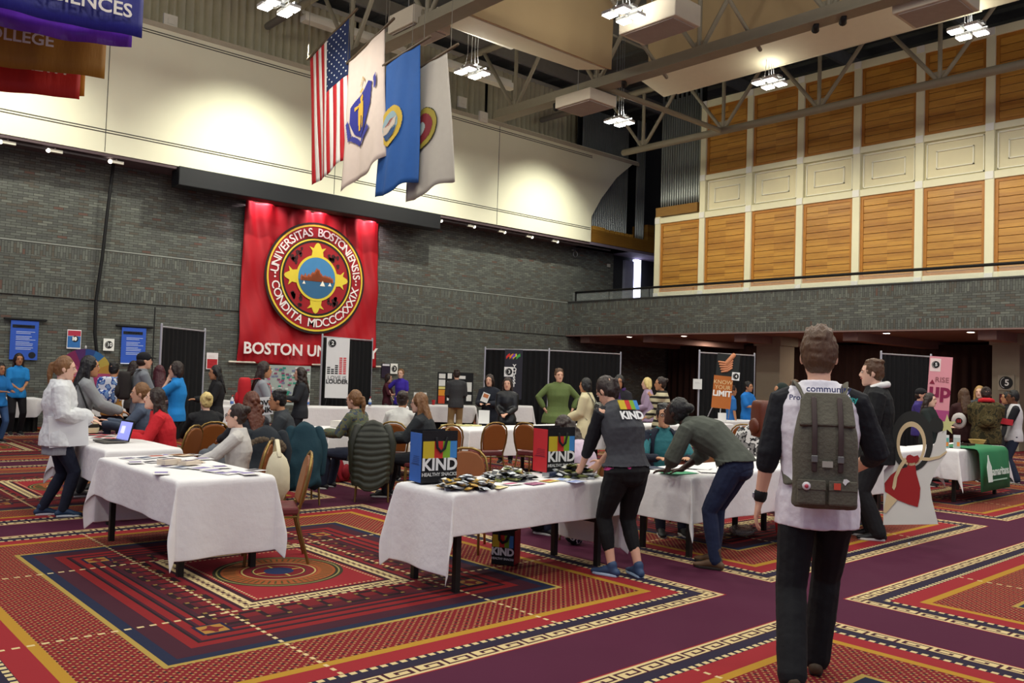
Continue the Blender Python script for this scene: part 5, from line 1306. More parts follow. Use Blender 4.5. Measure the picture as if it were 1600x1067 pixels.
def camo_mat(a, b2, c2):
    m_, b_, X, Y, Z = new_mat('camouflage', .9)
    n = N.nt.nodes.new('ShaderNodeTexNoise'); n.inputs['Scale'].default_value = 14; n.inputs['Detail'].default_value = 1
    tc = N.nt.nodes.new('ShaderNodeTexCoord'); N.nt.links.new(tc.outputs['Object'], n.inputs['Vector']); f = N(n.outputs['Fac'])
    N.nt.links.new(cmix(f > .56, cmix(f > .47, lin(a), lin(b2)), lin(c2)), b_.inputs['Base Color']); return m_
P30 = bg(1541, 606, 17.0, 95, sex='m', build=1.3, label='person in an olive camouflage jacket with a red hood, seen from behind', skin='light', hair=('short', 'dark'), top=dict(mat=camo_mat('4a4228', '5e5232', '33301f'), slv=1, hem=.18, off=.04, loose=.03, n='jacket'), bottom=dict(c='131318'), hands=FRONT,
  extra=ring_extra([('hood', 'c8242c', HOODPTS, .042)]))
bg(1576, 613, 19.0, 190, label='person in dark clothes between the camouflage jacket and the raglan shirt', skin='tan', hair=('long', 'black'), top=dict(c='1b1b20', slv=1), bottom=dict(c='17171c'))
P31 = bg(1586, 611, 17.4, 186, sex='m', label='person in a white shirt with black sleeves holding a red folder at far right', skin='brown', hair=('short', 'black'), top=dict(c='d8d6d6', sc='15161c', slv=.8, hem=.12, off=.024), bottom=dict(c='232c40', fit=.02), shoes='2a2a2c', hands=HOLD)
# --- seated ---
def sit(px, ptop, dist, face, **kw): return seated(px, ptop, dist, face, **kw)
sit(226, 598, 11.9, 175, lod=1, label='seated person in a slate sweater with a sandy ponytail behind the laptop', skin='light', hair=('pony', 'lbrown'), top=dict(c='4a5568', slv=1, off=.02), bottom=dict(c='20283a'), hands={1: (.14, .40, .86), -1: (-.12, .42, .84)})
S2 = sit(268, 613, 10.8, 178, lod=2, label='seated person in a red sweater with arms resting on the laptop table', skin='pale', hair=('long', 'dark'), top=dict(c='c8202a', slv=.95, off=.026, loose=.02, n='sweater'), bottom=dict(c='1b2233'), lean=14, head=(0, 10), hands={1: (.12, .42, .80), -1: (-.10, .44, .79)}, elbow={1: (.6, -.2, -1), -1: (-.6, -.2, -1)})
sit(326, 613, 11.6, 110, lod=1, label='seated person with a blond bun in black seen from behind', skin='pale', hair=('bun', 'pblond'), top=dict(c='17181b', slv=1, off=.026), bottom=dict(c='15151a'), hands=SITT, build=1.25)
S4 = sit(378, 631, 8.6, 170, lod=2, label='seated person in glasses and a cream sweater behind the leaflet table', skin='pale', hair=('bun', 'dark'), glasses=True, top=dict(c='c9c4bd', slv=1, off=.022, n='sweater'), bottom=dict(c='22242e'), hands=SITT)
sit(397, 612, 10.4, 120, lod=1, label='seated person with wavy auburn hair seen from behind', skin='pale', hair=('wavy', 'auburn'), top=dict(c='2b2b30', slv=1, off=.026), bottom=dict(c='1a1a20'), hands=SITT)
sit(456, 607, 11.0, 178, lod=1, sex='m', label='seated person in a dark grey T-shirt leaning on one arm, facing left', skin='tan', hair=('short', 'black'), top=dict(c='33373b', slv=.42, off=.026), bottom=dict(c='1c2230'), lean=12, hands={1: (.2, .35, .82), -1: (-.1, .40, .86)})
sit(567, 625, 11.6, 150, lod=1, label='seated person in a green plaid shirt with a long sandy ponytail', skin='light', hair=('ponylong', 'lbrown'), top=dict(mat=camo_mat('5d6552', '6e6a4a', '474f58'), slv=1, off=.03, n='shirt'), bottom=dict(c='22283a'), lean=8, hands=SITT)
sit(626, 629, 12.3, 75, lod=1, label='seated person in a white sweater with a dark bun, back turned', skin='tan', hair=('bun', 'dark'), top=dict(c='cfcdc6', slv=1, off=.028), bottom=dict(c='1a1a20'), lean=14, hands=SITT)
sit(668, 622, 11.0, 165, lod=1, label='seated person in a dark sweater and glasses, long sandy hair', skin='pale', hair=('long', 'lbrown'), glasses=True, top=dict(c='24282b', slv=1, off=.03), bottom=dict(c='1a1c22'), lean=6, hands=SITT, build=1.15)
S10 = person(D(928, 8.5), 140, H=1.66, sit=True, lod=1, label='seated person in a lavender T-shirt with big curly dark hair behind the snack bars', skin='light', hair=('curly', 'dark'), top=dict(c='cdb9c9', slv=.45, off=.022), bottom=dict(c='23263a'), lean=30, lean2=10, head=(0, -26), hands={1: (.10, .48, .80), -1: (-.10, .50, .80)})
S11 = person(D(1036, 9.55), 285, H=1.72, sex='m', sit=True, lod=2, label='seated person in glasses, teal T-shirt and open navy hoodie looking at the camera', skin='olive', hair=('short', 'black'), glasses=True, head=(-8, 2), lean=6,
  top=[dict(c='2f6f74', slv=.4, off=.014, hem=.02), ], bottom=dict(c='1c2030'), hands={1: (.16, .44, .80), -1: (-.18, .40, .80)},
  extra=lambda e_, q: jacket_open(e_, q, fab('161c2c'), .034, 1.0, 'hoodie'))
# ---------------- booths of pipe and drape ----------------
BDR = M('101012', .95, .3, 6)
def booth(pts, z, label, group='black draped booths'):
    e_ = empty('draped_booth', (pts[0].x, pts[0].y, 0), 0, label, 'booth', group); o_ = Vector((pts[0].x, pts[0].y, 0))
    for p_ in pts:
        q_ = MB(); q_.tube([p_-o_, p_-o_+Vector((0, 0, z+.05))], .024, 8); q_.box(((p_-o_).x, (p_-o_).y, .012), (.4, .4, .02)); q_.build('post', M('c4c4cc', .4, .02, metal=.5), e_)
    for a_, b_ in zip(pts, pts[1:]):
        q_ = MB(); q_.tube([a_-o_+Vector((0, 0, z)), b_-o_+Vector((0, 0, z))], .018, 8); q_.build('crossbar', M('c4c4cc', .4, .02, metal=.5), e_)
        mb = curtain_mb((a_-o_).xy, (b_-o_).xy, .03, z-.02, .035, .17, len(label)); mb.build('drape', BDR, e_, smooth=True)
    return e_
def gz(px, py, z): p_ = G(px, py, z); return Vector((p_.x, p_.y, 0))
booth([D(250, 18.6), D(318, 20.2)], ZP(285, 514, 19.4), 'black draped booth left of the red banner, behind the blue shirt with glasses')
booth([D(502, 21.0), D(580, 22.6)], ZP(541, 529, 21.8), 'black draped booth behind the white LOVE IS LOUDER poster')
booth([D(757, 24.6), D(857, 24.0), D(969, 25.6)], ZP(857, 548, 24.3), 'long black draped booth in the corner behind the green tunic')
booth([D(1092, 21.5), D(1178, 23.0)], ZP(1130, 553, 22.2), 'black draped booth behind the orange poster')
booth([D(1376, 20.5), D(1454, 22.0)], ZP(1415, 555, 21.2), 'black draped booth left of the pink RISE UP banner')
# ---------------- printed banners and posters ----------------
def panel(name, c_, w_, h_, face_to=None, tilt=0, mat_=None, label='', cat='poster', group=None, lean=0, thick=.012, roll=0):
    """board with its base edge centre at c_, facing the camera side; local x right, y up, z to viewer"""
    az = math.atan2(c_.y, c_.x) if face_to is None else face_to
    rt = Vector((math.sin(az), -math.cos(az), 0)); rt = Matrix.Rotation(R(tilt), 3, 'Z') @ rt
    up = Matrix.Rotation(R(lean), 3, rt) @ Vector((0, 0, 1))
    if roll:
        ax_ = rt.cross(up); rt = Matrix.Rotation(R(roll), 3, ax_) @ rt; up = Matrix.Rotation(R(roll), 3, ax_) @ up
    e_ = empty(name, (0, 0, 0), 0, label, cat, group); e_.matrix_basis = frame_mtx(c_, rt, up)
    mb = MB(); mb.bb(-w_/2, w_/2, 0, h_, -thick, 0); mb.build('board', mat_ or WHITE, e_); e_['_w'] = 0; del e_['_w']
    return e_
def on(e_, nm, mt_, poly=None, rects=None, z=.002, d_=.002):
    mb = MB()
    if poly: mb.prism(poly, d_, Matrix.Translation((0, 0, z)))
    for r in rects or []: mb.bb(r[0], r[1], r[2], r[3], z, z+d_)
    return mb.build(nm, mt_, e_)
def txt(e_, st, size, x_, y_, col='111111', off=0.0, z=.006, rot=0, nm='lettering', align='CENTER'):
    tm = textmesh([(st, size, Matrix.Rotation(rot, 4, 'Z'), off)], align=align); o = tm.build(nm, M(col, .7, 0), e_); o.location = (x_, y_, z); return o
def number_sign(e_, n_, x_, y_, r_, z=.004, plate=True):
    if plate: on(e_, 'sign_plate', M('efefec', .6, .02), rects=[(x_-r_*1.25, x_+r_*1.25, y_-r_*1.35, y_+r_*1.35)], z=z)
    on(e_, 'number_disc', M('141414', .6), poly=circ(r_, 24, x_, y_), z=z+.004)
    arcs = MB()
    pts = [(x_-r_*.15+r_*.62*math.cos(a), y_+r_*.78*math.sin(a)) for a in [PI*.55+i*PI*.9/12 for i in range(13)]]
    for k in range(12): arcs.tube([(pts[k][0], pts[k][1], z+.008), (pts[k+1][0], pts[k+1][1], z+.008)], r_*.035, 5)
    arcs.build('swirl', M('e8e8e4', .6, 0), e_)
    txt(e_, n_, r_*1.35, x_+r_*.15, y_-r_*.02, 'f2f2ee', r_*.03, z=z+.010)
def board_at(px0, px1, pyt, pyb, dist, **kw):
    """board seen between pixel columns px0..px1 and rows pyt..pyb at a distance"""
    pc = (px0+px1)/2; w_ = (D(px0, dist)-D(px1, dist)).length; z0 = ZP(pc, pyb, dist); z1 = ZP(pc, pyt, dist); c_ = D(pc, dist, z0)
    return panel(c_=c_, w_=w_, h_=z1-z0, **kw), w_, z1-z0
WALLAZ = PI/2
def wall_board(px0, px1, pyt, pyb, Y=22.44, **kw):
    a_ = GY(px0, pyb, Y); b_ = GY(px1, pyb, Y); t_ = GY((px0+px1)/2, pyt, Y); m_ = GY((px0+px1)/2, pyb, Y)
    return panel(c_=Vector(((a_.x+b_.x)/2, Y, m_.z)), w_=b_.x-a_.x, h_=t_.z-m_.z, face_to=WALLAZ, **kw), b_.x-a_.x, t_.z-m_.z
# LOVE IS LOUDER
e_, w_, h_ = board_at(509, 545, 528, 622, 20.6, name='standing_banner', label='tall white LOVE IS LOUDER poster with black and red bars, number 2', cat='banner', mat_=M('e4e4e2', .6, .03))
bars = []; 
for i, n_ in enumerate((4, 3, 5)):
    for k in range(n_): bars.append((-w_*.44+i*w_*.17, -w_*.44+i*w_*.17+w_*.13, h_*.40+k*h_*.032, h_*.40+k*h_*.032+h_*.02))
on(e_, 'black_bars', M('17171a', .7), rects=bars)
bars = []
for i in range(2):
    for k in range(9): bars.append((w_*.08+i*w_*.17, w_*.08+i*w_*.17+w_*.13, h_*.40+k*h_*.032, h_*.40+k*h_*.032+h_*.02))
on(e_, 'red_bars', M('d22f36', .7), rects=bars)
txt(e_, 'LOVE IS', w_*.24, 0, h_*.335, '6a6a6e'); txt(e_, 'LOUDER', w_*.245, 0, h_*.27, '17171a', .004)
number_sign(e_, '2', -w_*.26, h_*.91, w_*.17, plate=False)
mb = MB(); mb.tube([(-w_*.4, 0, -.01), (-w_*.5, -.25, .1)], .012, 6); mb.tube([(w_*.4, 0, -.01), (w_*.5, -.25, .1)], .012, 6); mb.build('foot', BLACK, e_)
# YOUTSST banner with the number 3
e_, w_, h_ = board_at(788, 816, 546, 624, 20.5, name='standing_banner', label='dark tall banner with rainbow letters and vertical white lettering, number 3', cat='banner', mat_=M('2a2a34', .8, .1))
for i, (c_, x_) in enumerate((('d0342c', -.35), ('e08a2a', -.16), ('d8cf3a', .03), ('43a84c', .22), ('7a3fb0', -.05))):
    on(e_, 'rainbow_stroke', M(c_, .7), poly=[(w_*(x_+.08*a), h_*(.80+.13*b_)) for a, b_ in ((-.9, .0), (.4, .35), (1.8, .5), (1.6, .95), (.2, .75), (-1.0, .45))], z=.002+.001*i)
mb = MB(); mb.tube([(0, 0, -.03), (0, -1.15, -.03)], .015, 6); mb.box((0, -1.15, -.03), (.5, .02, .3)); mb.build('stand', BLACK, e_)
for i, ch in enumerate('YOUTSST'): txt(e_, ch, w_*.30, w_*.05, h_*(.66-.062*i), 'f0f0ec', .004)
number_sign(e_, '3', -w_*.26, h_*.55, w_*.20)
# KNOW YOUR LIMIT
e_, w_, h_ = board_at(1112, 1142, 587, 638, 18.9, name='easel_poster', label='orange KNOW YOUR LIMIT poster under a photo of clasped hands, number 4', cat='poster', mat_=M('b8682a', .6, .06), roll=-4)
txt(e_, 'KNOW', w_*.30, 0, h_*.80, 'e8cf9a'); txt(e_, 'YOUR', w_*.30, 0, h_*.64, 'e8cf9a'); txt(e_, 'LiMIT', w_*.42, 0, h_*.45, 'f6f4ee', .006)
on(e_, 'photo_panel', M('1b201e', .6, .1), rects=[(-w_*.42, w_*.75, h_*1.0, h_*1.68)], z=-.01, d_=.012)
hm_ = MB()
for i in range(5):
    y_ = h_*(1.12+.075*i); hm_.tube([(-w_*.12-.02*i, y_, .012), (w_*.15, y_+.03-.01*i, .02), (w_*.38, y_+.10, .012)], [w_*.05, w_*.065, w_*.05], 8)
hm_.tube([(w_*.10, h_*1.40, .01), (w_*.42, h_*1.66, .01)], [w_*.13, w_*.12], 8); hm_.build('clasped_hands', M('d08a62', .6, .1), e_, smooth=True)
number_sign(e_, '4', w_*.62, h_*1.02, w_*.16, z=.02)
mb = MB(); mb.tube([(-w_*.45, 0, -.01), (-w_*.62, -h_*.28, 0)], .012, 6); mb.tube([(w_*.45, 0, -.01), (w_*.45, -h_*.28, 0)], .012, 6); mb.tube([(0, 0, -.02), (.0, -h_*.28, -.35)], .012, 6); mb.build('easel_legs', STEEL, e_)
# RISE UP
e_, w_, h_ = board_at(1446, 1482, 557, 664, 16.6, name='standing_banner', label='tilted pink RISE UP banner with number 5', cat='banner', mat_=M('e59aa4', .5, .10, 1.5), roll=-3)
on(e_, 'number_backing', M('f2dcd6', .6, .04), rects=[(-w_*.46, 0, h_*.78, h_*.97)], z=.001)
mb = MB(); mb.tube([(0, 0, -.03), (0, -.93, -.03)], .015, 6); mb.box((0, -.93, -.03), (.5, .02, .3)); mb.build('stand', BLACK, e_)
number_sign(e_, '5', -w_*.22, h_*.88, w_*.17, plate=False); txt(e_, 'RISE', w_*.34, w_*.10, h_*.66, '9a5a60'); txt(e_, 'up', w_*.95, w_*.04, h_*.50, '8a1f4a', .012)
on(e_, 'arrow_head', M('8a1f3a', .6), poly=[(-w_*.44, h_*.595), (-w_*.20, h_*.595), (-w_*.32, h_*.66)], z=.006)
on(e_, 'lower_band', M('b04a80', .6, .08), rects=[(-w_*.5, w_*.5, 0, h_*.22)], z=.001)
# blue hanging posters and signs on the left wall
def lines(e_, w_, h_, rows_, col='c9d4ee', x0=-.3):
    r_ = []
    rnd = random.Random(len(rows_)*7)
    for y_ in rows_: r_.append((w_*x0, w_*(x0+.45+.25*rnd.random()), h_*y_, h_*y_+h_*.012))
    on(e_, 'text_lines', M(col, .7), rects=r_)
for (a, lb, ttl) in (((14, 58, 500, 562), 'blue hanging poster at the far left with a black title bar', 'ACTION STATION'), ((188, 226, 511, 569), 'blue hanging poster just left of the dark booth', 'SUPPORT ZONE')):
    e_, w_, h_ = wall_board(*a, name='hanging_poster', label=lb, cat='poster', group='blue posters on the brick wall', mat_=M('2b55b8', .6, .05))
    on(e_, 'title_bar', M('121520', .7), rects=[(-w_*.44, w_*.36, h_*.80, h_*.88)])
    lines(e_, w_, h_, [.70, .66, .58, .54, .50, .44, .40, .36, .30, .26]); lines(e_, w_, h_, [.838], 'e8ecf4', -.3)
    if a[0] < 20: on(e_, 'badge', M('121520', .7), poly=circ(w_*.13, 20, w_*.30, h_*.12))
    else: on(e_, 'pale_hem', M('c9d4ee', .7), rects=[(-w_*.5, w_*.3, 0, h_*.03)])
    mb = MB(); mb.tube([(-w_*.72, h_*1.02, 0), (w_*.75, h_*1.02, 0)], .03, 8); mb.build('hanging_bar', BLACK, e_)
e_, w_, h_ = wall_board(104, 126, 515, 545, name='wall_sign', label='small red and blue sign with a white symbol on the brick wall', cat='sign', mat_=M('e8e4e4', .7))
on(e_, 'red_field', M('b03048', .7), rects=[(-w_*.46, w_*.46, h_*.68, h_*.95)]); on(e_, 'blue_field', M('2f6cae', .7), rects=[(-w_*.46, w_*.46, h_*.07, h_*.66)])
on(e_, 'disc', M('15161c', .7), poly=circ(w_*.24, 20, w_*.06, h_*.52), z=.006); txt(e_, '10', w_*.34, 0, h_*.52, 'f4f4f0', .01, z=.012)
e_, w_, h_ = wall_board(161, 178, 529, 548, name='wall_sign', label='small white sign with a black number disc left of the second blue poster', cat='sign'); number_sign(e_, '10', 0, h_*.5, w_*.36, plate=False)
e_, w_, h_ = wall_board(322, 340, 551, 577, name='wall_sign', label='small red and white notice right of the first dark booth', cat='sign', mat_=M('e6dede', .7))
on(e_, 'red_field', M('b0242c', .7), rects=[(-w_*.44, w_*.44, h_*.05, h_*.62)]); lines(e_, w_, h_, [.8, .72, .45, .3], 'caa8a8')
e_, w_, h_ = wall_board(596, 609, 568, 590, name='wall_sign', label='small dark purple poster left of the number 3 sign', cat='sign', mat_=M('24182e', .7)); on(e_, 'white_patch', M('dcdce4', .7), rects=[(-w_*.42, w_*.42, h_*.84, h_*.97)])
e_, w_, h_ = wall_board(610, 621, 568, 584, name='wall_sign', label='white sign with the number 3 in a black disc above the purple shirt', cat='sign'); number_sign(e_, '3', 0, h_*.5, w_*.38, plate=False)
e_, w_, h_ = board_at(1083, 1097, 592, 608, 21.4, name='paper_notice', label='white paper notice taped to the booth post', cat='notice'); lines(e_, w_, h_, [.66, .56], '8a8a88')
p_ = GX(1571, 598, 24.93)
e_ = panel('wall_sign', Vector((24.97, p_.y, p_.z-.2)), .4, .4, face_to=0, label='black number 5 disc on the beige column at right', cat='sign', mat_=M('9c9481', .8)); number_sign(e_, '5', 0, .2, .17, plate=False)
e_ = panel('wall_sign', Vector((24.97, p_.y-.05, p_.z-.75)), .42, .45, face_to=0, label='dark red poster on the beige column at right', cat='poster', mat_=M('5a1622', .7)); on(e_, 'print', M('a88a8a', .7), rects=[(-.15, .15, .08, .22)]); lines(e_, .42, .45, [.7, .8], 'c8a0a0')
# collage board
e_, w_, h_ = board_at(418, 486, 571, 633, 20.3, name='collage_board', label='board covered in small green, pink and grey notes behind the curly haired visitor', cat='board', mat_=M('aab4ac', .8))
rnd = random.Random(5)
for k, col in enumerate(('5fa37c', 'c05a84', '7a7f9c', 'd8dcd4', '2f8f7a', '8a4f6a')):
    rr = []
    for i in range(16):
        x_ = (rnd.random()-.5)*w_*.92; y_ = rnd.random()*h_*.92; s2 = w_*.035; rr.append((x_-s2, x_+s2, y_, y_+s2*1.2))
    on(e_, 'notes', M(col, .8), rects=rr, z=.002+.0015*k)
# trifold display board
e_, w_, h_ = board_at(684, 740, 582, 631, 22.9, name='display_board', label='black trifold display board with white, yellow and orange sheets', cat='board', mat_=M('101114', .8))
for col, rr in (('e2e2dc', [(-.46, -.28, .80, .95), (-.46, -.28, .56, .76), (-.22, -.10, .80, .97), (-.22, -.10, .55, .72), (-.22, -.08, .10, .35), (.10, .28, .8, .9), (.32, .46, .40, .70), (.32, .46, .1, .3)]), ('e0d27c', [(-.46, -.28, .46, .54)]), ('e0922c', [(-.46, -.28, .25, .44)]), ('d04a2c', [(-.46, -.28, .0, .24)])):
    on(e_, 'sheets', M(col, .8), rects=[(a*w_, b_*w_, c_*h_, d_*h_) for a, b_, c_, d_ in rr])
# wheel
wl_ = D(133, 19.6, ZP(133, 583, 19.6)); e_ = panel('prize_wheel', wl_, .04, .04, label='large multicoloured prize wheel behind the grey sweater', cat='wheel')
cols = ['c8963c', 'c8b04c', '2f6fa8', '2b4f8f', '5a2f6a', '8a2a5a', 'b03a70', 'c0507a', 'd07a9a', 'b8502f', 'c8963c', '9ab4c0', '4a7fa8', '8a3f6a', 'b03a70', 'c0507a']
for i in range(16):
    a0, a1 = 2*PI*i/16, 2*PI*(i+1)/16
    on(e_, 'wedge', M(cols[i], .5, .04), poly=[(.06*math.cos(a0), .06*math.sin(a0)), (.50*math.cos(a0), .50*math.sin(a0)), (.50*math.cos((a0+a1)/2), .50*math.sin((a0+a1)/2)), (.50*math.cos(a1), .50*math.sin(a1)), (.06*math.cos(a1), .06*math.sin(a1))], z=0, d_=.02)
mb = MB(); mb.tube([(0, 0, -.05), (0, -wl_.z+.02, -.05)], .03, 8); mb.build('stand', BLACK, e_); mb = MB(); mb.ell((0, 0, .03), (.06, .06, .03)); mb.ell((0, .53, .02), (.02, .04, .02)); mb.build('hub', M('dcdcd8', .4), e_, smooth=True)

# ---------------- cut-out board ----------------
cd = 9.75
e_ = panel('cutout_board', D(1424, cd, .0), .02, .02, label='white painted cut-out board of a red dress figure with an oval face hole', cat='cutout board', lean=-4)
_cm = e_.matrix_basis.copy(); _ci = _cm.inverted()
def pxl(px, py):
    d_ = ray(px, py); n_ = _cm.to_3x3() @ Vector((0, 0, 1)); o_ = Vector((0, 0, CAM_H)); t = (_cm.translation-o_).dot(n_)/d_.dot(n_)
    q_ = _ci @ (o_+d_*t); return (q_.x, q_.y)
def cut(nm, pix, col, z, d_=.004):
    on(e_, nm, M(col, .6, .04), poly=[pxl(*p_) for p_ in pix], z=z, d_=d_)
WH = 'd9d8cf'
# white backing in pieces round the face hole
ov = lambda r1, r2, a0, a1, n=14: [(1424+r1*math.cos(a0+(a1-a0)*i/n), 692-r2*math.sin(a0+(a1-a0)*i/n)) for i in range(n+1)]
cut('backing', [(1383, 708), (1392, 722), (1381, 735), (1380, 820), (1466, 819), (1456, 780), (1453, 758), (1462, 735), (1478, 710), (1479, 672), (1466, 675), (1462, 690), (1452, 705), (1440, 720), (1424, 726), (1408, 720), (1396, 706)], WH, -.02, .02)
hairl = ov(31, 46, 0, 2*PI, 36); hole = ov(19, 29, 0, 2*PI, 36)
def band(nm, r1, r2, s1, s2, col, z, d_=.006, c1=(1424, 693), c2=(1424, 695)):
    mb = MB(); n = 40; A = [pxl(c1[0]+r1*math.cos(2*PI*i/n), c1[1]-r2*math.sin(2*PI*i/n)) for i in range(n)]; B_ = [pxl(c2[0]+s1*math.cos(2*PI*i/n), c2[1]-s2*math.sin(2*PI*i/n)) for i in range(n)]
    vs = [(x_, y_, z+d_) for x_, y_ in A+B_]+[(x_, y_, z-.016) for x_, y_ in A+B_]
    mb.add(vs, [(i, (i+1) % n, (i+1) % n+n, i+n) for i in range(n)]+[(2*n+i, 2*n+i+n, 2*n+(i+1) % n+n, 2*n+(i+1) % n) for i in range(n)]+[(i, i+2*n, (i+1) % n+2*n, (i+1) % n) for i in range(n)]+[(n+i, n+(i+1) % n, n+(i+1) % n+2*n, n+i+2*n) for i in range(n)])
    mb.build(nm, M(col, .6, .04), e_)
band('painted_hair', 33, 47, 22.5, 34, '23241f', 0, c1=(1425, 689), c2=(1425, 695)); band('face_rim', 23, 34.5, 18, 28.5, 'd3bd92', .002)
cut('hair_bun', [(1463+11*math.cos(a), 664-12*math.sin(a)) for a in [2*PI*i/20 for i in range(20)]], '23241f', .0)
cut('dress', [(1417, 712), (1422, 710), (1428, 713), (1434, 711), (1437, 716), (1435, 722), (1430, 725), (1432, 740), (1438, 762), (1437, 778), (1434, 792), (1420, 788), (1400, 780), (1383, 768), (1382, 755), (1392, 742), (1404, 733), (1417, 730), (1419, 724), (1414, 720)], '9c1c1c', .004)
cut('left_arm', [(1414, 714), (1404, 728), (1397, 745), (1394, 762), (1397, 766), (1400, 760), (1402, 746), (1409, 731), (1417, 720)], 'd3bd92', .010)
cut('right_arm', [(1437, 714), (1452, 715), (1468, 712), (1479, 704), (1480, 707), (1468, 716), (1452, 720), (1437, 719)], 'd3bd92', .006)
cut('leg', [(1386, 770), (1380, 800), (1384, 802), (1402, 781)], 'd3bd92', .006)
st_ = [(1480+ (14 if k % 2 == 0 else 6)*math.cos(PI/2+k*PI/5), 664-(17 if k % 2 == 0 else 7)*math.sin(PI/2+k*PI/5)) for k in range(10)]
cut('star', st_, 'cfcf8a', -.02, .02)
# ---------------- green table banner ----------------
c_ = T['t11'][1]
gb = empty('table_banner', (13.62, 4.62, .76), 0, 'green table banner lettered samaritans hanging over the right table edge', 'table banner')
gq = MB()
pr = [(-.02, .35, .0), (-.02, .05, .0), (-.02, -.015, -.01), (-.02, -.05, -.06), (-.0, -.075, -.30), (0, -.095, -.62)]
vs = []
for y_, z_ in ((.55, .004), (.25, .004), (.0, .003), (-.045, -.012), (-.07, -.06), (-.09, -.3), (-.10, -.6)):
    for i in range(13): vs.append((-.57+1.14*i/12, y_-.008*math.sin(i*1.1)*(1 if z_ < -.02 else 0), z_))
gq.add(vs, [(j*13+i, j*13+i+1, (j+1)*13+i+1, (j+1)*13+i) for j in range(6) for i in range(12)])
gq.build('cloth', M('2f7d50', .75, .08, 4), gb, smooth=True, solid=.004)
tm = textmesh([('samaritans', .165, (0, 0))], offset=.003); o = tm.build('lettering', M('dfeadf', .7, 0), gb); o.matrix_local = frame_mtx((.10, -.125, -.33), (1, 0, 0), (0, .12, 1))
mb = MB(); mb.prism([(-.22, 0), (.38, 0), (.38, .018), (-.22, .018)], .003, frame_mtx((0, -.128, -.46), (1, 0, 0), (0, .12, 1))); mb.build('small_print', M('a8cdb4', .7, 0), gb)
mb = MB(); mb.prism([(-.52, -.46), (-.52, -.25), (-.46, -.16), (-.44, -.08), (-.42, -.08), (-.40, -.16), (-.34, -.25), (-.36, -.46)], .004, frame_mtx((0, -.125, 0), (1, 0, 0), (0, .12, 1))); mb.build('emblem', M('dfeadf', .7, 0), gb)

# ---------------- snack bags ----------------
STR = [('c8b02a', .0, .33), ('c4302a', .33, .58), ('7aa82c', .58, .80), ('3f86c8', .80, 1.0)]
def snack_bag(loc, rz, side_col, label, w_=.30, d_=.20, h_=.40, lod=1):
    e_ = empty('snack_bag', loc, rz, label, 'shopping bag', 'branded shopping bags')
    BK = M('101013', .5, .1, 6, bump=.2, bscale=12)
    t = .004
    q_ = MB(); q_.bb(-w_/2, w_/2, -d_/2, -d_/2+t, 0, h_); q_.bb(-w_/2, w_/2, d_/2-t, d_/2, 0, h_); q_.bb(-w_/2, w_/2, -d_/2, d_/2, 0, t); q_.build('body', BK, e_)
    for q1_ in ((-w_/2-t, -w_/2), (w_/2, w_/2+t)):
        q_ = MB(); q_.bb(q1_[0], q1_[1], -d_/2+.008, d_/2-.008, .004, h_-.02); q_.build('side_panel', M(side_col, .5, .06, 8, bump=.2, bscale=10), e_)
    q_ = MB(); q_.bb(-w_/2-.006, -w_/2-.003, -d_/2+.03, d_/2-.03, h_*.34, h_*.345)
    for k in range(5): q_.bb(-w_/2-.006, -w_/2-.004, -d_/2+.04, d_/2-.05-.006*k, h_*(.36+.035*k), h_*(.365+.035*k))
    q_.build('side_text', M('1a2440', .6), e_)
    for c2, a, b2 in STR:
        q_ = MB(); q_.bb(-w_/2+.006+(w_-.012)*a, -w_/2+.006+(w_-.012)*b2, -d_/2-.003, -d_/2-.001, h_*.47, h_*.80); q_.build('colour_stripe', M(c2, .5, .05), e_)
    tm = textmesh([('KIND', .125*w_/.3, (0, 0))], offset=.004); o = tm.build('brand_lettering', M('e6e6e4', .5, 0), e_); o.matrix_local = frame_mtx((0, -d_/2-.004, h_*.345), (1, 0, 0), (0, 0, 1))
    tm = textmesh([('HEALTHY SNACKS', .036*w_/.3, (0, 0))], offset=.0008); o = tm.build('small_lettering', M('c9c9c6', .5, 0), e_); o.matrix_local = frame_mtx((0, -d_/2-.004, h_*.16), (1, 0, 0), (0, 0, 1))
    for sy in (-1, 1):
        q_ = MB(); q_.tube([(-.035, sy*(d_/2+.004), h_*.86), (-.03, sy*(d_/2+.012), h_*.68), (0, sy*(d_/2+.016), h_*.60), (.035, sy*(d_/2+.012), h_*.66), (.06, sy*(d_/2+.004), h_*.86)], [(.012, .0025)]*5, 8, ref=(1, 0, 0)); q_.build('handle', BK, e_, smooth=True)
    return e_
b1 = G(676, 752, TZ+.01); snack_bag((b1.x, b1.y, TZ+.012), R(-8), '2f66b8', 'snack bag with a blue side standing at the left end of the snack bar table', .31, .20, .40)
b2 = G(868, 737, TZ+.01); snack_bag((b2.x, b2.y+.03, TZ+.012), R(-7), 'c02a30', 'snack bag with a red side standing on the right half of the snack bar table', .30, .22, .40)
b3 = G(790, 880, 0); snack_bag((b3.x, b3.y, 0.003), R(-62), 'a02428', 'snack bag standing on the carpet under the snack bar table', .20, .16, .31)
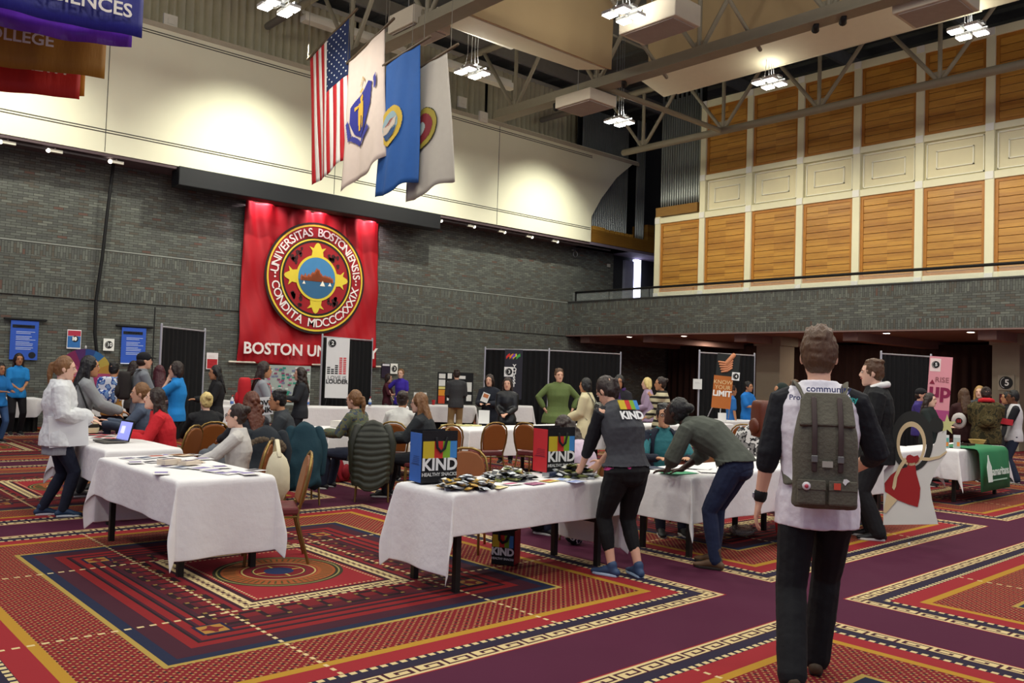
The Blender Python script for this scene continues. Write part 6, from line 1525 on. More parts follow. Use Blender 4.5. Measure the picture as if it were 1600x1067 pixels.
# snack bars in three heaps
BAR = []
def make_bar(c1, c2):
    mb = MB(); L, W, H_ = .085, .032, .013
    rings = []
    for x_, k, hh in ((-L, 1, .001), (-L*.86, 1, .001), (-L*.78, .9, H_*.8), (-L*.3, .95, H_), (L*.3, .95, H_), (L*.78, .9, H_*.8), (L*.86, 1, .001), (L, 1, .001)):
        rings.append([(x_, W*k*math.cos(2*PI*j/10)*(1.0), hh*math.sin(2*PI*j/10)) for j in range(10)])
    mb.loft(rings)
    o = mb.build('snack_bar', M(c1, .28, .3, 30, metal=.25), None, smooth=True)
    q_ = MB(); q_.bb(-.05, .02, -.022, .022, .0125, .0145); q_.build('wrapper_print', M(c2, .4), o)
    q_ = MB(); q_.bb(.03, .055, -.020, .020, .011, .0135); q_.build('wrapper_window', M('e9e6dc', .4), o)
    return o
protos = [make_bar('b08a3c', '2a1c12'), make_bar('15151a', 'c9a23c'), make_bar('1b1b1f', 'e6e6e2'), make_bar('6a6f3a', '15151a'), make_bar('c9cdd0', '22242a')]
used = [False]*5
rnd = random.Random(11)
heap = [((728, 762), 62, .23, .10, (0, 0, 1, 2, 4), 'amber and dark wrapped snack bar in the heap beside the blue sided bag', 'snack bars heaped beside the blue sided bag'),
        ((795, 748), 54, .20, .10, (2, 2, 4, 1, 3), 'dark and silver wrapped snack bar in the heap between the two bags', 'snack bars heaped between the two bags'),
        ((900, 744), 52, .18, .10, (3, 2, 3, 2, 4), 'olive and dark wrapped snack bar in the heap right of the red sided bag', 'snack bars heaped right of the red sided bag')]
for (px, py), n_, rx, ry, kinds, lb, gp in heap:
    c_ = G(px, py, TZ)
    for i in range(n_):
        k = rnd.choice(kinds); o = protos[k] if not used[k] else copy_tree(protos[k]); used[k] = True
        a_ = rnd.random()*2*PI; r_ = rnd.random()**.6; x_ = rx*r_*math.cos(a_); y_ = ry*1.6*r_*math.sin(a_)
        z_ = TZ+.016+.085*(1-r_**1.5)*rnd.random()
        yy = min(max(c_.y+y_, 4.92), 5.50)
        o.location = (c_.x+x_, yy, z_); o.rotation_euler = ((rnd.random()-.5)*.5, (rnd.random()-.5)*.5, R(60)+(rnd.random()-.5)*1.6)
        tag(o, lb, 'snack bar', gp)
# ---------------- leaflets, papers ----------------
def sheet(loc, w_, h_, rz, col, label, cat='leaflet', group=None, z=TZ, th=.002, name='leaflet', printc=None, lift=0):
    e_ = empty(name, (loc.x, loc.y, z+.003), rz, label, cat, group)
    q_ = MB(); q_.bb(-w_/2, w_/2, -h_/2, h_/2, 0, th); q_.build('paper', M(col, .6, .03), e_)
    if printc:
        q_ = MB(); q_.bb(-w_*.4, w_*.4, -h_*.1, h_*.38, th, th+.0008); q_.build('print', M(printc, .6, .1), e_)
    return e_
rnd = random.Random(21)
pal = [('dcdad8', '4a3f6a'), ('cfd0d4', '2f3a5a'), ('d8d4d0', 'b0503c'), ('e4e2de', '6a5a8a'), ('c8c4c4', '3a3a44'), ('e0ddd8', '8a7fae'), ('d6c0a4', '7a4a2a'), ('2b2f3c', 'c9c4b8')]
def near(px, py): return G(px, py, TZ)
spots = [(203, 717), (228, 716), (246, 714), (212, 724), (238, 722), (262, 712), (283, 712), (280, 722), (262, 729), (285, 731), (305, 722), (318, 718), (300, 711), (252, 740), (318, 733), (335, 737), (352, 740), (372, 739), (388, 741), (345, 731), (400, 735)]
lbl = ['at the far left corner', 'second along the left edge', 'near the back left', 'beside the far left corner', 'in the left middle', 'at the back edge by the red sleeve', 'at the back, centre', 'in the centre', 'front of the centre stack', 'right of the centre stack', 'with orange print, right centre', 'near the glasses wearer', 'flat against the back edge', 'small, at the front left edge', 'in the spread of purple ones, left', 'in the spread of purple ones, second', 'in the spread of purple ones, third', 'in the spread of purple ones, fourth', 'at the front right corner', 'behind the purple spread', 'at the right end near the tote bag']
for i, ((px, py), lb) in enumerate(zip(spots, lbl)):
    c1, c2 = pal[(5 if 14 <= i <= 18 else i) % 8] if i != 10 else pal[6]
    p_ = near(px, py)
    sheet(p_, .11+.05*rnd.random(), .15+.06*rnd.random(), rnd.random()*1.2-.6, c1, 'printed leaflet on the near left table, %s' % lb, group='leaflets on the near left table', printc=c2, z=TZ+.002*(i % 4))
for (px, py), th, lb in (((264, 727), .045, 'short stack of cards in a box in the middle of the leaflet table'), ((296, 727), .03, 'tan stack of booklets right of the card stack')):
    p_ = near(px, py); e_ = sheet(p_, .16, .11, .3, 'd8c8b4', lb, cat='stack', name='booklet_stack', th=th, printc='4a3a5a', z=TZ+.006)
# red flyers by the laptop, laptop
for i, (px, py) in enumerate(((136, 678), (150, 680), (158, 684), (166, 681), (176, 686), (146, 676), (184, 688))):
    sheet(near(px, py), .14, .20, rnd.random()*1.4, 'd8d0cc', 'red printed flyer beside the laptop, %s' % ['leftmost', 'second from left', 'nearest the table front', 'in the middle', 'right of the middle', 'at the back left', 'touching the laptop screen'][i], cat='flyer', name='flyer', group='red flyers beside the laptop', printc='c0303a', z=TZ+.002*i)
p_ = near(172, 691); e_ = empty('laptop', (p_.x, p_.y, TZ+.006), AZ(172)+R(200), 'open laptop with a lit lilac screen on the rear left table', 'laptop')
q_ = MB(); q_.bb(-.17, .17, -.12, .12, 0, .018); q_.build('base', M('5a5650', .4, .05), e_, bevel=.004)
q_ = MB(); q_.bb(-.14, .14, -.04, .09, .018, .020); q_.build('keyboard', BLACK, e_)
q_ = MB(); q_.box((0, .155, .115), (.34, .012, .23), Matrix.Rotation(R(-14), 3, 'X')); sc_ = q_.build('screen', M('1a1a1e', .4), e_)
q_ = MB(); q_.box((0, .147, .115), (.31, .004, .195), Matrix.Rotation(R(-14), 3, 'X')); q_.build('display', M('8f95e0', .4, .1, emit=.9), sc_)
q_ = MB(); q_.box((-.04, .1435, .125), (.09, .003, .08), Matrix.Rotation(R(-14), 3, 'X')); q_.build('window_on_display', M('dcdcf0', .4, 0, emit=.8), sc_)
# papers in front of the bars
for i, (px, py, c1, c2, lb) in enumerate(((745, 757, 'e6e2da', None, 'white leaflet in front of the middle snack heap'), (778, 762, 'dccf9c', 'b8a860', 'cream leaflet at the front edge of the snack table'), (800, 757, 'e0dcd8', 'c0507a', 'white leaflet with pink print on the snack table'), (835, 756, 'b06a8a', '8a4a6a', 'pink leaflet at the front of the snack table'), (858, 752, 'd8c060', 'b04030', 'yellow and red leaflet before the red sided bag'), (880, 750, 'dce0e8', '8fa8d8', 'pale blue leaflet right of the yellow one'), (900, 753, 'c0c8e4', '8a9ad0', 'lilac leaflet at the right front of the snack table'), (816, 749, 'e8e4e0', None, 'white leaflet behind the cream one'))):
    sheet(near(px, py), .16, .11, rnd.random()*.6, c1, lb, printc=c2, z=TZ+.001*(i % 3), group='leaflets in front of the snack bars')
p_ = near(862, 745); e_ = empty('sunglasses_case', (p_.x, p_.y, TZ+.006), .2, 'dark metal tin lying before the red sided bag', 'tin'); q_ = MB(); q_.bb(-.09, .09, -.03, .03, 0, .035); q_.build('body', M('3a4560', .3, .1, metal=.4), e_, bevel=.008)
q_ = MB(); q_.bb(-.1, -.085, -.032, .032, .002, .036); q_.bb(.085, .1, -.032, .032, .002, .036); q_.build('end_cap', M('b8bcc0', .3, .05, metal=.6), e_)
# t3 : green sheet, papers
sheet(near(1060, 739), .32, .22, -.1, '2f9a68', 'green folder on the table under the bending writer\'s hand', cat='folder', name='folder')
for i, (px, py, c1, lb) in enumerate(((1030, 733, 'e6e4e2', 'white sheet in front of the seated man in glasses'), (1088, 732, 'ebe9e6', 'white sheet being written on under the pen'), (1115, 738, 'e6e4e2', 'white sheet right of the writer\'s sleeve'), (1012, 732, '1d2a44', 'navy booklet before the seated man in glasses'))):
    sheet(near(px, py), .21, .28, .4*i, c1, lb, cat='sheet', name='paper_sheet', group='sheets on the sign-up table', z=TZ+.003+.001*i)
for i, (px, py) in enumerate(((1185, 716), (1200, 720), (1222, 712), (1245, 716))):
    sheet(G(px, py, TZ), .22, .28, .5*i, ('e8e6e0', 'e8e6e0', 'd6cf8a', 'e8e6e0')[i], 'sheet on the table left of the grey backpack, %s' % ('leftmost', 'second', 'yellow one', 'rightmost')[i], cat='sheet', name='paper_sheet', group='sheets left of the grey backpack')
e_ = empty('pen', near(1088, 728)+Vector((0, 0, .01))); q_ = MB(); q_.tube([(0, 0, 0), (.02, .03, .14)], .005, 6); q_.build('barrel', M('d8d8dc', .4), e_, smooth=True); tag(e_, 'white pen in the bending writer\'s hand', 'pen')
# yellow pads
for i, (px, lb) in enumerate(((705, 'left'), (722, 'middle'), (737, 'right'))):
    p_ = G(px, 664-.0*i, .76); e_ = sheet(p_, .20, .28, .5, 'e3dc9a', 'pale yellow paper pad on the middle table, %s one of three' % lb, cat='paper pad', name='paper_pad', group='yellow pads on the middle table', th=.012)
for (px0, px1, pt, pb, dist, lb) in ((750, 767, 641, 662, 13.6, 'white upright card standing on the yellow pad table'), (648, 668, 613, 632, 22.0, 'tilted white sign on the far table beside the red cup'), (1123, 1136, 645, 659, 17.8, 'white upright card on the table by the striped sweater')):
    board_at(px0, px1, pt, pb, dist, name='table_card', label=lb, cat='table card', thick=.006, group='upright white cards')
for (px, py, dist, lb) in ((632, 628, 21.8, 'red cup on the far table before the purple shirt'), (679, 632, 22.2, 'red cup beside the trifold display board')):
    z_ = .752; p_ = D(px, dist, z_); e_ = empty('plastic_cup', p_, 0, lb, 'cup', 'red plastic cups'); q_ = MB(); q_.lathe([(.035, 0), (.05, .12), (.052, .125), (.046, .12), (.03, .01)], n=16); q_.build('cup', M('b81c24', .4, .05), e_, smooth=True)
# small box with tissues on t5, bottle, basket, brochures at right
p_ = G(530, 668, TZ); e_ = empty('cardboard_box', (p_.x+.1, p_.y+.1, TZ+.004), .3, 'small white box with a red stripe on the table left of the plaid shirt', 'box'); q_ = MB(); q_.bb(-.14, .14, -.1, .1, 0, .09); q_.build('body', M('dcd6cc', .7), e_); q_ = MB(); q_.bb(-.1, .1, -.103, -.10, .03, .05); q_.build('stripe', M('a8584a', .7), e_)
for px, dist, col, lb in ((365, 19.3, 'e0e0e4', 'white pump bottle with blue label on the far left table'), (483, 19.7, 'd8c8d0', 'white bottle with a pink label on the table under the LOVE IS LOUDER poster'), (580, 20.4, 'd8e0e4', 'small clear bottle right of the LOVE IS LOUDER poster')):
    e_ = empty('pump_bottle', D(px, dist, .752), 0, lb, 'bottle', 'bottles on the far tables'); q_ = MB(); q_.lathe([(.001, 0), (.035, 0), (.037, .13), (.015, .16), (.012, .18), (.001, .18)], n=14); q_.build('body', M(col, .4), e_, smooth=True)
    q_ = MB(); q_.lathe([(.038, .03), (.0385, .09)], n=14); q_.build('label', M('4a6fb0', .5), e_, smooth=True); q_ = MB(); q_.tube([(0, 0, .18), (0, 0, .21), (.03, 0, .215)], .007, 6); q_.build('pump', M('c83030', .4), e_)
for px, py, w_, lb, c1 in ((1495, 692, .11, 'teal and orange brochure standing on the samaritans table', '5fa8a0'), (1514, 690, .09, 'grey brochure standing right of the teal one', 'a8b4b0')):
    p_ = G(px, 703, TZ); e_ = panel('brochure_holder', Vector((p_.x+.1, p_.y+.2, TZ+.004)), w_, .19, label=lb, cat='brochure', group='standing brochures', mat_=M('d8dcd8', .5)); on(e_, 'cover', M(c1, .6, .1), rects=[(-w_*.45, w_*.45, .01, .15)]); on(e_, 'orange_patch', M('d88a3a', .6), rects=[(0, w_*.4, .03, .09)], z=.005)
p_ = G(1563, 694, TZ); e_ = empty('wicker_basket', (min(p_.x, 14.35), p_.y+.15, TZ+.004), 0, 'shallow tan wicker basket at the right end of the samaritans table', 'basket'); q_ = MB(); q_.lathe([(.08, 0), (.12, .07), (.125, .075), (.115, .07), (.075, .01), (.001, .01)], n=20); q_.build('bowl', M('a88a4a', .8, .3, 60), e_, smooth=True)
p_ = G(1517, 698, TZ); e_ = empty('serving_tray', (p_.x, p_.y+.08, TZ+.004), 0, 'dark brown tray behind the green banner', 'tray'); q_ = MB(); q_.bb(-.14, .14, -.09, .09, 0, .01); q_.bb(-.14, .14, -.09, -.08, 0, .04); q_.bb(-.14, .14, .08, .09, 0, .04); q_.bb(-.14, -.13, -.09, .09, 0, .04); q_.bb(.13, .14, -.09, .09, 0, .04); q_.build('tray_body', M('3a221a', .6), e_)
sheet(G(1530, 697, TZ)+Vector((.1, .25, 0)), .21, .3, .5, 'e8e6e4', 'white sheet behind the brown tray', cat='sheet', name='paper_sheet')
# drawstring bag with red logo
p_ = D(1499, 17.0, ZP(1499, 668, 17.0)); e_ = empty('drawstring_bag', p_, AZ(1499)-PI/2, 'white drawstring bag with a red and black round logo carried by the maroon jacket', 'bag')
q_ = MB(); q_.ell((0, -.03, .12), (.12, .07, .14)); q_.build('bag_body', fab('d8d4ce'), e_, smooth=True, disp=.02, dscale=.1)
mb = MB(); mb.add([(x_*.055, -.108, .12+y_*.055) for x_, y_ in circ(1, 20)], [tuple(range(20))]); mb.build('logo_disc', M('1c1416', .7), e_)
mb = MB()
for k in range(3): mb.bb(-.035+.026*k, -.021+.026*k, -.113, -.109, .09, .15)
mb.build('logo_stripes', M('c03030', .7), e_)
# ---------------- backpacks, coats, totes ----------------
BPK = M('5b574a', .8, .12, 10, bump=.3, bscale=60); BPD = M('3f2f2c', .6, .1); 
e0, q0 = [x for x in PE if x[0] is BPM][0]
s_ = q0['s']
bp = empty('backpack', (0, 0, 0)); bp.matrix_basis = Matrix.Translation(BPM.location) @ BPM.rotation_euler.to_matrix().to_4x4()
tag(bp, 'grey-green rolled top backpack with two brown straps, pin badges and front pockets', 'backpack')
zb, zt = .92*s_, 1.465*s_; yb = -.175*s_
def bx(z): return .150*s_ if z < .6 else .150*s_*(1-.32*(z-.6)/.4)
rings = []
n = 20
for t in (0, .02, .06, .2, .4, .6, .75, .87, .95, 1.0):
    z_ = zb+(zt-zb)*t; w_ = bx(t)*(.93 if t in (0,) else 1)*(.72 if t == 1.0 else (.88 if t == .95 else 1)); d_ = (.105 if t < .7 else .105-.16*(t-.7))*s_*(1 if t not in (0, 1.0) else .75)
    ring = []
    for j in range(n):
        a_ = 2*PI*j/n; cx_, sy_ = math.cos(a_), math.sin(a_); k_ = 2.0/3.2
        ring.append((w_*math.copysign(abs(cx_)**k_, cx_), yb-d_+d_*math.copysign(abs(sy_)**k_, sy_)+.01, z_))
    rings.append(ring)
mb = MB(); mb.loft(rings); body = mb.build('bag_body', BPK, bp, smooth=True, sub=1, disp=.012, dscale=.08)
yf = yb-.21*s_+.01
mb = MB(); mb.prism([(-.135, .0), (.135, .0), (.125, .15), (.10, .19), (-.10, .19), (-.125, .15)], .03, frame_mtx((0, yf+.035, zt-.17), (1, 0, 0), (0, .55, 1))); mb.build('top_flap', BPK, bp, bevel=.01)
for sx in (-1, 1):
    mb = MB(); mb.tube([(sx*.062, yf+.07, zt-.02), (sx*.062, yf+.0, zt-.15), (sx*.062, yf-.012, zt-.22), (sx*.062, yf-.012, zb+.20)], [(.013, .003)]*4, 8, ref=(1, 0, 0)); mb.build('closing_strap', BPD, bp, smooth=True)
    mb = MB(); mb.box((sx*.062, yf-.016, zb+.26), (.03, .012, .035)); mb.build('buckle', M('7a7a76', .4, .05, metal=.5), bp, bevel=.003)
    mb = MB(); mb.prism([(-.068, 0), (.068, 0), (.066, .12), (-.066, .12)], .035, frame_mtx((sx*.074, yf+.005, zb+.03), (1, 0, 0), (0, 0, 1))); pk = mb.build('front_pocket', BPK, bp, bevel=.012)
    mb = MB(); mb.prism([(-.068, 0), (.068, 0), (.066, .05), (-.066, .05)], .012, frame_mtx((sx*.074, yf-.022, zb+.105), (1, 0, 0), (0, .1, 1))); mb.build('pocket_flap', BPK, pk, bevel=.004)
    # shoulder straps over the shirt
    sh = q0['sh'][sx]*s_; nb = q0['neckb']*s_
    mb = MB(); mb.tube([(sx*.055*s_, -.175*s_, zt-.02), (sx*.080*s_, -.165*s_, sh.z-.01), (sx*.105*s_, -.115*s_, sh.z+.055), (sx*.115*s_, -.02, sh.z+.088), (sx*.12*s_, .09*s_, sh.z+.02), (sx*.14*s_, .155*s_, zt-.14), (sx*.16*s_, .12*s_, zt-.34), (sx*.15*s_, -.10*s_, zb+.10)], [(.028, .008)]*8, 10, ref=(1, 0, 0)); mb.build('shoulder_strap', BPK, bp, smooth=True)
mb = MB(); mb.box((-.0, yf-.014, zb+.235), (.05, .008, .03)); mb.build('fabric_label', M('a8a498', .7), bp)
for (x_, z_, r_, c1, nm) in ((-.10, zb+.125, .021, 'e0dadb', 'white pin badge with a red centre'), (-.10, zb+.125, .011, 'c04a5a', None)):
    mb = MB(); mb.lathe([(.001, 0), (r_, 0), (r_*.9, .006 if nm else .009), (.001, .007 if nm else .010)], n=20); o = mb.build('pin_badge', M(c1, .4, .05), bp, smooth=True); o.matrix_local = frame_mtx((x_, yf-.036, z_), (1, 0, 0), (0, 0, 1))
    if nm: o['label'] = nm
mb = MB(); mb.prism([(-.016, -.016), (.016, -.016), (.016, .016), (-.016, .016)], .005, frame_mtx((.045, yf-.036, zb+.13), (1, 0, 0), (0, 0, 1))); o = mb.build('square_patch', M('d2503a', .6), bp); o['label'] = 'orange square pin'
mb = MB(); mb.prism([(-.015, -.005), (-.003, -.018), (.006, -.004), (.018, .004), (.004, .014), (-.010, .012)], .005, frame_mtx((.085, yf-.034, zb+.155), (1, 0, 0), (0, 0, 1))); o = mb.build('small_pin', M('e4e4e0', .5), bp); o['label'] = 'small white pin'
# print on the back of the raglan shirt, above the pack
tm = textmesh([('community', .050, (.01, 0)), ('Promoting', .040, (-.105, -.052))], offset=.0006); o = tm.build('shirt_print', M('3a3f6a', .8, 0), BPM); o.matrix_local = frame_mtx((.02, -.138, 1.590), (1, 0, 0), (0, .35, 1))
tm = textmesh([('activity', .042, (0, 0), .0012)], offset=.001); o = tm.build('shirt_print', M('2a9a94', .8, 0), BPM); o.matrix_local = frame_mtx((.115, -.148, 1.540), (1, 0, 0), (0, .35, 1))
# neck trim of the raglan
def neck_ring(P_, q_, col, r_=.012, up=0):
    s2 = q_['s']; nb = q_['neckb']*s2; pts = [nb+Vector((.074*s2*math.cos(a), .064*s2*math.sin(a), up-.004-.012*math.sin(a))) for a in [2*PI*i/16 for i in range(17)]]
    mb = MB(); mb.tube(pts, r_, 6); mb.build('neck_trim', fab(col), P_, smooth=True)
neck_ring(BPM, q0, '101016', .014, .004)
# watch
wr = q0['W'][-1]*s_; mb = MB(); fd = (q0['W'][-1]-q0['E'][-1]).normalized(); mb.tube([wr-fd*.045, wr-fd*.015], .036, 12); wt = mb.build('watch_strap', BLACK, BPM, smooth=True); mb = MB(); mb.box(wr-fd*.03+Vector((-.038, -.0, 0)), (.012, .03, .03)); mb.build('watch_case', STEEL, wt, bevel=.003)
# KIND print on the host's back
e1, q1 = [x for x in PE if x[0] is KW][0]; s1 = q1['s']
bc = (q1['chest']*.45+q1['ush']*.55)*s1; upv = (q1['ush']-q1['chest']).normalized(); fwv = Vector((1, 0, 0)).cross(upv) * -1
bk = upv.cross(Vector((1, 0, 0))); 
if bk.y > 0: bk = -bk
def back_mtx(dz, dx=0, off=.166): return frame_mtx(bc+upv*dz+bk*off*s1+Vector((dx, 0, 0)), (1, 0, 0), upv)
x_ = -.10
for c2, a, b2 in STR:
    mb = MB(); mb.bb(-.10+.20*a, -.10+.20*b2, 0, .085, 0, .006); o = mb.build('shirt_stripe', M(c2, .8, .05), KW); o.matrix_local = back_mtx(.02)
tm = textmesh([('KIND', .098, (0, 0), .004)]); o = tm.build('shirt_lettering', M('e8e8e6', .8, 0), KW); o.matrix_local = back_mtx(-.035)
# white logo strokes on the host's shoe skipped: shape only
def simple_pack(P_, size, mat_, label, cat='backpack', z0=1.02, off=.0, straps=True, pocket=True, tilt=0):
    e1_, q_ = [x for x in PE if x[0] is P_][0]; s2 = q_['s']; w_, d_, h_ = size
    e_ = empty('backpack', (0, 0, 0)); e_.matrix_basis = Matrix.Translation(P_.location) @ P_.rotation_euler.to_matrix().to_4x4(); tag(e_, label, cat)
    y_ = -.155*s2-d_/2-off; rings = []
    for t in (0, .05, .3, .7, .92, 1.0):
        k = .75 if t in (0, 1.0) else (1 if t < .8 else .92); z_ = z0*s2+h_*t
        rings.append([(w_/2*k*math.copysign(abs(math.cos(a))**.6, math.cos(a)), y_+d_/2*k*math.copysign(abs(math.sin(a))**.6, math.sin(a)), z_) for a in [2*PI*j/16 for j in range(16)]])
    mb = MB(); mb.loft(rings); mb.build('bag_body', mat_, e_, smooth=True, sub=1)
    if pocket: mb = MB(); mb.ell((0, y_-d_/2, z0*s2+h_*.3), (w_*.36, .04, h_*.22)); mb.build('front_pocket', mat_, e_, smooth=True)
    if straps:
        for sx in (-1, 1):
            mb = MB(); mb.tube([(sx*.07, y_+d_*.3, z0*s2+h_*.92), (sx*.10*s2, -.05, q_['sh'][sx].z*s2+.085), (sx*.12*s2, .13*s2, q_['sh'][sx].z*s2-.02), (sx*.14*s2, .15*s2, q_['sh'][sx].z*s2-.2), (sx*.15*s2, -.05, z0*s2+.05)], [(.022, .006)]*5, 8, ref=(1, 0, 0)); mb.build('shoulder_strap', mat_, e_, smooth=True)
    return e_
simple_pack(P4, (.32, .2, .44), camo_mat('dfe4ee', '2b4f9c', '7fa0d0'), 'blue and white patterned backpack on the wearer with ochre sleeves')
simple_pack(P9, (.32, .2, .46), fab('c02028'), 'bright red backpack worn over a grey sweater')
simple_pack(P5, (.3, .18, .44), fab('2c2624'), 'dark brown backpack behind the black cap wearer')
simple_pack(P23, (.34, .2, .46), M('5e2c1c', .4, .15, 8), 'brown leather backpack left of the raglan sleeve')
simple_pack(P30, (.32, .17, .42), camo_mat('4a4228', '5e5232', '33301f'), 'camouflage backpack under the red hood')
simple_pack(P17, (.26, .14, .34), camo_mat('5a5a54', '9a9a8c', '3a3a38'), 'grey patterned bag on the cream coat', z0=.95)
# striped shoulder bag of the grey sweater girl
p_ = at(P3, (.0, -.05, 0)); e_ = empty('shoulder_bag', (p_.x, p_.y, .62), P3.rotation_euler.z, 'black and white striped shoulder bag between the white coat and grey sweater', 'bag')
q_ = MB(); q_.ell((.24, .03, .2), (.09, .21, .24)); q_.build('bag_body', stripes_mat(), e_, smooth=True); q_ = MB(); q_.tube([(.22, -.1, .4), (.14, 0, .72), (.22, .12, .4)], .014, 6); q_.build('strap', BLACK, e_, smooth=True)
# folded white tote held by the white coat girl
p_ = at(WC, (.20, .10, .0)); e_ = panel('paper_envelope', Vector((p_.x, p_.y, .73)), .36, .32, label='large white flat bag hanging on the arm of the white coat', cat='bag', mat_=M('e2e3e2', .6, .05), thick=.03, roll=4)
# LOVE PINK tote
p_ = D(415, 12.9, ZP(415, 648, 12.9)); e_ = panel('lettered_tote', p_, .27, .25, label='white tote lettered LOVE PINK in black behind the auburn hair', cat='bag', mat_=M('dcdcda', .7, .04), thick=.05, roll=5)
txt(e_, 'LOVE', .105, .0, .165, '141416', .004); txt(e_, 'PINK', .105, 0, .065, '141416', .004)
# jackets over chairs
def draped(px, dist, face, w_, h_, mat_, label, name='jacket', quilt=False, top=.97, seed=0, extra=None, d_=.20):
    p_ = D(px, dist); az = math.atan2(p_.y, p_.x); e_ = empty(name, (p_.x, p_.y, 0), az-PI/2+R(face)-PI/2, label, 'jacket', 'coats hung over chairs')
    mb = MB(); rings = []; nz = 56 if quilt else 14; rnd = random.Random(seed)
    for i in range(nz+1):
        t = i/nz; z_ = top-h_*t; k = (.55+.45*min(1, t*5)); wob = (.009*abs(math.sin(PI*i/5)) if quilt else .008*math.sin(t*9+seed))
        ring = []
        for j in range(28):
            a_ = 2*PI*j/28; ca, sa = math.cos(a_), math.sin(a_)
            rr = (.80+.20*min(1, t*2.2))*(1+.07*math.sin(3*a_+seed+t*3)+.05*math.sin(8*a_+seed+2*t)*min(1, .2+t))
            x_ = (w_/2*k*(1+.08*t)*rr+wob)*math.copysign(abs(ca)**.75, ca); y_ = (d_/2*(.6+.4*min(1, t*4))*(1+.25*t)*rr+wob)*math.copysign(abs(sa)**.75, sa)
            ring.append((x_, -.24-.02-.10*t+y_, z_+(.05*math.sin(2*a_+seed)+.02*math.sin(5*a_))*(t**2)+.03*abs(ca)*-min(1, 4*(.25-min(.25, t)))))
        rings.append(ring)
    mb.loft(rings); mb.build('shell', mat_, e_, smooth=True, disp=.06 if not quilt else .012, dscale=.12)
    for sx in (-1, 1):
        q_ = MB(); q_.tube([(sx*w_*.42, -.26, top-.10), (sx*w_*.56, -.30, top-.28), (sx*w_*.52, -.32, top-h_*.8)], [.06, .062, .05], 12); q_.build('sleeve', mat_, e_, smooth=True, disp=.015, dscale=.08)
    if extra: extra(e_)
    return e_
def fur(e_):
    q_ = MB(); rnd = random.Random(4)
    for i in range(60):
        a_ = PI*i/59; q_.ell((.17*math.cos(a_)+.02*rnd.random(), -.38+.02*rnd.random(), .74-.02+.10*math.sin(a_)+.02*rnd.random()), (.035, .035, .035), 6, 5)
    q_.build('fur_trim', M('5a4c3c', .95, .5, 60), e_, smooth=True)
draped(586, 10.9, 90, .42, .78, M('2a2c20', .45, .1, 6), 'olive quilted down jacket hung over a chair behind the red backpack on the floor', quilt=True, seed=2, top=1.0)
draped(474, 10.6, 100, .38, .74, fab('123540'), 'dark teal jacket hung over a chair', seed=3, top=.98)
draped(420, 9.9, 90, .40, .55, fab('1b2128'), 'dark navy jacket with brown fur trim hung over a chair', seed=5, top=.98, extra=fur)
draped(319, 9.6, 125, .30, .55, fab('5c6066'), 'grey coat hung on the chair behind the red sweater', seed=6, top=.80)
draped(1192, 13.2, 60, .42, .75, camo_mat('d8d8d4', '2a2a2c', '8a8a88'), 'black and white patterned coat hung over a chair left of the raglan sleeve', seed=7, top=1.0)
# cream tote on the near chair
p_ = G(444, 792); p_ = D(441, 8.0); e_ = empty('tote_bag', (p_.x, p_.y, .40), 0, 'cream cloth tote bag hanging on the chair at the end of the leaflet table', 'bag')
q_ = MB(); q_.ell((0, 0, .22), (.10, .14, .24)); q_.build('bag_body', fab('d6ccae'), e_, smooth=True, disp=.05, dscale=.10)
q_ = MB(); q_.tube([(-.03, -.08, .42), (-.02, 0, .56), (0, .08, .42)], [(.02, .004)]*3, 8, ref=(1, 0, 0)); q_.build('handle', fab('d6ccae'), e_, smooth=True)
# red backpack lying on the carpet
p_ = G(530, 752); e_ = empty('floor_backpack', (p_.x, p_.y, 0), .5, 'dark red backpack standing on the carpet beside the olive jacket', 'backpack')
q_ = MB(); q_.loft([[(w*math.copysign(abs(math.cos(a))**.6, math.cos(a)), .12*k*math.copysign(abs(math.sin(a))**.6, math.sin(a))+.10*z, z) for a in [2*PI*j/16 for j in range(16)]] for z, w, k in ((.005, .14, .8), (.04, .17, 1), (.25, .17, 1), (.40, .13, .8), (.46, .07, .4))]); q_.build('bag_body', fab('a01828'), e_, smooth=True, sub=1, disp=.02)
q_ = MB(); q_.ell((0, -.11, .15), (.11, .05, .11)); q_.build('front_pocket', fab('8a1422'), e_, smooth=True); q_ = MB(); q_.tube([(-.1, .0, .42), (-.24, -.05, .25), (-.15, -.08, .05)], [(.02, .006)]*3, 8); q_.build('strap', BLACK, e_, smooth=True)
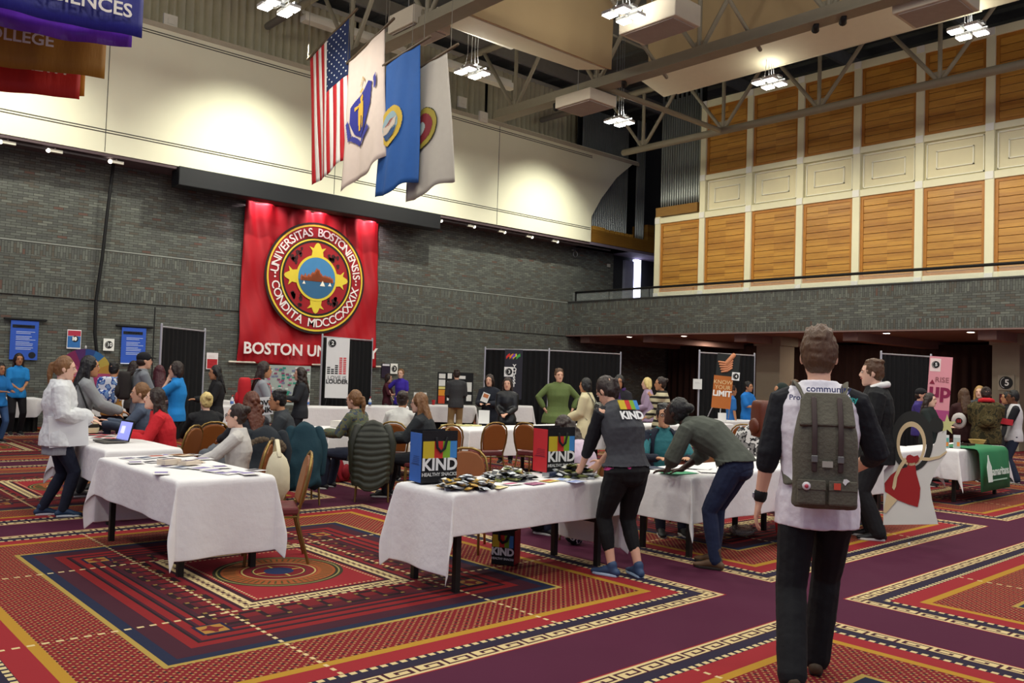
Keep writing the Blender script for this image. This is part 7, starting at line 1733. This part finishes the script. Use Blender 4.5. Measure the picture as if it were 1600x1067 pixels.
# plastic bin by the aisle chair
p_ = G(800, 752); p_ = D(787, 9.6); e_ = empty('plastic_bin', (p_.x, p_.y, 0), 0, 'clear plastic storage bin on the carpet behind the snack bars', 'bin')
q_ = MB(); q_.lathe([(.13, 0), (.17, .34), (.18, .35), (.165, .34), (.125, .01), (.001, .01)], n=4); q_.build('bin_body', M('b8aea6', .2, .05, alpha=.55), e_)
q_ = MB(); q_.ell((0, 0, .10), (.10, .10, .08)); q_.build('contents', M('d8d4cc', .8, .2, 20), e_, smooth=True)
# red bag by the raglan wearer's leg and clutter under the table
p_ = D(1232, 9.0); e_ = empty('red_bag', (p_.x, p_.y, 0), .4, 'red cloth bag standing under the table behind the walker', 'bag'); q_ = MB(); q_.ell((0, 0, .2), (.14, .10, .20)); q_.build('bag_body', fab('b01a22'), e_, smooth=True, disp=.04); q_ = MB(); q_.tube([(-.06, 0, .36), (0, 0, .48), (.06, 0, .36)], .01, 6); q_.build('handle', fab('b01a22'), e_, smooth=True)
p_ = D(1165, 9.4); e_ = empty('plastic_bag', (p_.x, p_.y, 0), .4, 'crumpled clear plastic bag on the carpet right of the tan boots', 'bag'); q_ = MB(); q_.ell((0, 0, .05), (.22, .14, .05)); q_.build('bag_body', M('8a8480', .15, .3, 20, alpha=.6, bump=.8, bscale=14), e_, smooth=True, disp=.06, dscale=.05)
p_ = D(856, 8.9); e_ = empty('floor_bag', (p_.x, p_.y, 0), .4, 'black bag on the carpet under the snack bar table', 'bag'); q_ = MB(); q_.ell((0, 0, .13), (.26, .14, .13)); q_.build('bag_body', fab('15151a'), e_, smooth=True, disp=.05)
p_ = D(905, 8.3); e_ = empty('floor_bag', (p_.x, p_.y, 0), .4, 'small black and white bag behind the table leg under the red sided bag', 'bag'); q_ = MB(); q_.ell((0, 0, .10), (.12, .10, .10)); q_.build('bag_body', camo_mat('16161a', 'c8c8c8', '30303a'), e_, smooth=True, disp=.03)
# leaflet in hand of the left black coat
p_ = D(757, 16.3, ZP(757, 628, 16.3)); e_ = panel('held_leaflet', p_, .14, .18, label='leaflet with an orange corner held by the dark coat', cat='leaflet', roll=-20, thick=.004); on(e_, 'print', M('c87a4a', .6), rects=[(-.05, .05, .09, .16)])
p_ = D(1565, 17.0, ZP(1565, 662, 17.0)); panel('held_folder', p_, .34, .10, label='red folder held by the right edge raglan shirt', cat='folder', mat_=M('c02430', .6), roll=-8)
